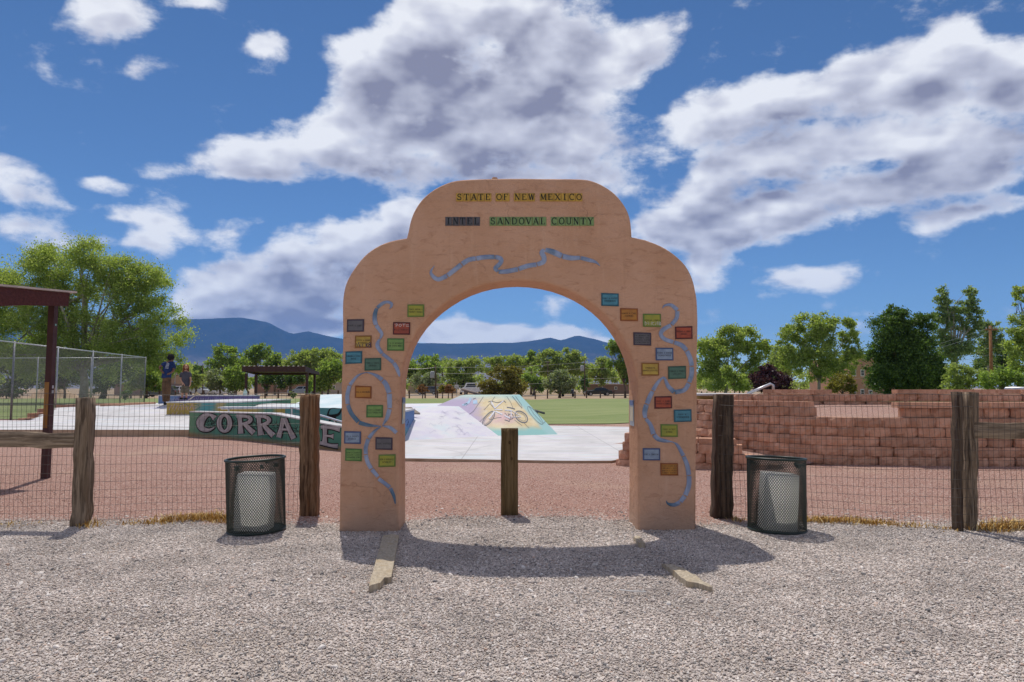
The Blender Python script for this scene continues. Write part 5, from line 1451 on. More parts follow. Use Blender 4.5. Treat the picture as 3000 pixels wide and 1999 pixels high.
def ell(cx_, cy_, a, b_, ang, n=26):
    ca, sa = math.cos(R(ang)), math.sin(R(ang))
    return [(cx_ + a * math.cos(t) * ca - b_ * math.sin(t) * sa, cy_ + a * math.cos(t) * sa + b_ * math.sin(t) * ca) for t in np.linspace(0, 2 * math.pi, n)]
M_SKETCH, M_TUBEW = flat("grey_spray_line", (0.13, 0.14, 0.17), 0.7), flat("white_spray_line", (0.62, 0.62, 0.68), 0.7)
m = MB(); i = 0
for pts, w in [(ell(883, 868, 80, 34, -52), 8), (ell(1183, 853, 66, 42, 40), 9), (ell(1085, 850, 26, 24, 0, 14), 5), (ell(883, 868, 66, 22, -52), 2.5), (ell(1183, 853, 50, 28, 40), 2.5),
               ([(1050, 765), (1085, 770), (1125, 782)], 8), ([(880, 716), (905, 708), (960, 722), (1010, 712)], 4), ([(895, 730), (935, 775)], 4), ([(1040, 722), (1022, 704)], 5), ([(935, 790), (1085, 805)], 4),
               ([(890, 880), (960, 862), (1000, 858)], 3), ([(1030, 880), (1075, 895)], 6), ([(1085, 850), (1075, 890)], 5), ([(835, 668), (745, 800), (705, 832)], 3), ([(765, 680), (738, 690)], 4), ([(940, 668), (905, 720), (840, 790)], 2.5),
               ([(1048, 664), (1085, 720), (1105, 770)], 3), ([(1100, 664), (1160, 740), (1190, 775)], 4), ([(1130, 664), (1185, 745), (1190, 775)], 3), ([(1205, 905), (1255, 958)], 2.5), ([(1120, 880), (1190, 935)], 2.5),
               (ell(1310, 840, 105, 26, 50), 3), ([(1255, 760), (1300, 830), (1370, 905)], 2.5), ([(1030, 815), (1050, 835), (1040, 850)], 3), ([(1060, 815), (1070, 840)], 3), ([(800, 900), (850, 850)], 2.5), ([(1380, 915), (1405, 895)], 3)]:
    stroke(m, pts, w, pyr_put, 0.0010 + 0.0003 * (i % 9)); i += 1
bike = m.build("bicycle_drawing", M_SKETCH, pyr)
m = MB()
for pts, w in [([(938, 800), (905, 850), (884, 870)], 12), ([(905, 712), (925, 745), (938, 775)], 10), ([(940, 775), (980, 740), (1020, 706)], 9), ([(938, 785), (1010, 790)], 9), ([(1030, 792), (1085, 795)], 9), ([(945, 802), (1010, 832)], 11), ([(1028, 842), (1080, 868)], 11), ([(1088, 790), (1090, 855)], 8), ([(1095, 858), (1180, 854)], 6), ([(1092, 795), (1180, 850)], 5)]:
    stroke(m, pts, w, pyr_put, 0.0045)
m.build("bicycle_tubes", M_TUBEW, bike)
m = MB()
for pts, w in [([(720, 680), (700, 720), (660, 745)], 22), ([(740, 720), (780, 715)], 34), ([(690, 730), (640, 745)], 16)]:
    stroke(m, pts, w, pyr_put, 0.0003)
m.build("blue_spray_patch", flat("sky_spray", (0.36, 0.50, 0.66)), pyr)
def bank_put(x, y, l):
    px, py = Z4[0] + x / Z4[2], Z4[1] + y / Z4[2]
    n_ = (B1 - b0).cross(T1 - b0).normalized()
    if n_.z < 0: n_ = -n_
    return on_plane(px, py, b0, n_) + n_ * (0.006 + l)
m = MB()
rr = random.Random(3)
for i in range(22):
    x, y = rr.uniform(330, 720), rr.uniform(800, 1010)
    if x > 560 + (y - 760) * 1.0: continue
    cs = catmull([(x, y), (x + rr.uniform(-15, 25), y + rr.uniform(-22, 22)), (x + rr.uniform(15, 40), y + rr.uniform(-20, 20)), (x + rr.uniform(25, 80), y + rr.uniform(-18, 25))], 4)
    stroke(m, [(c[0], c[1]) for c in cs], 1.7, bank_put, 0.0003 * (i % 7))
m.build("faint_scribbles", flat("lilac_line", (0.46, 0.44, 0.56)), pyr)

# --- rails
def rail(name, pts, posts, label, r=0.03, mat=M_RAILSTEEL):
    t = thing(name, label, "grind rail", tuple(pts[0]))
    m = MB(); m.tube(pts, r, 8); m.build("bar", mat, t, smooth=True)
    for p in posts:
        m = MB(); m.tube([p[0], p[1]], r * 0.8, 6); m.build("leg", mat, t)
Yr = 20.0
rp = [P(648, 1197, Yr), P(858, 1195, Yr), P(885, 1201, Yr - 0.3), P(1000, 1236, Yr - 1.6), P(1120, 1272, Yr - 2.8)]
rail("grind_rail", rp, [(P(670, 1197, Yr), P(670, 1225, Yr)), (P(855, 1196, Yr), P(855, 1225, Yr)), (P(980, 1232, Yr - 1.4), P(980, 1262, Yr - 1.4))], "long steel grind rail bending down behind the letter wall")
rail("grind_rail", [P(1353, 1141, 27.5), P(1412, 1159, 27.0)], [(P(1362, 1143, 27.4), Vector((P(1362, 1143, 27.4).x, 27.4, 0.8)))], "brown slanted rail rising behind the top of the pyramid ramp", 0.05, flat("rust_brown_rail", (0.20, 0.15, 0.13)))
rail("grind_rail", [P(1568, 1203, 25.0), P(1594, 1211, 24.4)], [(P(1574, 1205, 24.9), Vector((P(1574, 1205, 24.9).x, 24.9, 0.05)))], "short dark rail sticking out behind the pyramid's right slope", 0.04, flat("dark_rail", (0.10, 0.09, 0.085)))
rail("handrail", [P(2190, 1154, 17.5), P(2258, 1125, 17.5), P(2265, 1129, 17.5), P(2266, 1146, 17.5)], [(P(2200, 1150, 17.5), Vector((P(2200, 1150, 17.5).x, 17.5, 1.15)))], "bent pale steel handrail rising above the block walls near the purple tree", 0.035)
rail("handrail", [P(2945, 1140, 18.5), P(3150, 1138, 18.5)], [(P(2990, 1140, 18.5), Vector((P(2990, 1140, 18.5).x, 18.5, 1.2)))], "straight grey rail above the block wall at the picture's right edge", 0.05)
tsl, _, _ = painted_box("raised_slab", "white topped slab with ochre side above the block wall beside the arch", 2010, 2235, 17.2, 19.5, 0.4, 1.27, flat("ochre_side", (0.42, 0.27, 0.10)), "concrete slab")

# ------------------------------------------------------------------ shade shelters
# near shelter, only its corner in view
sh = thing("shade_shelter", "corner of a maroon timber shade shelter with a rust-patched post beyond the left fence", "shelter", tuple(G(133, 1401, 0.0)))
pbase = G(133, 1401, 0.0)
pt = P(133, 900, pbase.y)
w2 = 0.050
m = MB(); m.box((pbase.x, pbase.y, (pt.z + 0.06) / 2 - 0.03), (w2 * 2, w2 * 2, pt.z + 0.06)); m.build("post", M_MAROON, sh)
za, zb_ = P(133, 1254, pbase.y).z, P(133, 1120, pbase.y).z
m = MB(); m.box((pbase.x - 0.012, pbase.y - w2 - 0.002, (za + zb_) / 2), (w2 * 2 - 0.03, 0.006, zb_ - za)); m.build("bare_patch", M_RUST, sh)
for px, py, ww, hh, cc in [(145, 952, 0.03, 0.03, (0.25, 0.5, 0.42)), (143, 1134, 0.035, 0.05, (0.6, 0.6, 0.62)), (142, 1148, 0.04, 0.05, (0.45, 0.47, 0.5))]:
    c = P(px, py, pbase.y)
    m = MB(); m.box((pbase.x + w2 + 0.003, c.y, c.z), (0.004, ww, hh)); m.build("sticker", flat("sticker_%d" % py, cc, 0.5), sh)
fr_t, fr_b = P(205, 859, 11.15), P(200, 897, 11.15)
fl_t, fl_b = P(-320, 812, 8.6), P(-320, 888, 8.6)
d = Vector((fr_t.x - fl_t.x, fr_t.y - fl_t.y, 0)).normalized(); bk = Vector((-d.y, d.x, 0))
if bk.y < 0: bk = -bk
m = MB()
th = bk * 0.05
m.add([fl_b, fr_b, fr_t, fl_t, fl_b + th, fr_b + th, fr_t + th, fl_t + th], [(0, 1, 2, 3), (5, 4, 7, 6), (1, 5, 6, 2), (3, 2, 6, 7), (0, 4, 5, 1), (0, 3, 7, 4)])
m.build("fascia", M_MAROON_WOOD, sh)
m = MB()
up = Vector((0, 0, 0.012)); dn = Vector((0, 0, 0.03))
e0, e1 = fl_t + up - bk * 0.03, fr_t + up + d * 0.11 - bk * 0.03
m.add([e0, e1, e1 + bk * 4.2, e0 + bk * 4.2, e0 + dn, e1 + dn, e1 + bk * 4.2 + dn, e0 + bk * 4.2 + dn], [(3, 2, 1, 0), (4, 5, 6, 7), (0, 1, 5, 4), (1, 2, 6, 5), (2, 3, 7, 6), (3, 0, 4, 7)])
m.build("roof_sheet", M_ROOFEDGE, sh)
for k in range(4):
    a, b_ = fl_b.lerp(fr_b, 0.1 + 0.27 * k), None
    m = MB(); c = a + bk * 2.1 + Vector((0, 0, 0.10)); m.box(c, (0.06, 4.0, 0.14), math.atan2(d.y, d.x)); m.build("rafter", M_MAROON_WOOD, sh)
for q in (pbase + bk * 3.4, fl_b + bk * 3.4 + d * 0.5, fl_b + bk * 0.3 + d * 0.5):
    m = MB(); m.box((q.x, q.y, 1.35), (w2 * 2, w2 * 2, 2.75)); m.build("post", M_MAROON, sh)

# far shelter behind the ledge
sf_ = thing("shade_shelter", "maroon steel picnic shelter with ribbed roof standing on the lawn behind the skaters", "shelter", tuple(P(815, 1165, 48)))
Yn, Yf = 46.0, 50.0
nlt, nrt, nlb, nrb = P(709, 1073, Yn), P(895, 1073, Yn), P(709, 1089, Yn), P(895, 1090, Yn)
frt, frb, flt, flb = P(936, 1091, Yf), P(936, 1099, Yf), P(752, 1091, Yf), P(752, 1099, Yf)
m = MB()
m.add([nlb, nrb, nrt, nlt], [(0, 1, 2, 3)]); m.add([nrb, frb, frt, nrt], [(0, 1, 2, 3)]); m.add([flb, frb, frt, flt], [(1, 0, 3, 2)]); m.add([nlb, flb, flt, nlt], [(1, 0, 3, 2)])
m.build("fascia", M_MAROON, sf_)
m = MB(); m.add([nlt - Vector((0, 0, .08)), nrt - Vector((0, 0, .08)), frt - Vector((0, 0, .06)), flt - Vector((0, 0, .06))], [(0, 1, 2, 3)])
m.build("roof_deck", M_MAROON, sf_)
for k in range(13):
    a, b_ = nlt.lerp(nrt, (k + 0.5) / 13), flt.lerp(frt, (k + 0.5) / 13)
    m = MB(); m.tube([a + Vector((0, -0.06, 0.0)), b_ + Vector((0, 0.05, 0.0))], 0.045, 5); m.build("roof_rib", M_ROOFEDGE, sf_)
for px, Y in ((722, Yn), (900, Yn), (751, Yf), (922, Yf)):
    c = P(px, 1095, Y); m = MB(); m.box((c.x, c.y, c.z / 2 + 0.02), (0.15, 0.15, c.z + 0.0)); m.build("post", M_MAROON, sf_)

# ------------------------------------------------------------------ chain link court fence
def chain_link(name, label, pts, H, spacing, z0=0.0):
    t = thing(name, label, "chain link fence", (pts[0][0], pts[0][1], z0))
    net = MB()
    for (ax, ay), (bx, by) in zip(pts, pts[1:]):
        a, b_ = Vector((ax, ay, z0)), Vector((bx, by, z0))
        L = (b_ - a).length; d_ = (b_ - a).normalized()
        n = max(1, round(L / spacing))
        for i in range(n + 1):
            m = MB(); p = a + d_ * (L * i / n); m.tube([p, p + Vector((0, 0, H + 0.05))], 0.034, 8); m.build("post", M_STEEL, t, smooth=True)
        m = MB(); m.tube([a + Vector((0, 0, H)), b_ + Vector((0, 0, H))], 0.026, 8); m.build("top_rail", M_STEEL, t, smooth=True)
        s = -H
        while s < L:
            for sg in (1, -1):
                u0, u1 = s, s + H
                z_0, z_1 = (0, H) if sg > 0 else (H, 0)
                k0, k1 = max(0, (0 - u0) / H), min(1, (L - u0) / H)
                if k1 <= k0: continue
                q0 = a + d_ * (u0 + H * k0) + Vector((0, 0, z_0 + (z_1 - z_0) * k0)); q1 = a + d_ * (u0 + H * k1) + Vector((0, 0, z_0 + (z_1 - z_0) * k1))
                net.tube([q0, q1], 0.0021, 3, cap=False)
            s += 0.082
    tag(net.build("wire_netting", mottled("zinc_wire_" + name, (0.26, 0.26, 0.26), (0.36, 0.36, 0.36), 5, 0.5, 0.0, 10, 0.4, 0.4), t), kind="stuff")
    return t
c1_, c2_, c3_ = (-18.0, 21.5), (-20.4, 38.0), (-33.0, 38.9)
cl = chain_link("chain_link_fence", "tall grey chain link court fence turning a corner left of the skaters", [c1_, (-18.55, 25.4), c2_, c3_], 3.15, 3.0, 0.0)
# ------------------------------------------------------------------ water jug on the ledge and the broom
def lathe(mb, c, prof, n=14):
    vs, fs = [], []
    for r, z in prof:
        for i in range(n):
            a = 2 * math.pi * i / n
            vs.append((c[0] + r * math.cos(a), c[1] + r * math.sin(a), c[2] + z))
    for j in range(len(prof) - 1):
        for i in range(n):
            i2 = (i + 1) % n
            fs.append((j * n + i, j * n + i2, (j + 1) * n + i2, (j + 1) * n + i))
    fs.append(tuple(range(n - 1, -1, -1))); fs.append(tuple((len(prof) - 1) * n + i for i in range(n)))
    mb.add(vs, fs)
jb = P(718, 1160, 31.3); jb.z = 1.145
jug = thing("water_jug", "translucent pale green water jug standing on the end of the tagged ledge", "jug", tuple(jb))
m = MB(); lathe(m, jb, [(0.07, 0), (0.085, 0.02), (0.085, 0.13), (0.06, 0.19), (0.025, 0.235), (0.022, 0.25)]); m.build("bottle", flat("pale_green_plastic", (0.50, 0.66, 0.60), 0.3), jug, smooth=True)
m = MB(); lathe(m, jb + Vector((0, 0, 0.25)), [(0.026, 0), (0.026, 0.03)]); m.build("cap", flat("white_cap", (0.75, 0.75, 0.75)), jug)
br = thing("broom", "pale broom lying slanted across the long ledge beside the grey-shirted skater", "broom", tuple(P(553, 1172, 30.7)))
m = MB(); m.tube([P(553, 1172, 30.6), P(572, 1159, 30.75)], 0.022, 6); m.build("handle", flat("pale_handle", (0.62, 0.55, 0.45)), br)
m = MB(); q = P(572, 1159, 30.75); q2 = P(579, 1150, 30.8); m.tube([q, q.lerp(q2, 0.5), q2], [0.03, 0.06, 0.075], 6); m.build("bristles", flat("straw_bristles", (0.55, 0.45, 0.28)), br)
# ------------------------------------------------------------------ people
def skin_obj(name, joints, edges, mat, parent, sub=2):
    """joints: {name: (Vector, radius)}"""
    me = bpy.data.meshes.new(name)
    keys = list(joints)
    off = root_loc(parent)
    me.from_pydata([tuple(joints[k][0] - off) for k in keys], [(keys.index(a), keys.index(b)) for a, b in edges], [])
    me.materials.append(mat)
    o = link(name, me, parent)
    sk = o.modifiers.new("skin", 'SKIN'); sk.use_smooth_shade = True
    for k, v in zip(keys, me.skin_vertices[0].data):
        r = joints[k][1]
        v.radius = (r, r)
        v.use_root = (k == 'pelvis')
    ss = o.modifiers.new("sub", 'SUBSURF'); ss.levels = sub; ss.render_levels = sub
    return o
def hoops(mb, secs, n=18):
    """loft through horizontal ellipses (centre, rx, ry)"""
    vs, fs = [], []
    for c, rx, ry in secs:
        for i in range(n):
            a = 2 * math.pi * i / n
            vs.append((c[0] + rx * math.cos(a), c[1] + ry * math.sin(a), c[2]))
    for j in range(len(secs) - 1):
        for i in range(n):
            i2 = (i + 1) % n
            fs.append((j * n + i, j * n + i2, (j + 1) * n + i2, (j + 1) * n + i))
    fs.append(tuple(range(n - 1, -1, -1))); fs.append(tuple((len(secs) - 1) * n + i for i in range(n)))
    mb.add(vs, fs)
def hand(J, E, wrist, palm_dir, side_dir, tagn):
    """palm and five curled fingers grown from the wrist joint"""
    w = J[wrist][0]
    d, s = palm_dir.normalized(), side_dir.normalized()
    c = d.cross(s).normalized()
    J[tagn + 'palm'] = (w + d * 0.055, 0.030); E.append((wrist, tagn + 'palm'))
    for i, (k, L) in enumerate(((-0.026, 0.065), (-0.009, 0.078), (0.009, 0.074), (0.025, 0.058))):
        a = w + d * 0.085 + s * k
        J[f'{tagn}f{i}a'] = (a, 0.010); J[f'{tagn}f{i}b'] = (a + d * L * 0.5 + c * 0.008, 0.009); J[f'{tagn}f{i}c'] = (a + d * L * 0.85 + c * 0.030, 0.008)
        E += [(tagn + 'palm', f'{tagn}f{i}a'), (f'{tagn}f{i}a', f'{tagn}f{i}b'), (f'{tagn}f{i}b', f'{tagn}f{i}c')]
    a = w + d * 0.035 - s * 0.032
    J[tagn + 't0'] = (a, 0.011); J[tagn + 't1'] = (a + d * 0.03 - s * 0.018 + c * 0.01, 0.009)
    E += [(tagn + 'palm', tagn + 't0'), (tagn + 't0', tagn + 't1')]
def head(mb, c, hh, fwd, m=0):
    """egg-shaped head with brow, nose, chin and ears; hh = head height"""
    n, rows = 20, 14
    f = fwd.normalized(); r_ = f.cross(Vector((0, 0, 1))).normalized()
    vs, fs = [], []
    for j in range(rows + 1):
        v = j / rows
        z = -0.5 + v
        prof = math.sin(math.pi * min(max(v, 0.02), 0.98)) ** 0.55
        wx = 0.335 * prof * (0.80 + 0.28 * v if v < 0.7 else 1.0)
        wy = 0.40 * prof * (0.84 + 0.22 * v if v < 0.7 else 1.0)
        for i in range(n):
            a = 2 * math.pi * i / n
            x, y = wx * math.cos(a), wy * math.sin(a)
            if y > 0 and abs(x) < 0.10:
                y += 0.10 * math.exp(-((z + 0.06) / 0.07) ** 2) * (1 - abs(x) / 0.10)        # nose
                y += 0.03 * math.exp(-((z + 0.36) / 0.06) ** 2)                                # chin
            if y > 0.1:
                y -= 0.035 * math.exp(-((z - 0.03) / 0.05) ** 2) * math.exp(-((abs(x) - 0.15) / 0.07) ** 2)   # eye sockets
            vs.append(c + (r_ * x + f * y + Vector((0, 0, z))) * hh)
    for j in range(rows):
        for i in range(n):
            i2 = (i + 1) % n
            fs.append((j * n + i, j * n + i2, (j + 1) * n + i2, (j + 1) * n + i))
    fs.append(tuple(range(n - 1, -1, -1))); fs.append(tuple(rows * n + i for i in range(n)))
    mb.add(vs, fs, m)
    for sg in (-1, 1):      # ears
        e = c + (r_ * 0.345 * sg + Vector((0, 0, 0.0))) * hh
        mb.tube([e - Vector((0, 0, 0.09 * hh)), e + r_ * 0.03 * sg * hh, e + Vector((0, 0, 0.10 * hh))], [0.02 * hh, 0.05 * hh, 0.03 * hh], 6, m)
def face_bits(parent, c, hh, fwd, skin_dark):
    f = fwd.normalized(); r_ = f.cross(Vector((0, 0, 1))).normalized()
    m = MB()
    for sg in (-1, 1):
        e = c + (r_ * 0.145 * sg + f * 0.335 + Vector((0, 0, 0.02))) * hh
        m.tube([e - r_ * 0.05 * hh, e + f * 0.02 * hh, e + r_ * 0.05 * hh], [0.012 * hh, 0.03 * hh, 0.012 * hh], 6)
        b_ = e + Vector((0, 0, 0.075 * hh)); m.tube([b_ - r_ * 0.07 * hh, b_ + f * 0.02 * hh, b_ + r_ * 0.07 * hh], 0.014 * hh, 5)
    m.build("eye", flat("eye_dark", (0.03, 0.02, 0.015)), parent)
    m = MB(); q = c + (f * 0.37 + Vector((0, 0, -0.24))) * hh
    m.tube([q - r_ * 0.10 * hh, q + f * 0.015 * hh, q + r_ * 0.10 * hh], [0.008 * hh, 0.022 * hh, 0.008 * hh], 6)
    m.build("mouth", skin_dark, parent)
SK1, SK2 = mottled("brown_skin", (0.16, 0.075, 0.045), (0.20, 0.10, 0.06), 20, 0.55, 0.0, 10, 0.35), mottled("fair_skin", (0.44, 0.22, 0.14), (0.52, 0.28, 0.19), 20, 0.55, 0.0, 10, 0.35)
LIP = flat("lip", (0.25, 0.09, 0.07))
def cloth(name, c, bump=0.02):
    return mottled(name, tuple(x * 0.8 for x in c), tuple(x * 1.2 for x in c), 5.0, 0.9, bump, 7.0, 0.1)

def person_one():
    Y = 26.6
    q = lambda px, py, dy=0.0: P(px, py, Y + dy)
    base = q(486, 1184)
    t = thing("person", "person in navy printed t-shirt and brown trousers standing with hands on hips, back turned", "person", tuple(base))
    J, E = {}, []
    def j(n, v, r, to=None):
        J[n] = (v, r)
        if to: E.append((to, n))
    j('pelvis', q(489, 1110), 0.13)
    j('belly', q(490, 1098, 0.02), 0.125, 'pelvis'); j('chest', q(495, 1078, 0.05), 0.14, 'belly'); j('neckb', q(500, 1062, 0.07), 0.075, 'chest'); j('neck', q(502, 1057, 0.09), 0.052, 'neckb'); j('skull', q(503, 1050, 0.11), 0.06, 'neck')
    j('shl', q(484, 1065, 0.02), 0.065, 'neckb'); j('ell', q(466.5, 1076, -0.05), 0.043, 'shl'); j('wrl', q(474.5, 1089, -0.08), 0.030, 'ell')
    j('shr', q(507, 1069, 0.08), 0.065, 'neckb'); j('elr', q(509, 1086, -0.02), 0.043, 'shr'); j('wrr', q(500.5, 1093, -0.12), 0.030, 'elr')
    j('hipl', q(484.5, 1114), 0.095, 'pelvis'); j('knl', q(482, 1143, -0.02), 0.06, 'hipl'); j('anl', q(483.5, 1176, 0.05), 0.042, 'knl'); j('fol', q(484, 1181, 0.18), 0.04, 'anl')
    j('hipr', q(494, 1114), 0.095, 'pelvis'); j('knr', q(492.5, 1143, -0.02), 0.06, 'hipr'); j('anr', q(490.5, 1172, 0.35), 0.042, 'knr'); j('for', q(492, 1177, 0.52), 0.04, 'anr')
    hand(J, E, 'wrl', q(484, 1095, -0.14) - J['wrl'][0], Vector((0, 0.3, 1)), 'hl')
    hand(J, E, 'wrr', q(491, 1096, -0.16) - J['wrr'][0], Vector((0, 0.3, 1)), 'hr')
    body = skin_obj("body", J, E, SK1, t)
    hc, hh = q(503, 1050.5, 0.12), 0.235
    fwd = Vector((0.75, 0.65, -0.05))
    m = MB(); head(m, hc, hh, fwd); m.build("head", SK1, t, smooth=True)
    m = MB()
    rr = random.Random(2)
    up = Vector((0, 0, 1)); fn = fwd.normalized()
    n, rows = 22, 12
    vs, fs = [], []
    for jn in range(rows + 1):
        ph = math.pi * jn / rows
        for i in range(n):
            a = 2 * math.pi * i / n
            d = Vector((math.sin(ph) * math.cos(a), math.sin(ph) * math.sin(a), math.cos(ph)))
            r = 0.135 * (1 + rr.uniform(-0.07, 0.07))
            vs.append(hc + Vector((0, 0, 0.045)) - fn * 0.03 + Vector((d.x * r, d.y * r, d.z * r * 0.95)))
    for jn in range(rows):
        for i in range(n):
            fs.append((jn * n + i, jn * n + (i + 1) % n, (jn + 1) * n + (i + 1) % n, (jn + 1) * n + i))
    m.add(vs, fs); m.build("hair", mottled("black_curls", (0.008, 0.007, 0.009), (0.02, 0.016, 0.022), 40, 0.9, 0.03, 60), t)
    navy = cloth("navy_cotton", (0.022, 0.038, 0.115))
    m = MB()
    hoops(m, [(q(487, 1108), 0.185, 0.13), (q(488, 1100), 0.180, 0.135), (q(491, 1088, 0.02), 0.185, 0.14), (q(494, 1077, 0.04), 0.20, 0.145), (q(496.5, 1068, 0.06), 0.21, 0.13), (q(499, 1063, 0.07), 0.16, 0.105), (q(501, 1059.5, 0.08), 0.075, 0.075)])
    m.tube([q(489, 1065.5, 0.03), q(482, 1067, 0.01), q(475, 1072, -0.03)], [0.085, 0.088, 0.080], 12)
    m.tube([q(504, 1066, 0.08), q(508, 1072, 0.06), q(509, 1080, 0.02)], [0.085, 0.088, 0.080], 12)
    shirt = m.build("t_shirt", navy, t, smooth=True)
    m = MB()
    k = 0
    ang = math.atan2(1081 - 1062, 485 - 493)
    for row, (x, y, L) in enumerate([(488, 1063.5, 8), (487, 1067, 9), (486, 1070.5, 9), (485, 1074, 9), (484.2, 1078, 9.5)]):
        for i in range(5):
            x0 = x + i * L / 5
            stroke(m, [(x0, y + 1.2 + i * 0.35), (x0 + 0.6, y - 1.0 + i * 0.35), (x0 + 1.3, y + 1.1 + i * 0.35)], 0.75, lambda a, b_, l: P(a, b_, Y - 0.125 - l), 0.0006 * (k % 5)); k += 1
    m.build("back_print", flat("white_print", (0.62, 0.64, 0.68)), shirt)
    brown = cloth("brown_corduroy", (0.125, 0.075, 0.045))
    m = MB()
    hoops(m, [(q(489, 1117), 0.165, 0.125), (q(489, 1110), 0.165, 0.13), (q(489, 1104), 0.155, 0.12)])
    m.tube([q(485, 1112), q(483, 1128, -0.01), q(482, 1143, -0.02), q(482.5, 1160, 0.02), q(483.5, 1176, 0.05)], [0.108, 0.108, 0.098, 0.092, 0.088], 12)
    m.tube([q(493.5, 1112), q(493, 1128, 0.0), q(492.5, 1143, -0.02), q(491.5, 1158, 0.15), q(490.5, 1171, 0.33)], [0.110, 0.112, 0.102, 0.094, 0.088], 12)
    m.build("trousers", brown, t, smooth=True)
    for a, b_ in (((483.3, 1179.5, 0.02), (484, 1181, 0.24)), ((490.5, 1174.5, 0.32), (492, 1176, 0.56))):
        m = MB(); p_, r_ = q(*a), q(*b_)
        for v_ in (p_, r_): v_.z = float(deck_z(v_.x, v_.y)) + 0.045
        m.tube([p_ - (r_ - p_) * 0.1, p_, p_.lerp(r_, 0.6), r_], [0.03, 0.055, 0.052, 0.035], 10); m.build("shoe", M_BLACK, t, smooth=True)
person_one()

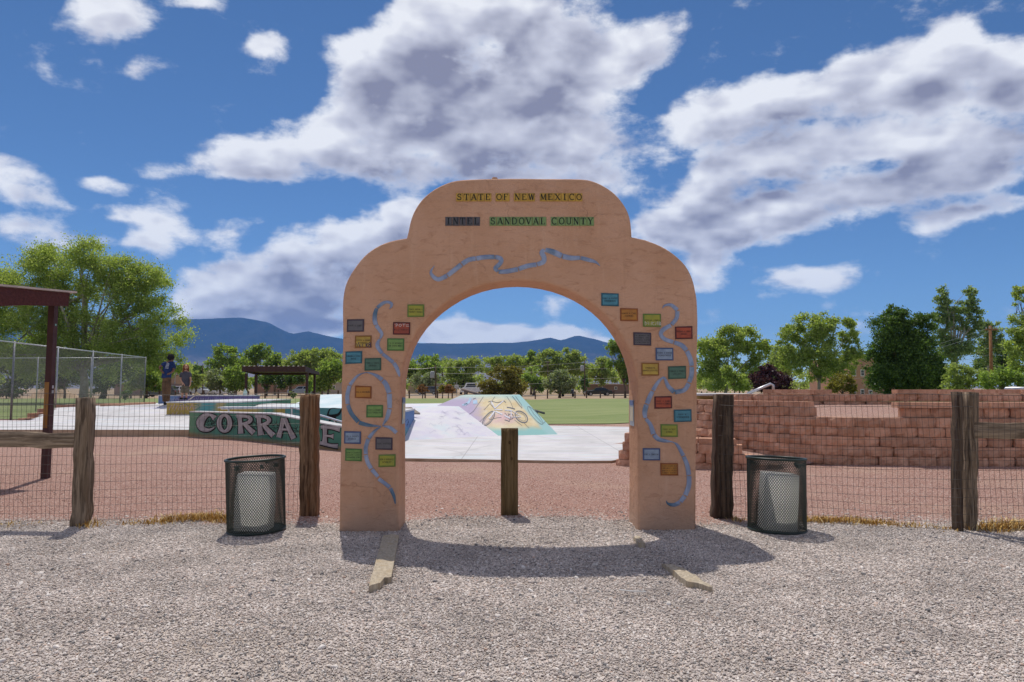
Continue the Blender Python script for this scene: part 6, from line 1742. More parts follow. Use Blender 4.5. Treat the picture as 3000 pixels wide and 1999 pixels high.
def person_two():
    Y = 30.2
    q = lambda px, py, dy=0.0: P(px, py, Y + dy)
    zb = 0.95
    t = thing("person", "person with long red-brown hair in grey t-shirt and khaki shorts facing the viewer", "person", (q(540, 1172).x, Y, zb))
    J, E = {}, []
    def j(n, v, r, to=None):
        J[n] = (v, r)
        if to: E.append((to, n))
    j('pelvis', q(543, 1131), 0.125)
    j('belly', q(543.5, 1118), 0.12, 'pelvis'); j('chest', q(544, 1102), 0.135, 'belly'); j('neckb', q(544, 1090), 0.075, 'chest'); j('neck', q(544.3, 1085, -0.01), 0.052, 'neckb'); j('skull', q(545, 1077, -0.02), 0.06, 'neck')
    j('shl', q(533.5, 1094), 0.062, 'neckb'); j('ell', q(529.5, 1111, 0.04), 0.042, 'shl'); j('wrl', q(537, 1124, -0.12), 0.029, 'ell')
    j('shr', q(554.5, 1093), 0.062, 'neckb'); j('elr', q(558.5, 1111, 0.05), 0.042, 'shr'); j('wrr', q(558, 1124, -0.08), 0.029, 'elr')
    for s_, hx, kx, ax in (('l', 538.5, 534.5, 533.2), ('r', 547.5, 546.5, 545.8)):
        j('hip' + s_, q(hx, 1135), 0.09, 'pelvis'); j('kn' + s_, q(kx, 1153, -0.02), 0.055, 'hip' + s_)
        a_ = q(ax, 1168); a_.z = zb + 0.075; j('an' + s_, a_, 0.037, 'kn' + s_)
        f_ = a_ + Vector((0.0, -0.16, -0.045)); j('fo' + s_, f_, 0.036, 'an' + s_)
    hand(J, E, 'wrl', q(541.5, 1129, -0.16) - J['wrl'][0], Vector((0, -1, 0.3)), 'hl')
    hand(J, E, 'wrr', q(556.5, 1130, -0.10) - J['wrr'][0], Vector((0, -1, 0.3)), 'hr')
    skin_obj("body", J, E, SK2, t)
    hc, hh = q(545, 1076.5, -0.03), 0.24
    fwd = Vector((0.18, -1, 0.08))
    m = MB(); head(m, hc, hh, fwd); hd = m.build("head", SK2, t, smooth=True)
    face_bits(hd, hc, hh, fwd, LIP)
    m = MB()
    bd = mottled("chestnut_hair", (0.20, 0.065, 0.028), (0.34, 0.13, 0.055), 30, 0.6, 0.03, 40)
    rr = random.Random(4)
    # strands falling from the crown to the shoulders
    for i in range(64):
        a = R(-215 + 250 * i / 63) + math.pi          # leaves the face free
        d = Vector((math.cos(a + 1.27), math.sin(a + 1.27), 0))
        if d.y < -0.62 and abs(d.x) < 0.75: continue
        top_ = hc + Vector((0, 0.0, hh * 0.50))
        m.tube([top_, hc + d * 0.085 + Vector((0, 0, hh * 0.36)), hc + d * 0.108 + Vector((0, 0, 0.0)), hc + d * 0.118 + Vector((0, 0, -hh * 0.45)), hc + d * rr.uniform(0.10, 0.135) + Vector((0, 0, -hh * rr.uniform(0.75, 0.95)))], [0.02, 0.024, 0.022, 0.018, 0.006], 5)
    m.build("hair", bd, t, smooth=True)
    m = MB(); m.tube([hc + fwd.normalized() * 0.07 + Vector((x, 0, z)) for x, z in ((-0.05, -0.06), (-0.03, -0.105), (0, -0.118), (0.03, -0.105), (0.05, -0.06))], 0.016, 6); m.build("beard", bd, t, smooth=True)
    grey = cloth("charcoal_cotton", (0.070, 0.066, 0.082))
    m = MB()
    hoops(m, [(q(545, 1131.5), 0.155, 0.125), (q(544.7, 1122), 0.158, 0.125), (q(544.2, 1110), 0.165, 0.13), (q(544, 1100), 0.185, 0.135), (q(544, 1093), 0.185, 0.115), (q(544, 1089.5), 0.13, 0.095), (q(544.2, 1087), 0.07, 0.07)])
    m.tube([q(536, 1093.5), q(532.3, 1097), q(530.3, 1105, 0.03)], [0.078, 0.084, 0.075], 12)
    m.tube([q(552, 1092.5), q(555.5, 1096), q(557.8, 1104, 0.03)], [0.078, 0.084, 0.075], 12)
    m.build("t_shirt", grey, t, smooth=True)
    kh = cloth("khaki_twill", (0.15, 0.125, 0.090))
    m = MB()
    hoops(m, [(q(543, 1137), 0.165, 0.12), (q(543.5, 1129), 0.155, 0.12)])
    m.tube([q(538.5, 1134), q(536, 1143), q(534.8, 1151)], [0.098, 0.105, 0.100], 12)
    m.tube([q(547.8, 1134), q(547.5, 1143), q(547.2, 1151.5)], [0.098, 0.105, 0.100], 12)
    m.build("shorts", kh, t, smooth=True)
    for s_ in 'lr':
        a_, f_ = J['an' + s_][0], J['fo' + s_][0]
        m = MB(); z_ = zb + 0.045
        m.tube([Vector((a_.x, a_.y + 0.05, z_)), Vector((a_.x, a_.y, z_)), Vector((f_.x, f_.y, z_)), Vector((f_.x, f_.y - 0.04, z_ - 0.01))], [0.035, 0.05, 0.046, 0.03], 10); m.build("shoe", M_BLACK, t, smooth=True)
person_two()

# ------------------------------------------------------------------ trees
def quads_mesh(name, V, mat):
    n = len(V) // 4
    me = bpy.data.meshes.new(name)
    me.vertices.add(4 * n); me.vertices.foreach_set('co', V.astype(np.float32).ravel())
    me.loops.add(4 * n); me.loops.foreach_set('vertex_index', np.arange(4 * n, dtype=np.int32))
    me.polygons.add(n); me.polygons.foreach_set('loop_start', np.arange(0, 4 * n, 4, dtype=np.int32))
    me.materials.append(mat)
    me.update(calc_edges=True)
    return me
def leaves(centres, radii, n, L, rg, droop=0.0, flat_=0.8):
    w = np.asarray(radii).mean(1) ** 2; w = w / w.sum()
    idx = rg.choice(len(centres), n, p=w)
    d = rg.normal(size=(n, 3)); d /= np.linalg.norm(d, axis=1, keepdims=True)
    r = np.minimum(np.abs(rg.normal(0.55, 0.34, n)), 1.5)
    c = centres[idx] + d * r[:, None] * radii[idx]
    c[:, 2] -= droop * rg.random(n) ** 2
    a = rg.normal(size=(n, 3)) + d * 0.5; a[:, 2] -= droop * 1.2
    a /= np.linalg.norm(a, axis=1, keepdims=True)
    b = np.cross(a, rg.normal(size=(n, 3)) * np.array([1, 1, 0.7])); b /= np.linalg.norm(b, axis=1, keepdims=True)
    s = L * rg.uniform(0.6, 1.25, n)
    A, B = a * (s / 2)[:, None], b * (s * 0.31)[:, None]
    return np.stack([c - A, c + B - A * 0.1, c + A, c - B - A * 0.1], 1).reshape(-1, 3)
def tree(name, label, lobes, Y, base_px, base_py, leaf, bark, seed, Lpx=6.5, dens=1.0, clump=0.36, trunk_px=6, cat="tree", group=None, droop=0.0, limbs=14, lean=None, z0=None, depth=0.85, fork=0.0):
    """lobes: (px, py, rx, ry) ellipses of the crown's outline as the photograph shows it; the crown gets the same depth as width"""
    rg = np.random.default_rng(seed)
    k = Y / FPX
    bp = P(base_px, base_py, Y)
    zb = float(gz(bp.x, Y)) - 0.05 if z0 is None else z0
    root = Vector((bp.x, Y, zb))
    t = thing(name, label, cat, tuple(root), group)
    cen, rad = [], []
    area = 0
    if Y > 100:
        lobes = [(a, b_ - ry_ * 0.10, rx_ * 1.18, ry_ * 1.14) for a, b_, rx_, ry_ in lobes]
    for (lx, ly, rx, ry) in lobes:
        c = np.array(P(lx, ly, Y)); r3 = np.array([rx * k, min(rx, ry * 1.4) * k * depth, ry * k])
        area += math.pi * rx * ry
        nc = int(min(60, 10 + 2.6 * (rx * ry) / (min(rx, ry) ** 2) / clump ** 1.5))
        d = rg.normal(size=(nc, 3)); d /= np.linalg.norm(d, axis=1, keepdims=True)
        rr_ = rg.uniform(0.12, 1.0, nc) ** 0.5 * (1 - clump * 0.45)
        cc = c + d * rr_[:, None] * r3
        cr = (min(rx, ry) * k * clump) * rg.uniform(0.7, 1.35, (nc, 1)) * np.array([1.1, 1.1, 0.85])
        cen.append(cc); rad.append(cr)
    cen, rad = np.concatenate(cen), np.concatenate(rad)
    n = int(0.31 * area * dens * (8.0 / Lpx) ** 2)
    V = leaves(cen, rad, n, Lpx * k, rg, droop * k)
    V -= np.array(root)
    link("crown", quads_mesh("crown", V, leaf), t)
    m = MB()
    tr = trunk_px * k / 2
    allc = np.average(cen, axis=0)
    zlo = cen[:, 2].min()
    hub = Vector((root.x * 0.6 + allc[0] * 0.4, Y, zlo + (allc[2] - zlo) * 0.25))
    if hub.z < zb + 0.3: hub.z = zb + 0.3
    m.tube([root, root.lerp(hub, 0.5) + Vector((tr * 0.4, 0, 0)), hub], [tr * 1.25, tr, tr * 0.8], 9)
    order = np.argsort(-rg.random(len(cen)))[:limbs]
    for i in order:
        e = Vector(cen[i]); s_ = hub.lerp(root, rg.uniform(0, 0.25))
        mid = s_.lerp(e, 0.5) + Vector((0, 0, 0.12 * (e - s_).length)) + Vector(rg.normal(size=3) * 0.05 * (e - s_).length)
        m.tube([s_, s_.lerp(mid, 0.55), mid, mid.lerp(e, 0.6), e], [tr * 0.5, tr * 0.36, tr * 0.25, tr * 0.15, tr * 0.05], 6)
        for _ in range(2):
            e2 = Vector(cen[rg.integers(len(cen))])
            if (e2 - mid).length < (e - s_).length * 0.8:
                m.tube([mid, mid.lerp(e2, 0.5) + Vector((0, 0, 0.05 * (e2 - mid).length)), e2], [tr * 0.24, tr * 0.14, tr * 0.05], 5)
    m.build("trunk", bark, t, smooth=True)
    return t

# the big cottonwood at the left
tree("cottonwood_tree", "large spreading light green cottonwood rising above the chain link fence", [(60, 830, 130, 120), (150, 800, 95, 110), (270, 800, 120, 110), (370, 840, 100, 110), (430, 830, 90, 100), (470, 990, 90, 110), (350, 1010, 110, 110), (230, 1000, 110, 120), (90, 1000, 130, 130), (-80, 880, 140, 150), (400, 930, 70, 60), (180, 900, 60, 60), (500, 1070, 55, 55), (-60, 1040, 120, 90)],
     60, 245, 1175, L_COTTON, M_BARK_PALE, 1, 5.5, 0.62, 0.31, 22, limbs=46)
def T_(lab, lobes, Y, bx, leaf, seed, **kw):
    kw.setdefault('bark', M_BARK)
    nm = kw.pop('nm', "tree")
    return tree(nm, lab, lobes, Y, bx, 1160, leaf, kw.pop('bark'), seed, **kw)
# shaded trees under and behind the cottonwood
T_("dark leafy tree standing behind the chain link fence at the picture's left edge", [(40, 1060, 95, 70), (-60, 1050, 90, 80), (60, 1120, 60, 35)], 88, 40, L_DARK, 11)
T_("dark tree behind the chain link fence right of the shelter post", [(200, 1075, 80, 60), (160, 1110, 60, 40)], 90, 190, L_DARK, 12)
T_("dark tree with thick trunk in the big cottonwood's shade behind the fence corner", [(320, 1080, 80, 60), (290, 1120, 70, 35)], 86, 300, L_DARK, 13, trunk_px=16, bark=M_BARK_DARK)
T_("green tree just left of the navy-shirted skater beyond the fence corner", [(430, 1090, 55, 50), (400, 1125, 50, 28), (455, 1125, 30, 25)], 92, 425, L_ELM, 14)
T_("small round dark shrub behind the chain link fence corner post", [(368, 1155, 14, 17)], 75, 368, L_DARK, 15, cat="shrub", nm="shrub", trunk_px=3, limbs=5)
T_("low dark hedge bush at the lawn's far left edge", [(20, 1145, 45, 22), (-40, 1140, 40, 26), (50, 1150, 25, 16)], 84, 20, L_DARK, 16, cat="shrub", nm="shrub", trunk_px=4, limbs=6)
# left of the arch
T_("small bright green tree right of the grey-shirted skater", [(572, 1118, 24, 26), (580, 1100, 18, 14)], 105, 573, L_WILLOW, 20)
T_("dark far tree crown behind the slender pole near the skaters", [(580, 1085, 18, 18), (568, 1105, 14, 16)], 170, 580, L_DARK, 21)
T_("tall dark green tree behind the pale grey-green tree", [(660, 1040, 34, 30), (625, 1075, 30, 28), (690, 1060, 36, 34)], 135, 650, L_ELM, 22, clump=0.34)
T_("pale grey-green tree left of the picnic shelter", [(640, 1110, 38, 26), (655, 1125, 32, 22), (625, 1130, 22, 18)], 110, 645, L_SILVER, 23)
T_("round bright green tree at the picnic shelter's left side", [(690, 1100, 34, 30), (705, 1120, 34, 28), (680, 1130, 26, 22)], 108, 690, L_ELM, 24)
T_("upright two-peaked tree behind the shelter roof's left half", [(745, 1040, 26, 26), (772, 1035, 20, 26), (735, 1060, 28, 24)], 140, 750, L_ELM, 25)
T_("dark rounded tree directly behind the shelter roof's middle", [(800, 1060, 28, 26), (815, 1080, 32, 24), (790, 1085, 28, 22)], 145, 805, L_ELM, 26)
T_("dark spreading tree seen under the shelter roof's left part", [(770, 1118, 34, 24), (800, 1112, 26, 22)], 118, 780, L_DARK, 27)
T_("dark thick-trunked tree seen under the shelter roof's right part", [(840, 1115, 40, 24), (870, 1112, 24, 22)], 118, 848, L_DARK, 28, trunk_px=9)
T_("broad yellow-green willow behind the shelter's right end", [(870, 1060, 40, 30), (920, 1055, 45, 34), (960, 1065, 45, 36), (900, 1090, 60, 30)], 135, 915, L_WILLOW, 29, clump=0.34)
T_("yellow-green tree beside the arch's left pillar", [(960, 1100, 40, 40), (1000, 1090, 40, 44), (940, 1125, 36, 26)], 112, 960, L_ELM, 30)
T_("light leafy sapling at the shelter's right posts", [(905, 1140, 12, 20), (908, 1122, 8, 12)], 80, 906, L_ELM, 31, trunk_px=2, limbs=6)
T_("low grey-green bush on the dirt under the shelter", [(858, 1155, 10, 11)], 85, 858, L_SILVER, 32, cat="shrub", nm="shrub", trunk_px=2, limbs=4)
# seen through the arch
T_("dark green tree crown at the archway view's left edge", [(1230, 1075, 48, 32), (1190, 1090, 40, 36), (1280, 1070, 36, 26)], 175, 1225, L_ELM, 40)
T_("very dark far crown peeking over the trees left in the archway", [(1295, 1070, 22, 16)], 200, 1295, L_DARK, 41)
T_("grey-green mid tree left of the archway's sign pole", [(1235, 1120, 36, 26), (1265, 1115, 28, 22)], 150, 1240, L_SILVER, 42)
T_("bright elm behind the stop sign in the archway", [(1350, 1085, 40, 28), (1330, 1110, 30, 30), (1385, 1075, 40, 26), (1370, 1120, 30, 26)], 155, 1350, L_WILLOW, 43)
T_("large light green tree in the middle of the archway row", [(1480, 1060, 48, 22), (1450, 1075, 40, 26), (1520, 1070, 36, 26)], 165, 1480, L_WILLOW, 45)
T_("small dark tree tip rising left of the feathery willow", [(1558, 1040, 14, 16), (1555, 1065, 20, 20)], 160, 1556, L_ELM, 46)
T_("broad feathery yellow-green willow, tallest in the archway row", [(1610, 1050, 44, 24), (1655, 1050, 44, 26), (1690, 1060, 26, 28), (1600, 1080, 50, 30), (1670, 1085, 50, 30)], 158, 1640, L_WILLOW, 47, clump=0.34, droop=4)
T_("round bronze-green tree standing in front at the archway's centre", [(1470, 1110, 62, 42), (1430, 1135, 48, 28), (1510, 1135, 46, 32), (1470, 1150, 70, 18), (1500, 1090, 34, 26)], 95, 1470, L_OLIVE, 48, Lpx=7.5)
T_("silver-green blossoming tree right of the bronze tree in the archway", [(1640, 1105, 38, 26), (1620, 1125, 34, 24), (1665, 1125, 30, 26), (1635, 1140, 46, 18)], 98, 1638, L_SILVER, 49)
T_("dark conifer-like tree right of the silver tree in the archway", [(1712, 1125, 16, 30)], 150, 1712, L_DARK, 50)
T_("dark green mid tree tucked between bronze and silver trees", [(1560, 1110, 34, 32), (1585, 1130, 22, 22)], 135, 1562, L_ELM, 51)
T_("tall leaning tree filling the archway's right edge", [(1795, 1015, 24, 22), (1815, 1030, 30, 30), (1840, 1075, 40, 50), (1800, 1070, 28, 22), (1860, 1110, 40, 40)], 100, 1832, L_ELM, 52)
T_("light tree behind the house at the archway's right", [(1765, 1075, 30, 26), (1740, 1095, 34, 26), (1780, 1110, 36, 24)], 165, 1760, L_WILLOW, 53)
for i, (px, w, lab) in enumerate([(1238, 23, "small rusty-leaved tree by the field fence, leftmost in the archway"), (1296, 13, "small rusty-leaved tree right of the leaning pole in the archway"), (1313, 22, "small rusty-brown tree by the stop sign in the archway")]):
    T_(lab, [(px, 1142, w, 13), (px, 1137, w * 0.7, 11)], 92, px, L_BROWN if i != 1 else L_OLIVE, 54 + i, trunk_px=3, limbs=8, Lpx=7, z0=-0.05)
# right of the arch
T_("pale green tree row just right of the arch's right pillar", [(2080, 1040, 60, 70), (2130, 1010, 50, 60), (2175, 1000, 50, 56), (2225, 1030, 42, 60), (2100, 1100, 70, 55), (2200, 1090, 60, 50)], 72, 2118, L_COTTON, 60, clump=0.30, bark=M_BARK_PALE, trunk_px=9)
T_("tall pale green cottonwood between the purple tree and the brick-coloured building", [(2310, 985, 36, 50), (2370, 965, 50, 62), (2420, 955, 46, 55), (2330, 1050, 56, 60), (2400, 1040, 66, 66), (2490, 980, 36, 56), (2500, 1050, 40, 50), (2440, 1090, 80, 46)], 70, 2395, L_COTTON, 61, clump=0.30, bark=M_BARK_PALE, trunk_px=9)
T_("round dark purple plum tree above the block wall", [(2255, 1110, 56, 42), (2235, 1120, 42, 38), (2285, 1122, 42, 36), (2250, 1085, 34, 22)], 48, 2255, L_PLUM, 62, clump=0.32)
T_("small yellow-green bush before the pale tree row by the arch", [(2150, 1115, 34, 36), (2130, 1085, 22, 24), (2180, 1130, 30, 24)], 52, 2150, L_WILLOW, 63, cat="shrub", nm="shrub", trunk_px=4)
T_("bronze-green bush in front of the brick-coloured building", [(2470, 1120, 40, 28), (2440, 1135, 34, 22), (2495, 1140, 24, 18)], 50, 2465, L_OLIVE, 64, cat="shrub", nm="shrub", trunk_px=4)
T_("large dense dark green tree right of the brick-coloured building", [(2600, 1110, 66, 56), (2720, 1115, 70, 52), (2640, 1060, 90, 90), (2615, 990, 70, 90), (2690, 960, 56, 60), (2580, 1070, 50, 90), (2680, 1040, 86, 84), (2660, 1110, 110, 60), (2620, 920, 36, 28), (2730, 1090, 50, 70)], 46, 2650, L_DARK, 65, clump=0.32, dens=1.2)
T_("tall two-stemmed grey-green poplar behind the dense dark tree", [(2762, 880, 26, 60), (2755, 960, 34, 70), (2800, 920, 30, 60), (2840, 880, 26, 60), (2850, 950, 38, 70), (2800, 1020, 56, 60)], 80, 2800, L_POPLAR, 66, clump=0.32, bark=M_BARK_PALE, trunk_px=11, dens=0.85)
T_("grey-green poplar left of the wooden utility pole", [(2890, 960, 26, 44), (2915, 985, 30, 56), (2880, 1030, 36, 50)], 85, 2893, L_POPLAR, 67, clump=0.32, bark=M_BARK_PALE, dens=0.85)
T_("dark spreading tree behind the wooden utility pole", [(2930, 1040, 40, 44), (2950, 1080, 50, 40), (2890, 1080, 50, 40)], 95, 2930, L_DARK, 68)
T_("bright green tree cut by the picture's right edge", [(3000, 870, 36, 46), (3010, 960, 54, 60), (2985, 1040, 50, 60), (3060, 1000, 80, 100)], 55, 3030, L_COTTON, 69, clump=0.30)
T_("broad yellow-green bush hedge below the utility pole", [(2810, 1100, 46, 36), (2850, 1110, 50, 34), (2790, 1125, 40, 26)], 40, 2825, L_WILLOW, 70, cat="shrub", nm="shrub", trunk_px=4)
T_("fresh green bush near the right edge above the block wall", [(2905, 1115, 46, 34), (2950, 1100, 40, 44), (2990, 1120, 40, 30)], 38, 2930, L_ELM, 71, cat="shrub", nm="shrub", trunk_px=4)
T_("distant yellow-green willow between the pale tree and the purple tree", [(2290, 1060, 40, 50), (2270, 1090, 44, 40)], 120, 2285, L_WILLOW, 72)

# the wooded river bank far behind, one green mass
rg = np.random.default_rng(99)
cs_, rs_ = [], []
for i in range(520):
    px = rg.uniform(380, 2560); Yd = rg.uniform(176, 215); k_ = Yd / FPX
    top = 1060 + 10 * math.sin(px * 0.013) + 8 * math.sin(px * 0.041 + 1) + (25 if px > 2000 else 0)
    c_ = np.array(P(px, rg.uniform(top + 12, 1140), Yd)); cs_.append(c_); rs_.append(np.array([16, 16, 12]) * k_ * rg.uniform(0.7, 1.3))
dt = link("distant_trees", quads_mesh("distant_trees", leaves(np.array(cs_), np.array(rs_), 60000, 6.5 * 0.098, rg), L_WILLOW))
tag(dt, "hazy mass of far trees closing the horizon beyond the street", "woods", kind="stuff")

# ------------------------------------------------------------------ field fence of short posts along the street
ff = thing("field_fence", "long row of short dark wooden posts with wires along the far street", "fence", (0, 96, 0))
x = -52.0
pm = MB(); pm.box((0, 0, 0.55), (0.17, 0.17, 1.2))
first = pm.build("post", M_WOOD_DARK, ff, world=False); first.location = (x, 0, -0.02)
i = 0
while x < 32:
    x += 1.9 + 0.25 * math.sin(i * 2.3); i += 1
    o = first.copy(); COL.objects.link(o); o.parent = ff; o.location = (x, 6 * math.sin(x * 0.03), -0.02); o.scale = (1, 1, 0.85 + 0.25 * random.random())
m = MB()
for z in (0.45, 0.9):
    m.tube([(xx, 96 + 6 * math.sin(xx * 0.03), z) for xx in np.linspace(-52, 32, 43)], 0.012, 3)
m.build("wire", M_WIRE, ff)

# ------------------------------------------------------------------ vehicles
M_TYRE, M_RIM, M_LAMP = M_RUBBER, flat("wheel_rim", (0.35, 0.35, 0.36), 0.35, 0.5, 0.7), flat("tail_lamp", (0.45, 0.02, 0.02), 0.3)
PROF = {
    'suv': ([(-2.3, 0.35), (-2.35, 0.75), (-2.2, 1.0), (-1.0, 1.12), (2.2, 1.15), (2.32, 0.9), (2.3, 0.35)], [(-1.0, 1.10), (-0.35, 1.68), (1.75, 1.70), (2.15, 1.14)]),
    'sedan': ([(-2.35, 0.32), (-2.4, 0.62), (-2.2, 0.85), (-0.95, 0.98), (1.6, 1.0), (2.3, 0.92), (2.38, 0.55), (2.35, 0.32)], [(-1.0, 0.96), (-0.3, 1.42), (0.9, 1.44), (1.75, 0.98)]),
    'pickup': ([(-2.7, 0.45), (-2.75, 0.95), (-2.6, 1.15), (-1.3, 1.2), (2.6, 1.2), (2.65, 0.6), (2.6, 0.45)], [(-1.3, 1.18), (-0.7, 1.85), (0.75, 1.85), (0.95, 1.18)]),
    'van': ([(-3.2, 0.4), (-3.25, 1.0), (-2.9, 1.35), (-2.4, 1.5), (3.1, 1.5), (3.15, 0.4)], [(-2.5, 1.45), (-2.0, 2.45), (3.1, 2.5), (3.12, 1.48)]),
}
def extrude(mb, prof, w0, w1, m=0):
    n = len(prof)
    zl, zh = min(p[1] for p in prof), max(p[1] for p in prof)
    wd = lambda z: w0 + (w1 - w0) * (z - zl) / (zh - zl)
    vs = [(x, -wd(z) / 2, z) for x, z in prof] + [(x, wd(z) / 2, z) for x, z in prof]
    mb.add(vs, [tuple(range(n)), tuple(range(2 * n - 1, n - 1, -1))] + [(i, i + n, (i + 1) % n + n, (i + 1) % n) for i in range(n)], m)
def car(name, label, kind, px, py, Y, rz, col, cat="car"):
    p = P(px, py, Y)
    t = thing(name, label, cat, (p.x, Y, float(gz(p.x, Y)) + 0.03), "vehicles along the far street", rz)
    body, cab = PROF[kind]
    paint = flat("paint_" + name + str(px), col, 0.25, 0.6, 0.0, 0.05)
    m = MB(); extrude(m, body, 1.82, 1.78); o = m.build("body", paint, t, world=False); bevel_mesh(o, 0.07, 2)
    m = MB(); extrude(m, cab, 1.66, 1.36); o = m.build("cabin", paint, t, world=False); bevel_mesh(o, 0.04, 2)
    (x0, z0), (x1, z1), (x2, z2), (x3, z3) = cab
    for sg in (-1, 1):
        for fa, fb in ((0.06, 0.47), (0.53, 0.95)):
            lo = lambda f_: (x0 + (x3 - x0) * f_ * 0.94 + 0.06, z0 + 0.08)
            hi = lambda f_: (x1 + (x2 - x1) * f_, z1 - 0.09)
            q = [lo(fa), lo(fb), hi(fb), hi(fa)]
            wy = lambda z: (1.66 + (1.36 - 1.66) * (z - z0) / (z1 - z0)) / 2 + 0.006
            m = MB(); m.add([(a, sg * wy(b_), b_) for a, b_ in q], [(0, 1, 2, 3) if sg < 0 else (3, 2, 1, 0)]); m.build("side_window", M_GLASS, t, world=False)
    for (xa, za, xb_, zb_), nm in (((x0, z0, x1, z1), "windscreen"), ((x3, z3, x2, z2), "rear_window")):
        dx = -0.012 if xa < xb_ else 0.012
        la, lb = 0.15, 0.88
        q0, q1 = (xa + (xb_ - xa) * la + dx, za + (zb_ - za) * la), (xa + (xb_ - xa) * lb + dx, za + (zb_ - za) * lb)
        m = MB(); m.add([(q0[0], -0.70, q0[1] + 0.012), (q0[0], 0.70, q0[1] + 0.012), (q1[0], 0.60, q1[1] + 0.012), (q1[0], -0.60, q1[1] + 0.012)], [(0, 1, 2, 3)]); m.build(nm, M_GLASS, t, world=False)
    L = body[-1][0]
    for wx in (-L * 0.62, L * 0.60):
        for sg in (-1, 1):
            m = MB()
            n = 18
            ring = [(0.34 * math.cos(2 * math.pi * i / n), 0.34 * math.sin(2 * math.pi * i / n)) for i in range(n)]
            vs = [(wx + a, sg * 0.68, 0.34 + b_) for a, b_ in ring] + [(wx + a, sg * 0.925, 0.34 + b_) for a, b_ in ring]
            m.add(vs, [tuple(range(n)), tuple(range(n, 2 * n))] + [(i, (i + 1) % n, (i + 1) % n + n, i + n) for i in range(n)])
            w_ = m.build("wheel", M_TYRE, t, world=False)
            m = MB(); m.add([(wx + a * 0.6, sg * 0.93, 0.34 + b_ * 0.6) for a, b_ in ring], [tuple(range(n))]); m.build("rim", M_RIM, w_, world=False)
    for sg in (-1, 1):
        m = MB(); m.box((L + 0.015, sg * 0.72, body[1][1] + 0.12), (0.04, 0.22, 0.16)); m.build("tail_lamp", M_LAMP, t, world=False)
        m = MB(); m.box((-L - 0.06, sg * 0.66, body[1][1]), (0.05, 0.30, 0.13)); m.build("headlight", flat("lamp_glass%d%d" % (px, sg), (0.7, 0.7, 0.7), 0.15), t, world=False)
    return t
WHT, SIL, BLK, GRY = (0.75, 0.75, 0.76), (0.45, 0.46, 0.48), (0.012, 0.013, 0.016), (0.10, 0.10, 0.11)
car("parked_car", "white hatchback parked between the two skaters in the far background", 'suv', 518, 1150, 125, 0.2, WHT)
car("parked_car", "silver car behind the slender pole right of the grey-shirted skater", 'suv', 586, 1148, 122, 2.9, SIL)
car("parked_car", "white car parked left of the pale grey-green tree's trunks", 'suv', 617, 1144, 140, 0.9, WHT)
car("parked_car", "white car parked among the pale grey-green tree's trunks", 'sedan', 652, 1149, 125, 3.3, WHT)
car("parked_car", "silver car parked under the picnic shelter's right end", 'suv', 878, 1144, 135, 0.3, SIL)
car("parked_car", "dark red-lamped minivan on the street behind the rusty trees", 'suv', 1252, 1153, 140, 0.0, GRY)
car("parked_car", "white van half hidden left of the bronze tree in the archway", 'van', 1392, 1157, 150, 0.1, WHT, "van")
car("parked_car", "dark pickup parked under the silver tree with its tail towards us", 'pickup', 1664, 1165, 108, 1.45, (0.02, 0.03, 0.06), "truck")
car("parked_car", "black sedan on the street at the archway's right side", 'sedan', 1753, 1160, 118, 0.05, BLK)
car("parked_car", "dark car parked beyond the navy-shirted skater's legs", 'suv', 470, 1158, 100, 0.1, GRY)

# ------------------------------------------------------------------ houses
def house(name, label, px0, px1, py_top, Y, wallc, wins, roof=None, depth=9.0, trim=(0.75, 0.74, 0.72), cat="house"):
    a, b_ = P(px0, py_top, Y), P(px1, py_top, Y)
    t = thing(name, label, cat, ((a.x + b_.x) / 2, Y, 0))
    H = a.z
    wm_ = mottled("wall_" + name + str(px0), tuple(c * 0.9 for c in wallc), wallc, 0.8, 0.9, 0.01, 6)
    m = MB(); m.box(((a.x + b_.x) / 2, Y + depth / 2, H / 2 - 0.1), (b_.x - a.x, depth, H + 0.2)); m.build("wall", wm_, t)
    tm = flat("trim_" + name + str(px0), trim)
    for (x0, y0, x1, y1) in wins:
        c0, c1 = P(x0, y1, Y), P(x1, y0, Y)
        m = MB(); m.box(((c0.x + c1.x) / 2, Y - 0.04, (c0.z + c1.z) / 2), (c1.x - c0.x, 0.1, c1.z - c0.z)); w_ = m.build("window", tm, t)
        mx, mz = (c0.x + c1.x) / 2, (c0.z + c1.z) / 2
        hw, hh_ = (c1.x - c0.x) * 0.36, (c1.z - c0.z) * 0.38
        m = MB()
        for sx_ in (-0.5, 0.5):
            for sz in (-0.5, 0.5):
                m.box((mx + sx_ * hw * 1.04, Y - 0.10, mz + sz * hh_ * 1.04), (hw * 0.92, 0.03, hh_ * 0.92))
        m.build("pane", M_GLASS, w_)
    if roof:
        m = MB(); m.box(((a.x + b_.x) / 2, Y + depth / 2, H + 0.12), (b_.x - a.x + 0.6, depth + 0.6, 0.28)); m.build("roof", flat("roof_" + name + str(px0), roof), t)
    return t
house("adobe_building", "tan-pink two-storey adobe building with white framed windows behind the trees on the right", 2486, 2760, 1046, 90, (0.50, 0.29, 0.20), [(2521, 1083, 2531, 1103), (2498, 1083, 2507, 1103), (2521, 1140, 2531, 1160), (2545, 1143, 2555, 1163), (2498, 1140, 2507, 1160)], None, 12, cat="building")
house("stucco_tower", "small plain tan block building seen between the two skaters", 502, 517, 1098, 140, (0.46, 0.31, 0.20), [(511, 1119, 514, 1124)], None, 4, cat="building")
house("low_house", "low brown flat-roofed house behind the pale grey-green tree", 578, 622, 1129, 165, (0.30, 0.19, 0.13), [(590, 1134, 598, 1142)], (0.42, 0.42, 0.44))
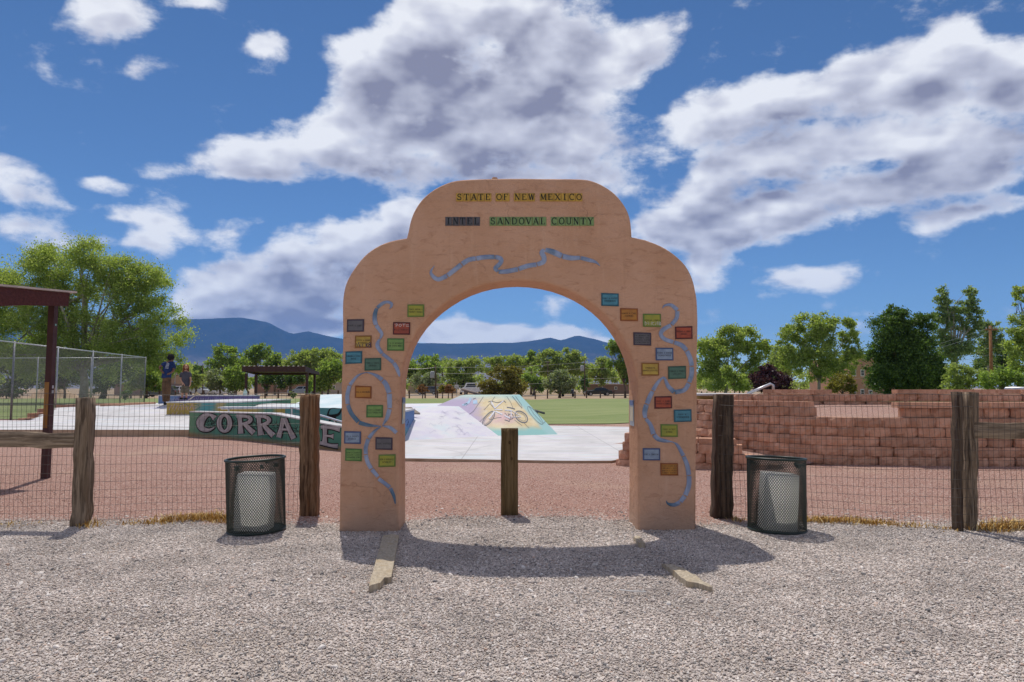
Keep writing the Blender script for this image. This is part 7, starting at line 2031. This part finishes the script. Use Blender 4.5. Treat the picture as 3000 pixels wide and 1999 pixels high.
house("low_house", "long low brick-brown house seen beneath the picnic shelter", 745, 900, 1121, 172, (0.34, 0.20, 0.14), [(770, 1128, 778, 1138), (806, 1128, 814, 1138), (846, 1128, 854, 1138)], (0.25, 0.19, 0.16))
house("low_house", "pale tan house between the shelter and the arch's left pillar", 925, 1020, 1124, 168, (0.48, 0.40, 0.32), [(940, 1130, 948, 1139), (975, 1130, 983, 1139)], (0.40, 0.36, 0.33))
house("low_house", "cream low house behind the rusty trees in the archway", 1195, 1262, 1121, 185, (0.58, 0.47, 0.36), [(1206, 1127, 1212, 1134), (1238, 1127, 1244, 1134)], (0.45, 0.38, 0.30))
house("low_house", "brown house with pale roof behind the rusty trees right of the sign pole", 1268, 1332, 1127, 180, (0.34, 0.22, 0.16), [(1280, 1132, 1287, 1140)], (0.55, 0.55, 0.55))
house("low_house", "brown house with pinkish roof beyond the black sedan", 1722, 1845, 1128, 170, (0.27, 0.18, 0.14), [(1758, 1133, 1766, 1142), (1800, 1133, 1808, 1142)], (0.42, 0.33, 0.29))
house("low_house", "low brown building behind the chain link fence in the cottonwood's shade", 335, 460, 1128, 130, (0.33, 0.20, 0.17), [(380, 1134, 386, 1142), (420, 1134, 426, 1142)], (0.24, 0.17, 0.14))
# dirt heap and barrier at the far left
g_ = P(150, 1162, 95)
hx = np.linspace(g_.x - 6, g_.x + 6, 25); hy = np.linspace(92, 99, 15)
o = grid_mesh("dirt_mound", hx, hy, lambda x, y: np.maximum(-0.1, 2.2 * np.exp(-((x - g_.x) / 2.6) ** 2 - ((y - 95.5) / 1.6) ** 2) + 0.5 * (fbm(x, y, 4, 5) - 0.5) - 0.15), mottled("loose_soil", (0.42, 0.29, 0.18), (0.55, 0.40, 0.27), 2.0, 0.95, 0.05, 8))
tag(o, "tan heap of loose soil beyond the chain link fence at left", "dirt mound")
m = MB(); c = P(168, 1147, 96); m.box((c.x, 97, 0.7), (0.9, 0.4, 1.3)); o = m.build("orange_barrier", flat("orange_plastic", (0.65, 0.12, 0.04)))
bevel_mesh(o, 0.08)
tag(o, "orange plastic barrier standing beside the soil heap", "barrier")

# ------------------------------------------------------------------ poles, wires, signs, flag
def upole(label, px, py_top, py_base, Y, rpx, arm=0, mat=M_WOOD_DARK, box=False, lean=0):
    tp = P(px + lean, py_top, Y); k = Y / FPX
    t = thing("utility_pole", label, "utility pole", (P(px, py_base, Y).x, Y, 0))
    m = MB(); m.tube([(t.location.x, Y, -0.2), tuple(tp)], [rpx * k * 0.55, rpx * k * 0.38], 8); m.build("shaft", mat, t, smooth=True)
    if arm:
        m = MB(); m.box((tp.x, Y - 0.15, tp.z - 0.35), (arm * k, 0.12, 0.14)); m.build("crossarm", mat, t)
        for s_ in (-0.45, -0.15, 0.15, 0.45):
            m = MB(); m.tube([(tp.x + s_ * arm * k, Y - 0.15, tp.z - 0.28), (tp.x + s_ * arm * k, Y - 0.15, tp.z - 0.1)], 0.05, 6); m.build("insulator", M_WIRE_PALE, t)
    if box:
        m = MB(); lathe(m, (tp.x - 0.45, Y, tp.z - 1.9), [(0.3, 0), (0.32, 0.05), (0.32, 0.9), (0.2, 1.0)]); m.build("transformer", flat("grey_can%d" % px, (0.36, 0.37, 0.38), 0.5), t, smooth=True)
    return tp
p_a = upole("slender dark pole standing right of the grey-shirted skater", 594, 1068, 1160, 110, 3.2)
p_b = upole("dark utility pole with a grey can left in the archway", 1277, 1070, 1165, 100, 4.5, box=True, lean=-1)
p_c = upole("thin utility pole behind the silver tree in the archway", 1605, 1058, 1160, 150, 3.0, arm=14)
p_d = upole("dark utility pole with a grey transformer at the archway's right", 1713, 1056, 1162, 120, 3.6, box=True)
p_e = upole("orange-brown wooden utility pole with crossarm rising over the right-hand bushes", 2905, 955, 1150, 62, 9.5, arm=34, mat=mottled("orange_pole_wood", (0.26, 0.12, 0.055), (0.36, 0.18, 0.09), 3.0, 0.9, 0.01, 20), lean=-4)
def wires(label, runs, sag=0.35, r=0.018):
    m = MB()
    for a, b_ in runs:
        a, b_ = Vector(a), Vector(b_)
        m.tube([a.lerp(b_, i / 12) - Vector((0, 0, sag * 4 * (i / 12) * (1 - i / 12))) for i in range(13)], r, 3, cap=False)
    tag(m.build("power_line", M_WIRE_PALE), label, "power line")
off = lambda v, z, x=0: v + Vector((x, 0, z))
wires("pale power lines strung between the poles across the archway view", [(P(1150, 1072, 100), off(p_b, -0.3)), (off(p_b, -0.3), off(p_d, -0.3)), (off(p_b, -1.2), off(p_d, -1.4)), (off(p_d, -0.3), P(1900, 1056, 125)), (off(p_d, -1.4), P(1900, 1068, 125)), (off(p_d, -3.2), P(1900, 1092, 125)), (off(p_b, -3.0), off(p_d, -3.4))], r=0.013)
wires("pale wires fanning left from the orange-brown pole", [(off(p_e, -0.3, -0.5), P(2520, 1060, 90)), (off(p_e, -0.3, 0.5), P(2540, 1070, 90)), (off(p_e, -2.6), P(2400, 1120, 90)), (off(p_e, -3.6), P(2500, 1160, 70)), (off(p_e, -0.3, 0.5), P(3200, 930, 62)), (off(p_e, -3.6), P(3200, 1080, 62)), (off(p_e, -2.6), P(3200, 1040, 62))], r=0.012)
sg_p = P(1338, 1152, 118)
sg = thing("stop_sign", "grey back of an octagonal stop sign standing by the rusty trees in the archway", "traffic sign", (sg_p.x, 118, 0))
m = MB(); m.tube([(sg_p.x, 118, 0), (sg_p.x, 118, 2.6)], 0.05, 6); m.build("post", M_STEEL, sg)
m = MB(); oc = [(sg_p.x + 0.42 * math.cos(R(22.5 + 45 * i)), P(1338, 1133, 118).z + 0.42 * math.sin(R(22.5 + 45 * i))) for i in range(8)]
m.add([(a, 117.92, b_) for a, b_ in oc] + [(a, 117.9, b_) for a, b_ in oc], [tuple(range(8)), tuple(range(15, 7, -1))] + [(i, (i + 1) % 8, (i + 1) % 8 + 8, i + 8) for i in range(8)]); m.build("sign_plate", flat("sign_back", (0.42, 0.43, 0.45), 0.5), sg)
fp = P(514, 1098, 139)
fl = thing("flag_pole", "small striped national flag on a pole above the tan block building", "flag", (fp.x, 139, 0))
ft = P(514, 1080, 139)
m = MB(); m.tube([(ft.x, 139, 0), tuple(ft)], 0.06, 6); m.build("pole", M_STEEL, fl)
m = MB()
for i in range(7):
    z1_ = ft.z - 0.1 - i * 0.17
    m.add([(ft.x + 0.07, 139, z1_), (ft.x + 0.55, 139.1, z1_ - 0.25), (ft.x + 0.55, 139.1, z1_ - 0.42), (ft.x + 0.07, 139, z1_ - 0.17)], [(0, 1, 2, 3)], 0 if i % 2 == 0 else 1)
m.add([(ft.x + 0.06, 138.97, ft.z - 0.1), (ft.x + 0.32, 139.02, ft.z - 0.24), (ft.x + 0.32, 139.02, ft.z - 0.85), (ft.x + 0.06, 138.97, ft.z - 0.7)], [(0, 1, 2, 3)], 2)
m.build("cloth", [flat("flag_red", (0.40, 0.03, 0.04)), flat("flag_white", (0.7, 0.7, 0.7)), flat("flag_blue", (0.03, 0.05, 0.2))], fl)

# ------------------------------------------------------------------ mountains
RIDGE = [(-1200, 960), (-300, 950), (200, 940), (560, 932), (700, 926), (780, 940), (820, 962), (850, 975), (900, 968), (960, 982), (1010, 992), (1120, 1000), (1230, 1003), (1330, 1004), (1420, 1002), (1500, 1003), (1560, 996), (1612, 986), (1645, 995), (1692, 980), (1740, 990), (1790, 1004), (1850, 1024), (1930, 1055), (2050, 1092), (2250, 1118), (2600, 1128), (3200, 1132), (4200, 1134)]
def mountain_mesh():
    YF, YR = 6200.0, 9600.0
    pxs = np.arange(-1200, 4200, 14.0)
    ridge_py = np.interp(pxs, [r[0] for r in RIDGE], [r[1] for r in RIDGE])
    rz = np.array([P(a, b_, YR).z for a, b_ in zip(pxs, ridge_py)])
    ts = np.linspace(0, 1.35, 60)
    V = []
    for t_ in ts:
        Yv = YF + (YR - YF) * t_
        x = np.array([ray(a, 1138).x / ray(a, 1138).y for a in pxs]) * Yv
        g = t_ ** 1.45 if t_ <= 1 else max(0, 1 - (t_ - 1) * 2.8)
        rg_ = np.abs(fbm(x / 520.0 + 7, np.full_like(x, Yv / 1500.0) , 5, 17) - 0.5) * 2
        sp_ = (fbm(x / 900.0, np.full_like(x, Yv / 800.0), 5, 31) - 0.5)
        env = 4 * t_ * (1 - t_) if t_ < 1 else 0
        z = rz * g * (1 - 0.38 * rg_ * min(1, env)) + 160 * sp_ * env * np.clip(rz / 500, 0.05, 1)
        z = z + (rz * 0.012 * (fbm(x / 70.0, np.full_like(x, t_ * 9), 4, 5) - 0.5) if t_ > 0.9 else 0)
        V.append(np.stack([x, np.full_like(x, Yv), np.maximum(z, -2 if t_ > 0 else -2)], 1))
    V = np.array(V); ny, nx, _ = V.shape
    i = np.arange(ny - 1)[:, None] * nx + np.arange(nx - 1)[None, :]
    f = np.stack([i, i + 1, i + nx + 1, i + nx], -1).reshape(-1, 4)
    me = bpy.data.meshes.new("mountains")
    me.from_pydata(V.reshape(-1, 3).tolist(), [], f.tolist())
    def mb_(N, co):
        z = N.n('ShaderNodeSeparateXYZ', {0: co}).outputs[2]
        k = N.noise(co, 0.004, 8, 0.65)
        c = N.mix(N.rng(k, 0.35, 0.65), (0.012, 0.020, 0.026), (0.03, 0.036, 0.040))  # forest tone sunk to a dark slate that stands in for cloud shadow
        zz = N.math('ADD', z, N.math('MULTIPLY', N.math('SUBTRACT', k, 0.5), 500.0))
        c = N.mix(N.rng(zz, 120.0, 480.0, 0.9, 0.0), c, (0.27, 0.21, 0.165))
        return c, N.noise(co, 0.02, 8, 0.65), 25.0
    me.materials.append(pmat("mountain_forest_cloud_shade", mb_, 0.95, 0.05))
    me.polygons.foreach_set('use_smooth', [True] * len(me.polygons))
    me.update()
    return tag(link("mountains", me), kind="structure")
mountain_mesh()

# ------------------------------------------------------------------ the air
def haze():
    m = MB()
    m.box((0, 5750, 538.8), (36000, 11700, 1080))
    mat = bpy.data.materials.new("air"); mat.use_nodes = True
    mat.node_tree.nodes.clear()
    N = NT(mat.node_tree)
    v = N.n('ShaderNodeVolumePrincipled', {'Color': (0.15, 0.42, 1.0, 1), 'Density': HAZE_DENSITY, 'Anisotropy': 0.0})
    N.n('ShaderNodeOutputMaterial', {'Volume': v.outputs[0]})
    o = m.build("haze", mat)
    tag(o, kind="stuff")
HAZE_DENSITY = 5.5e-5
haze()
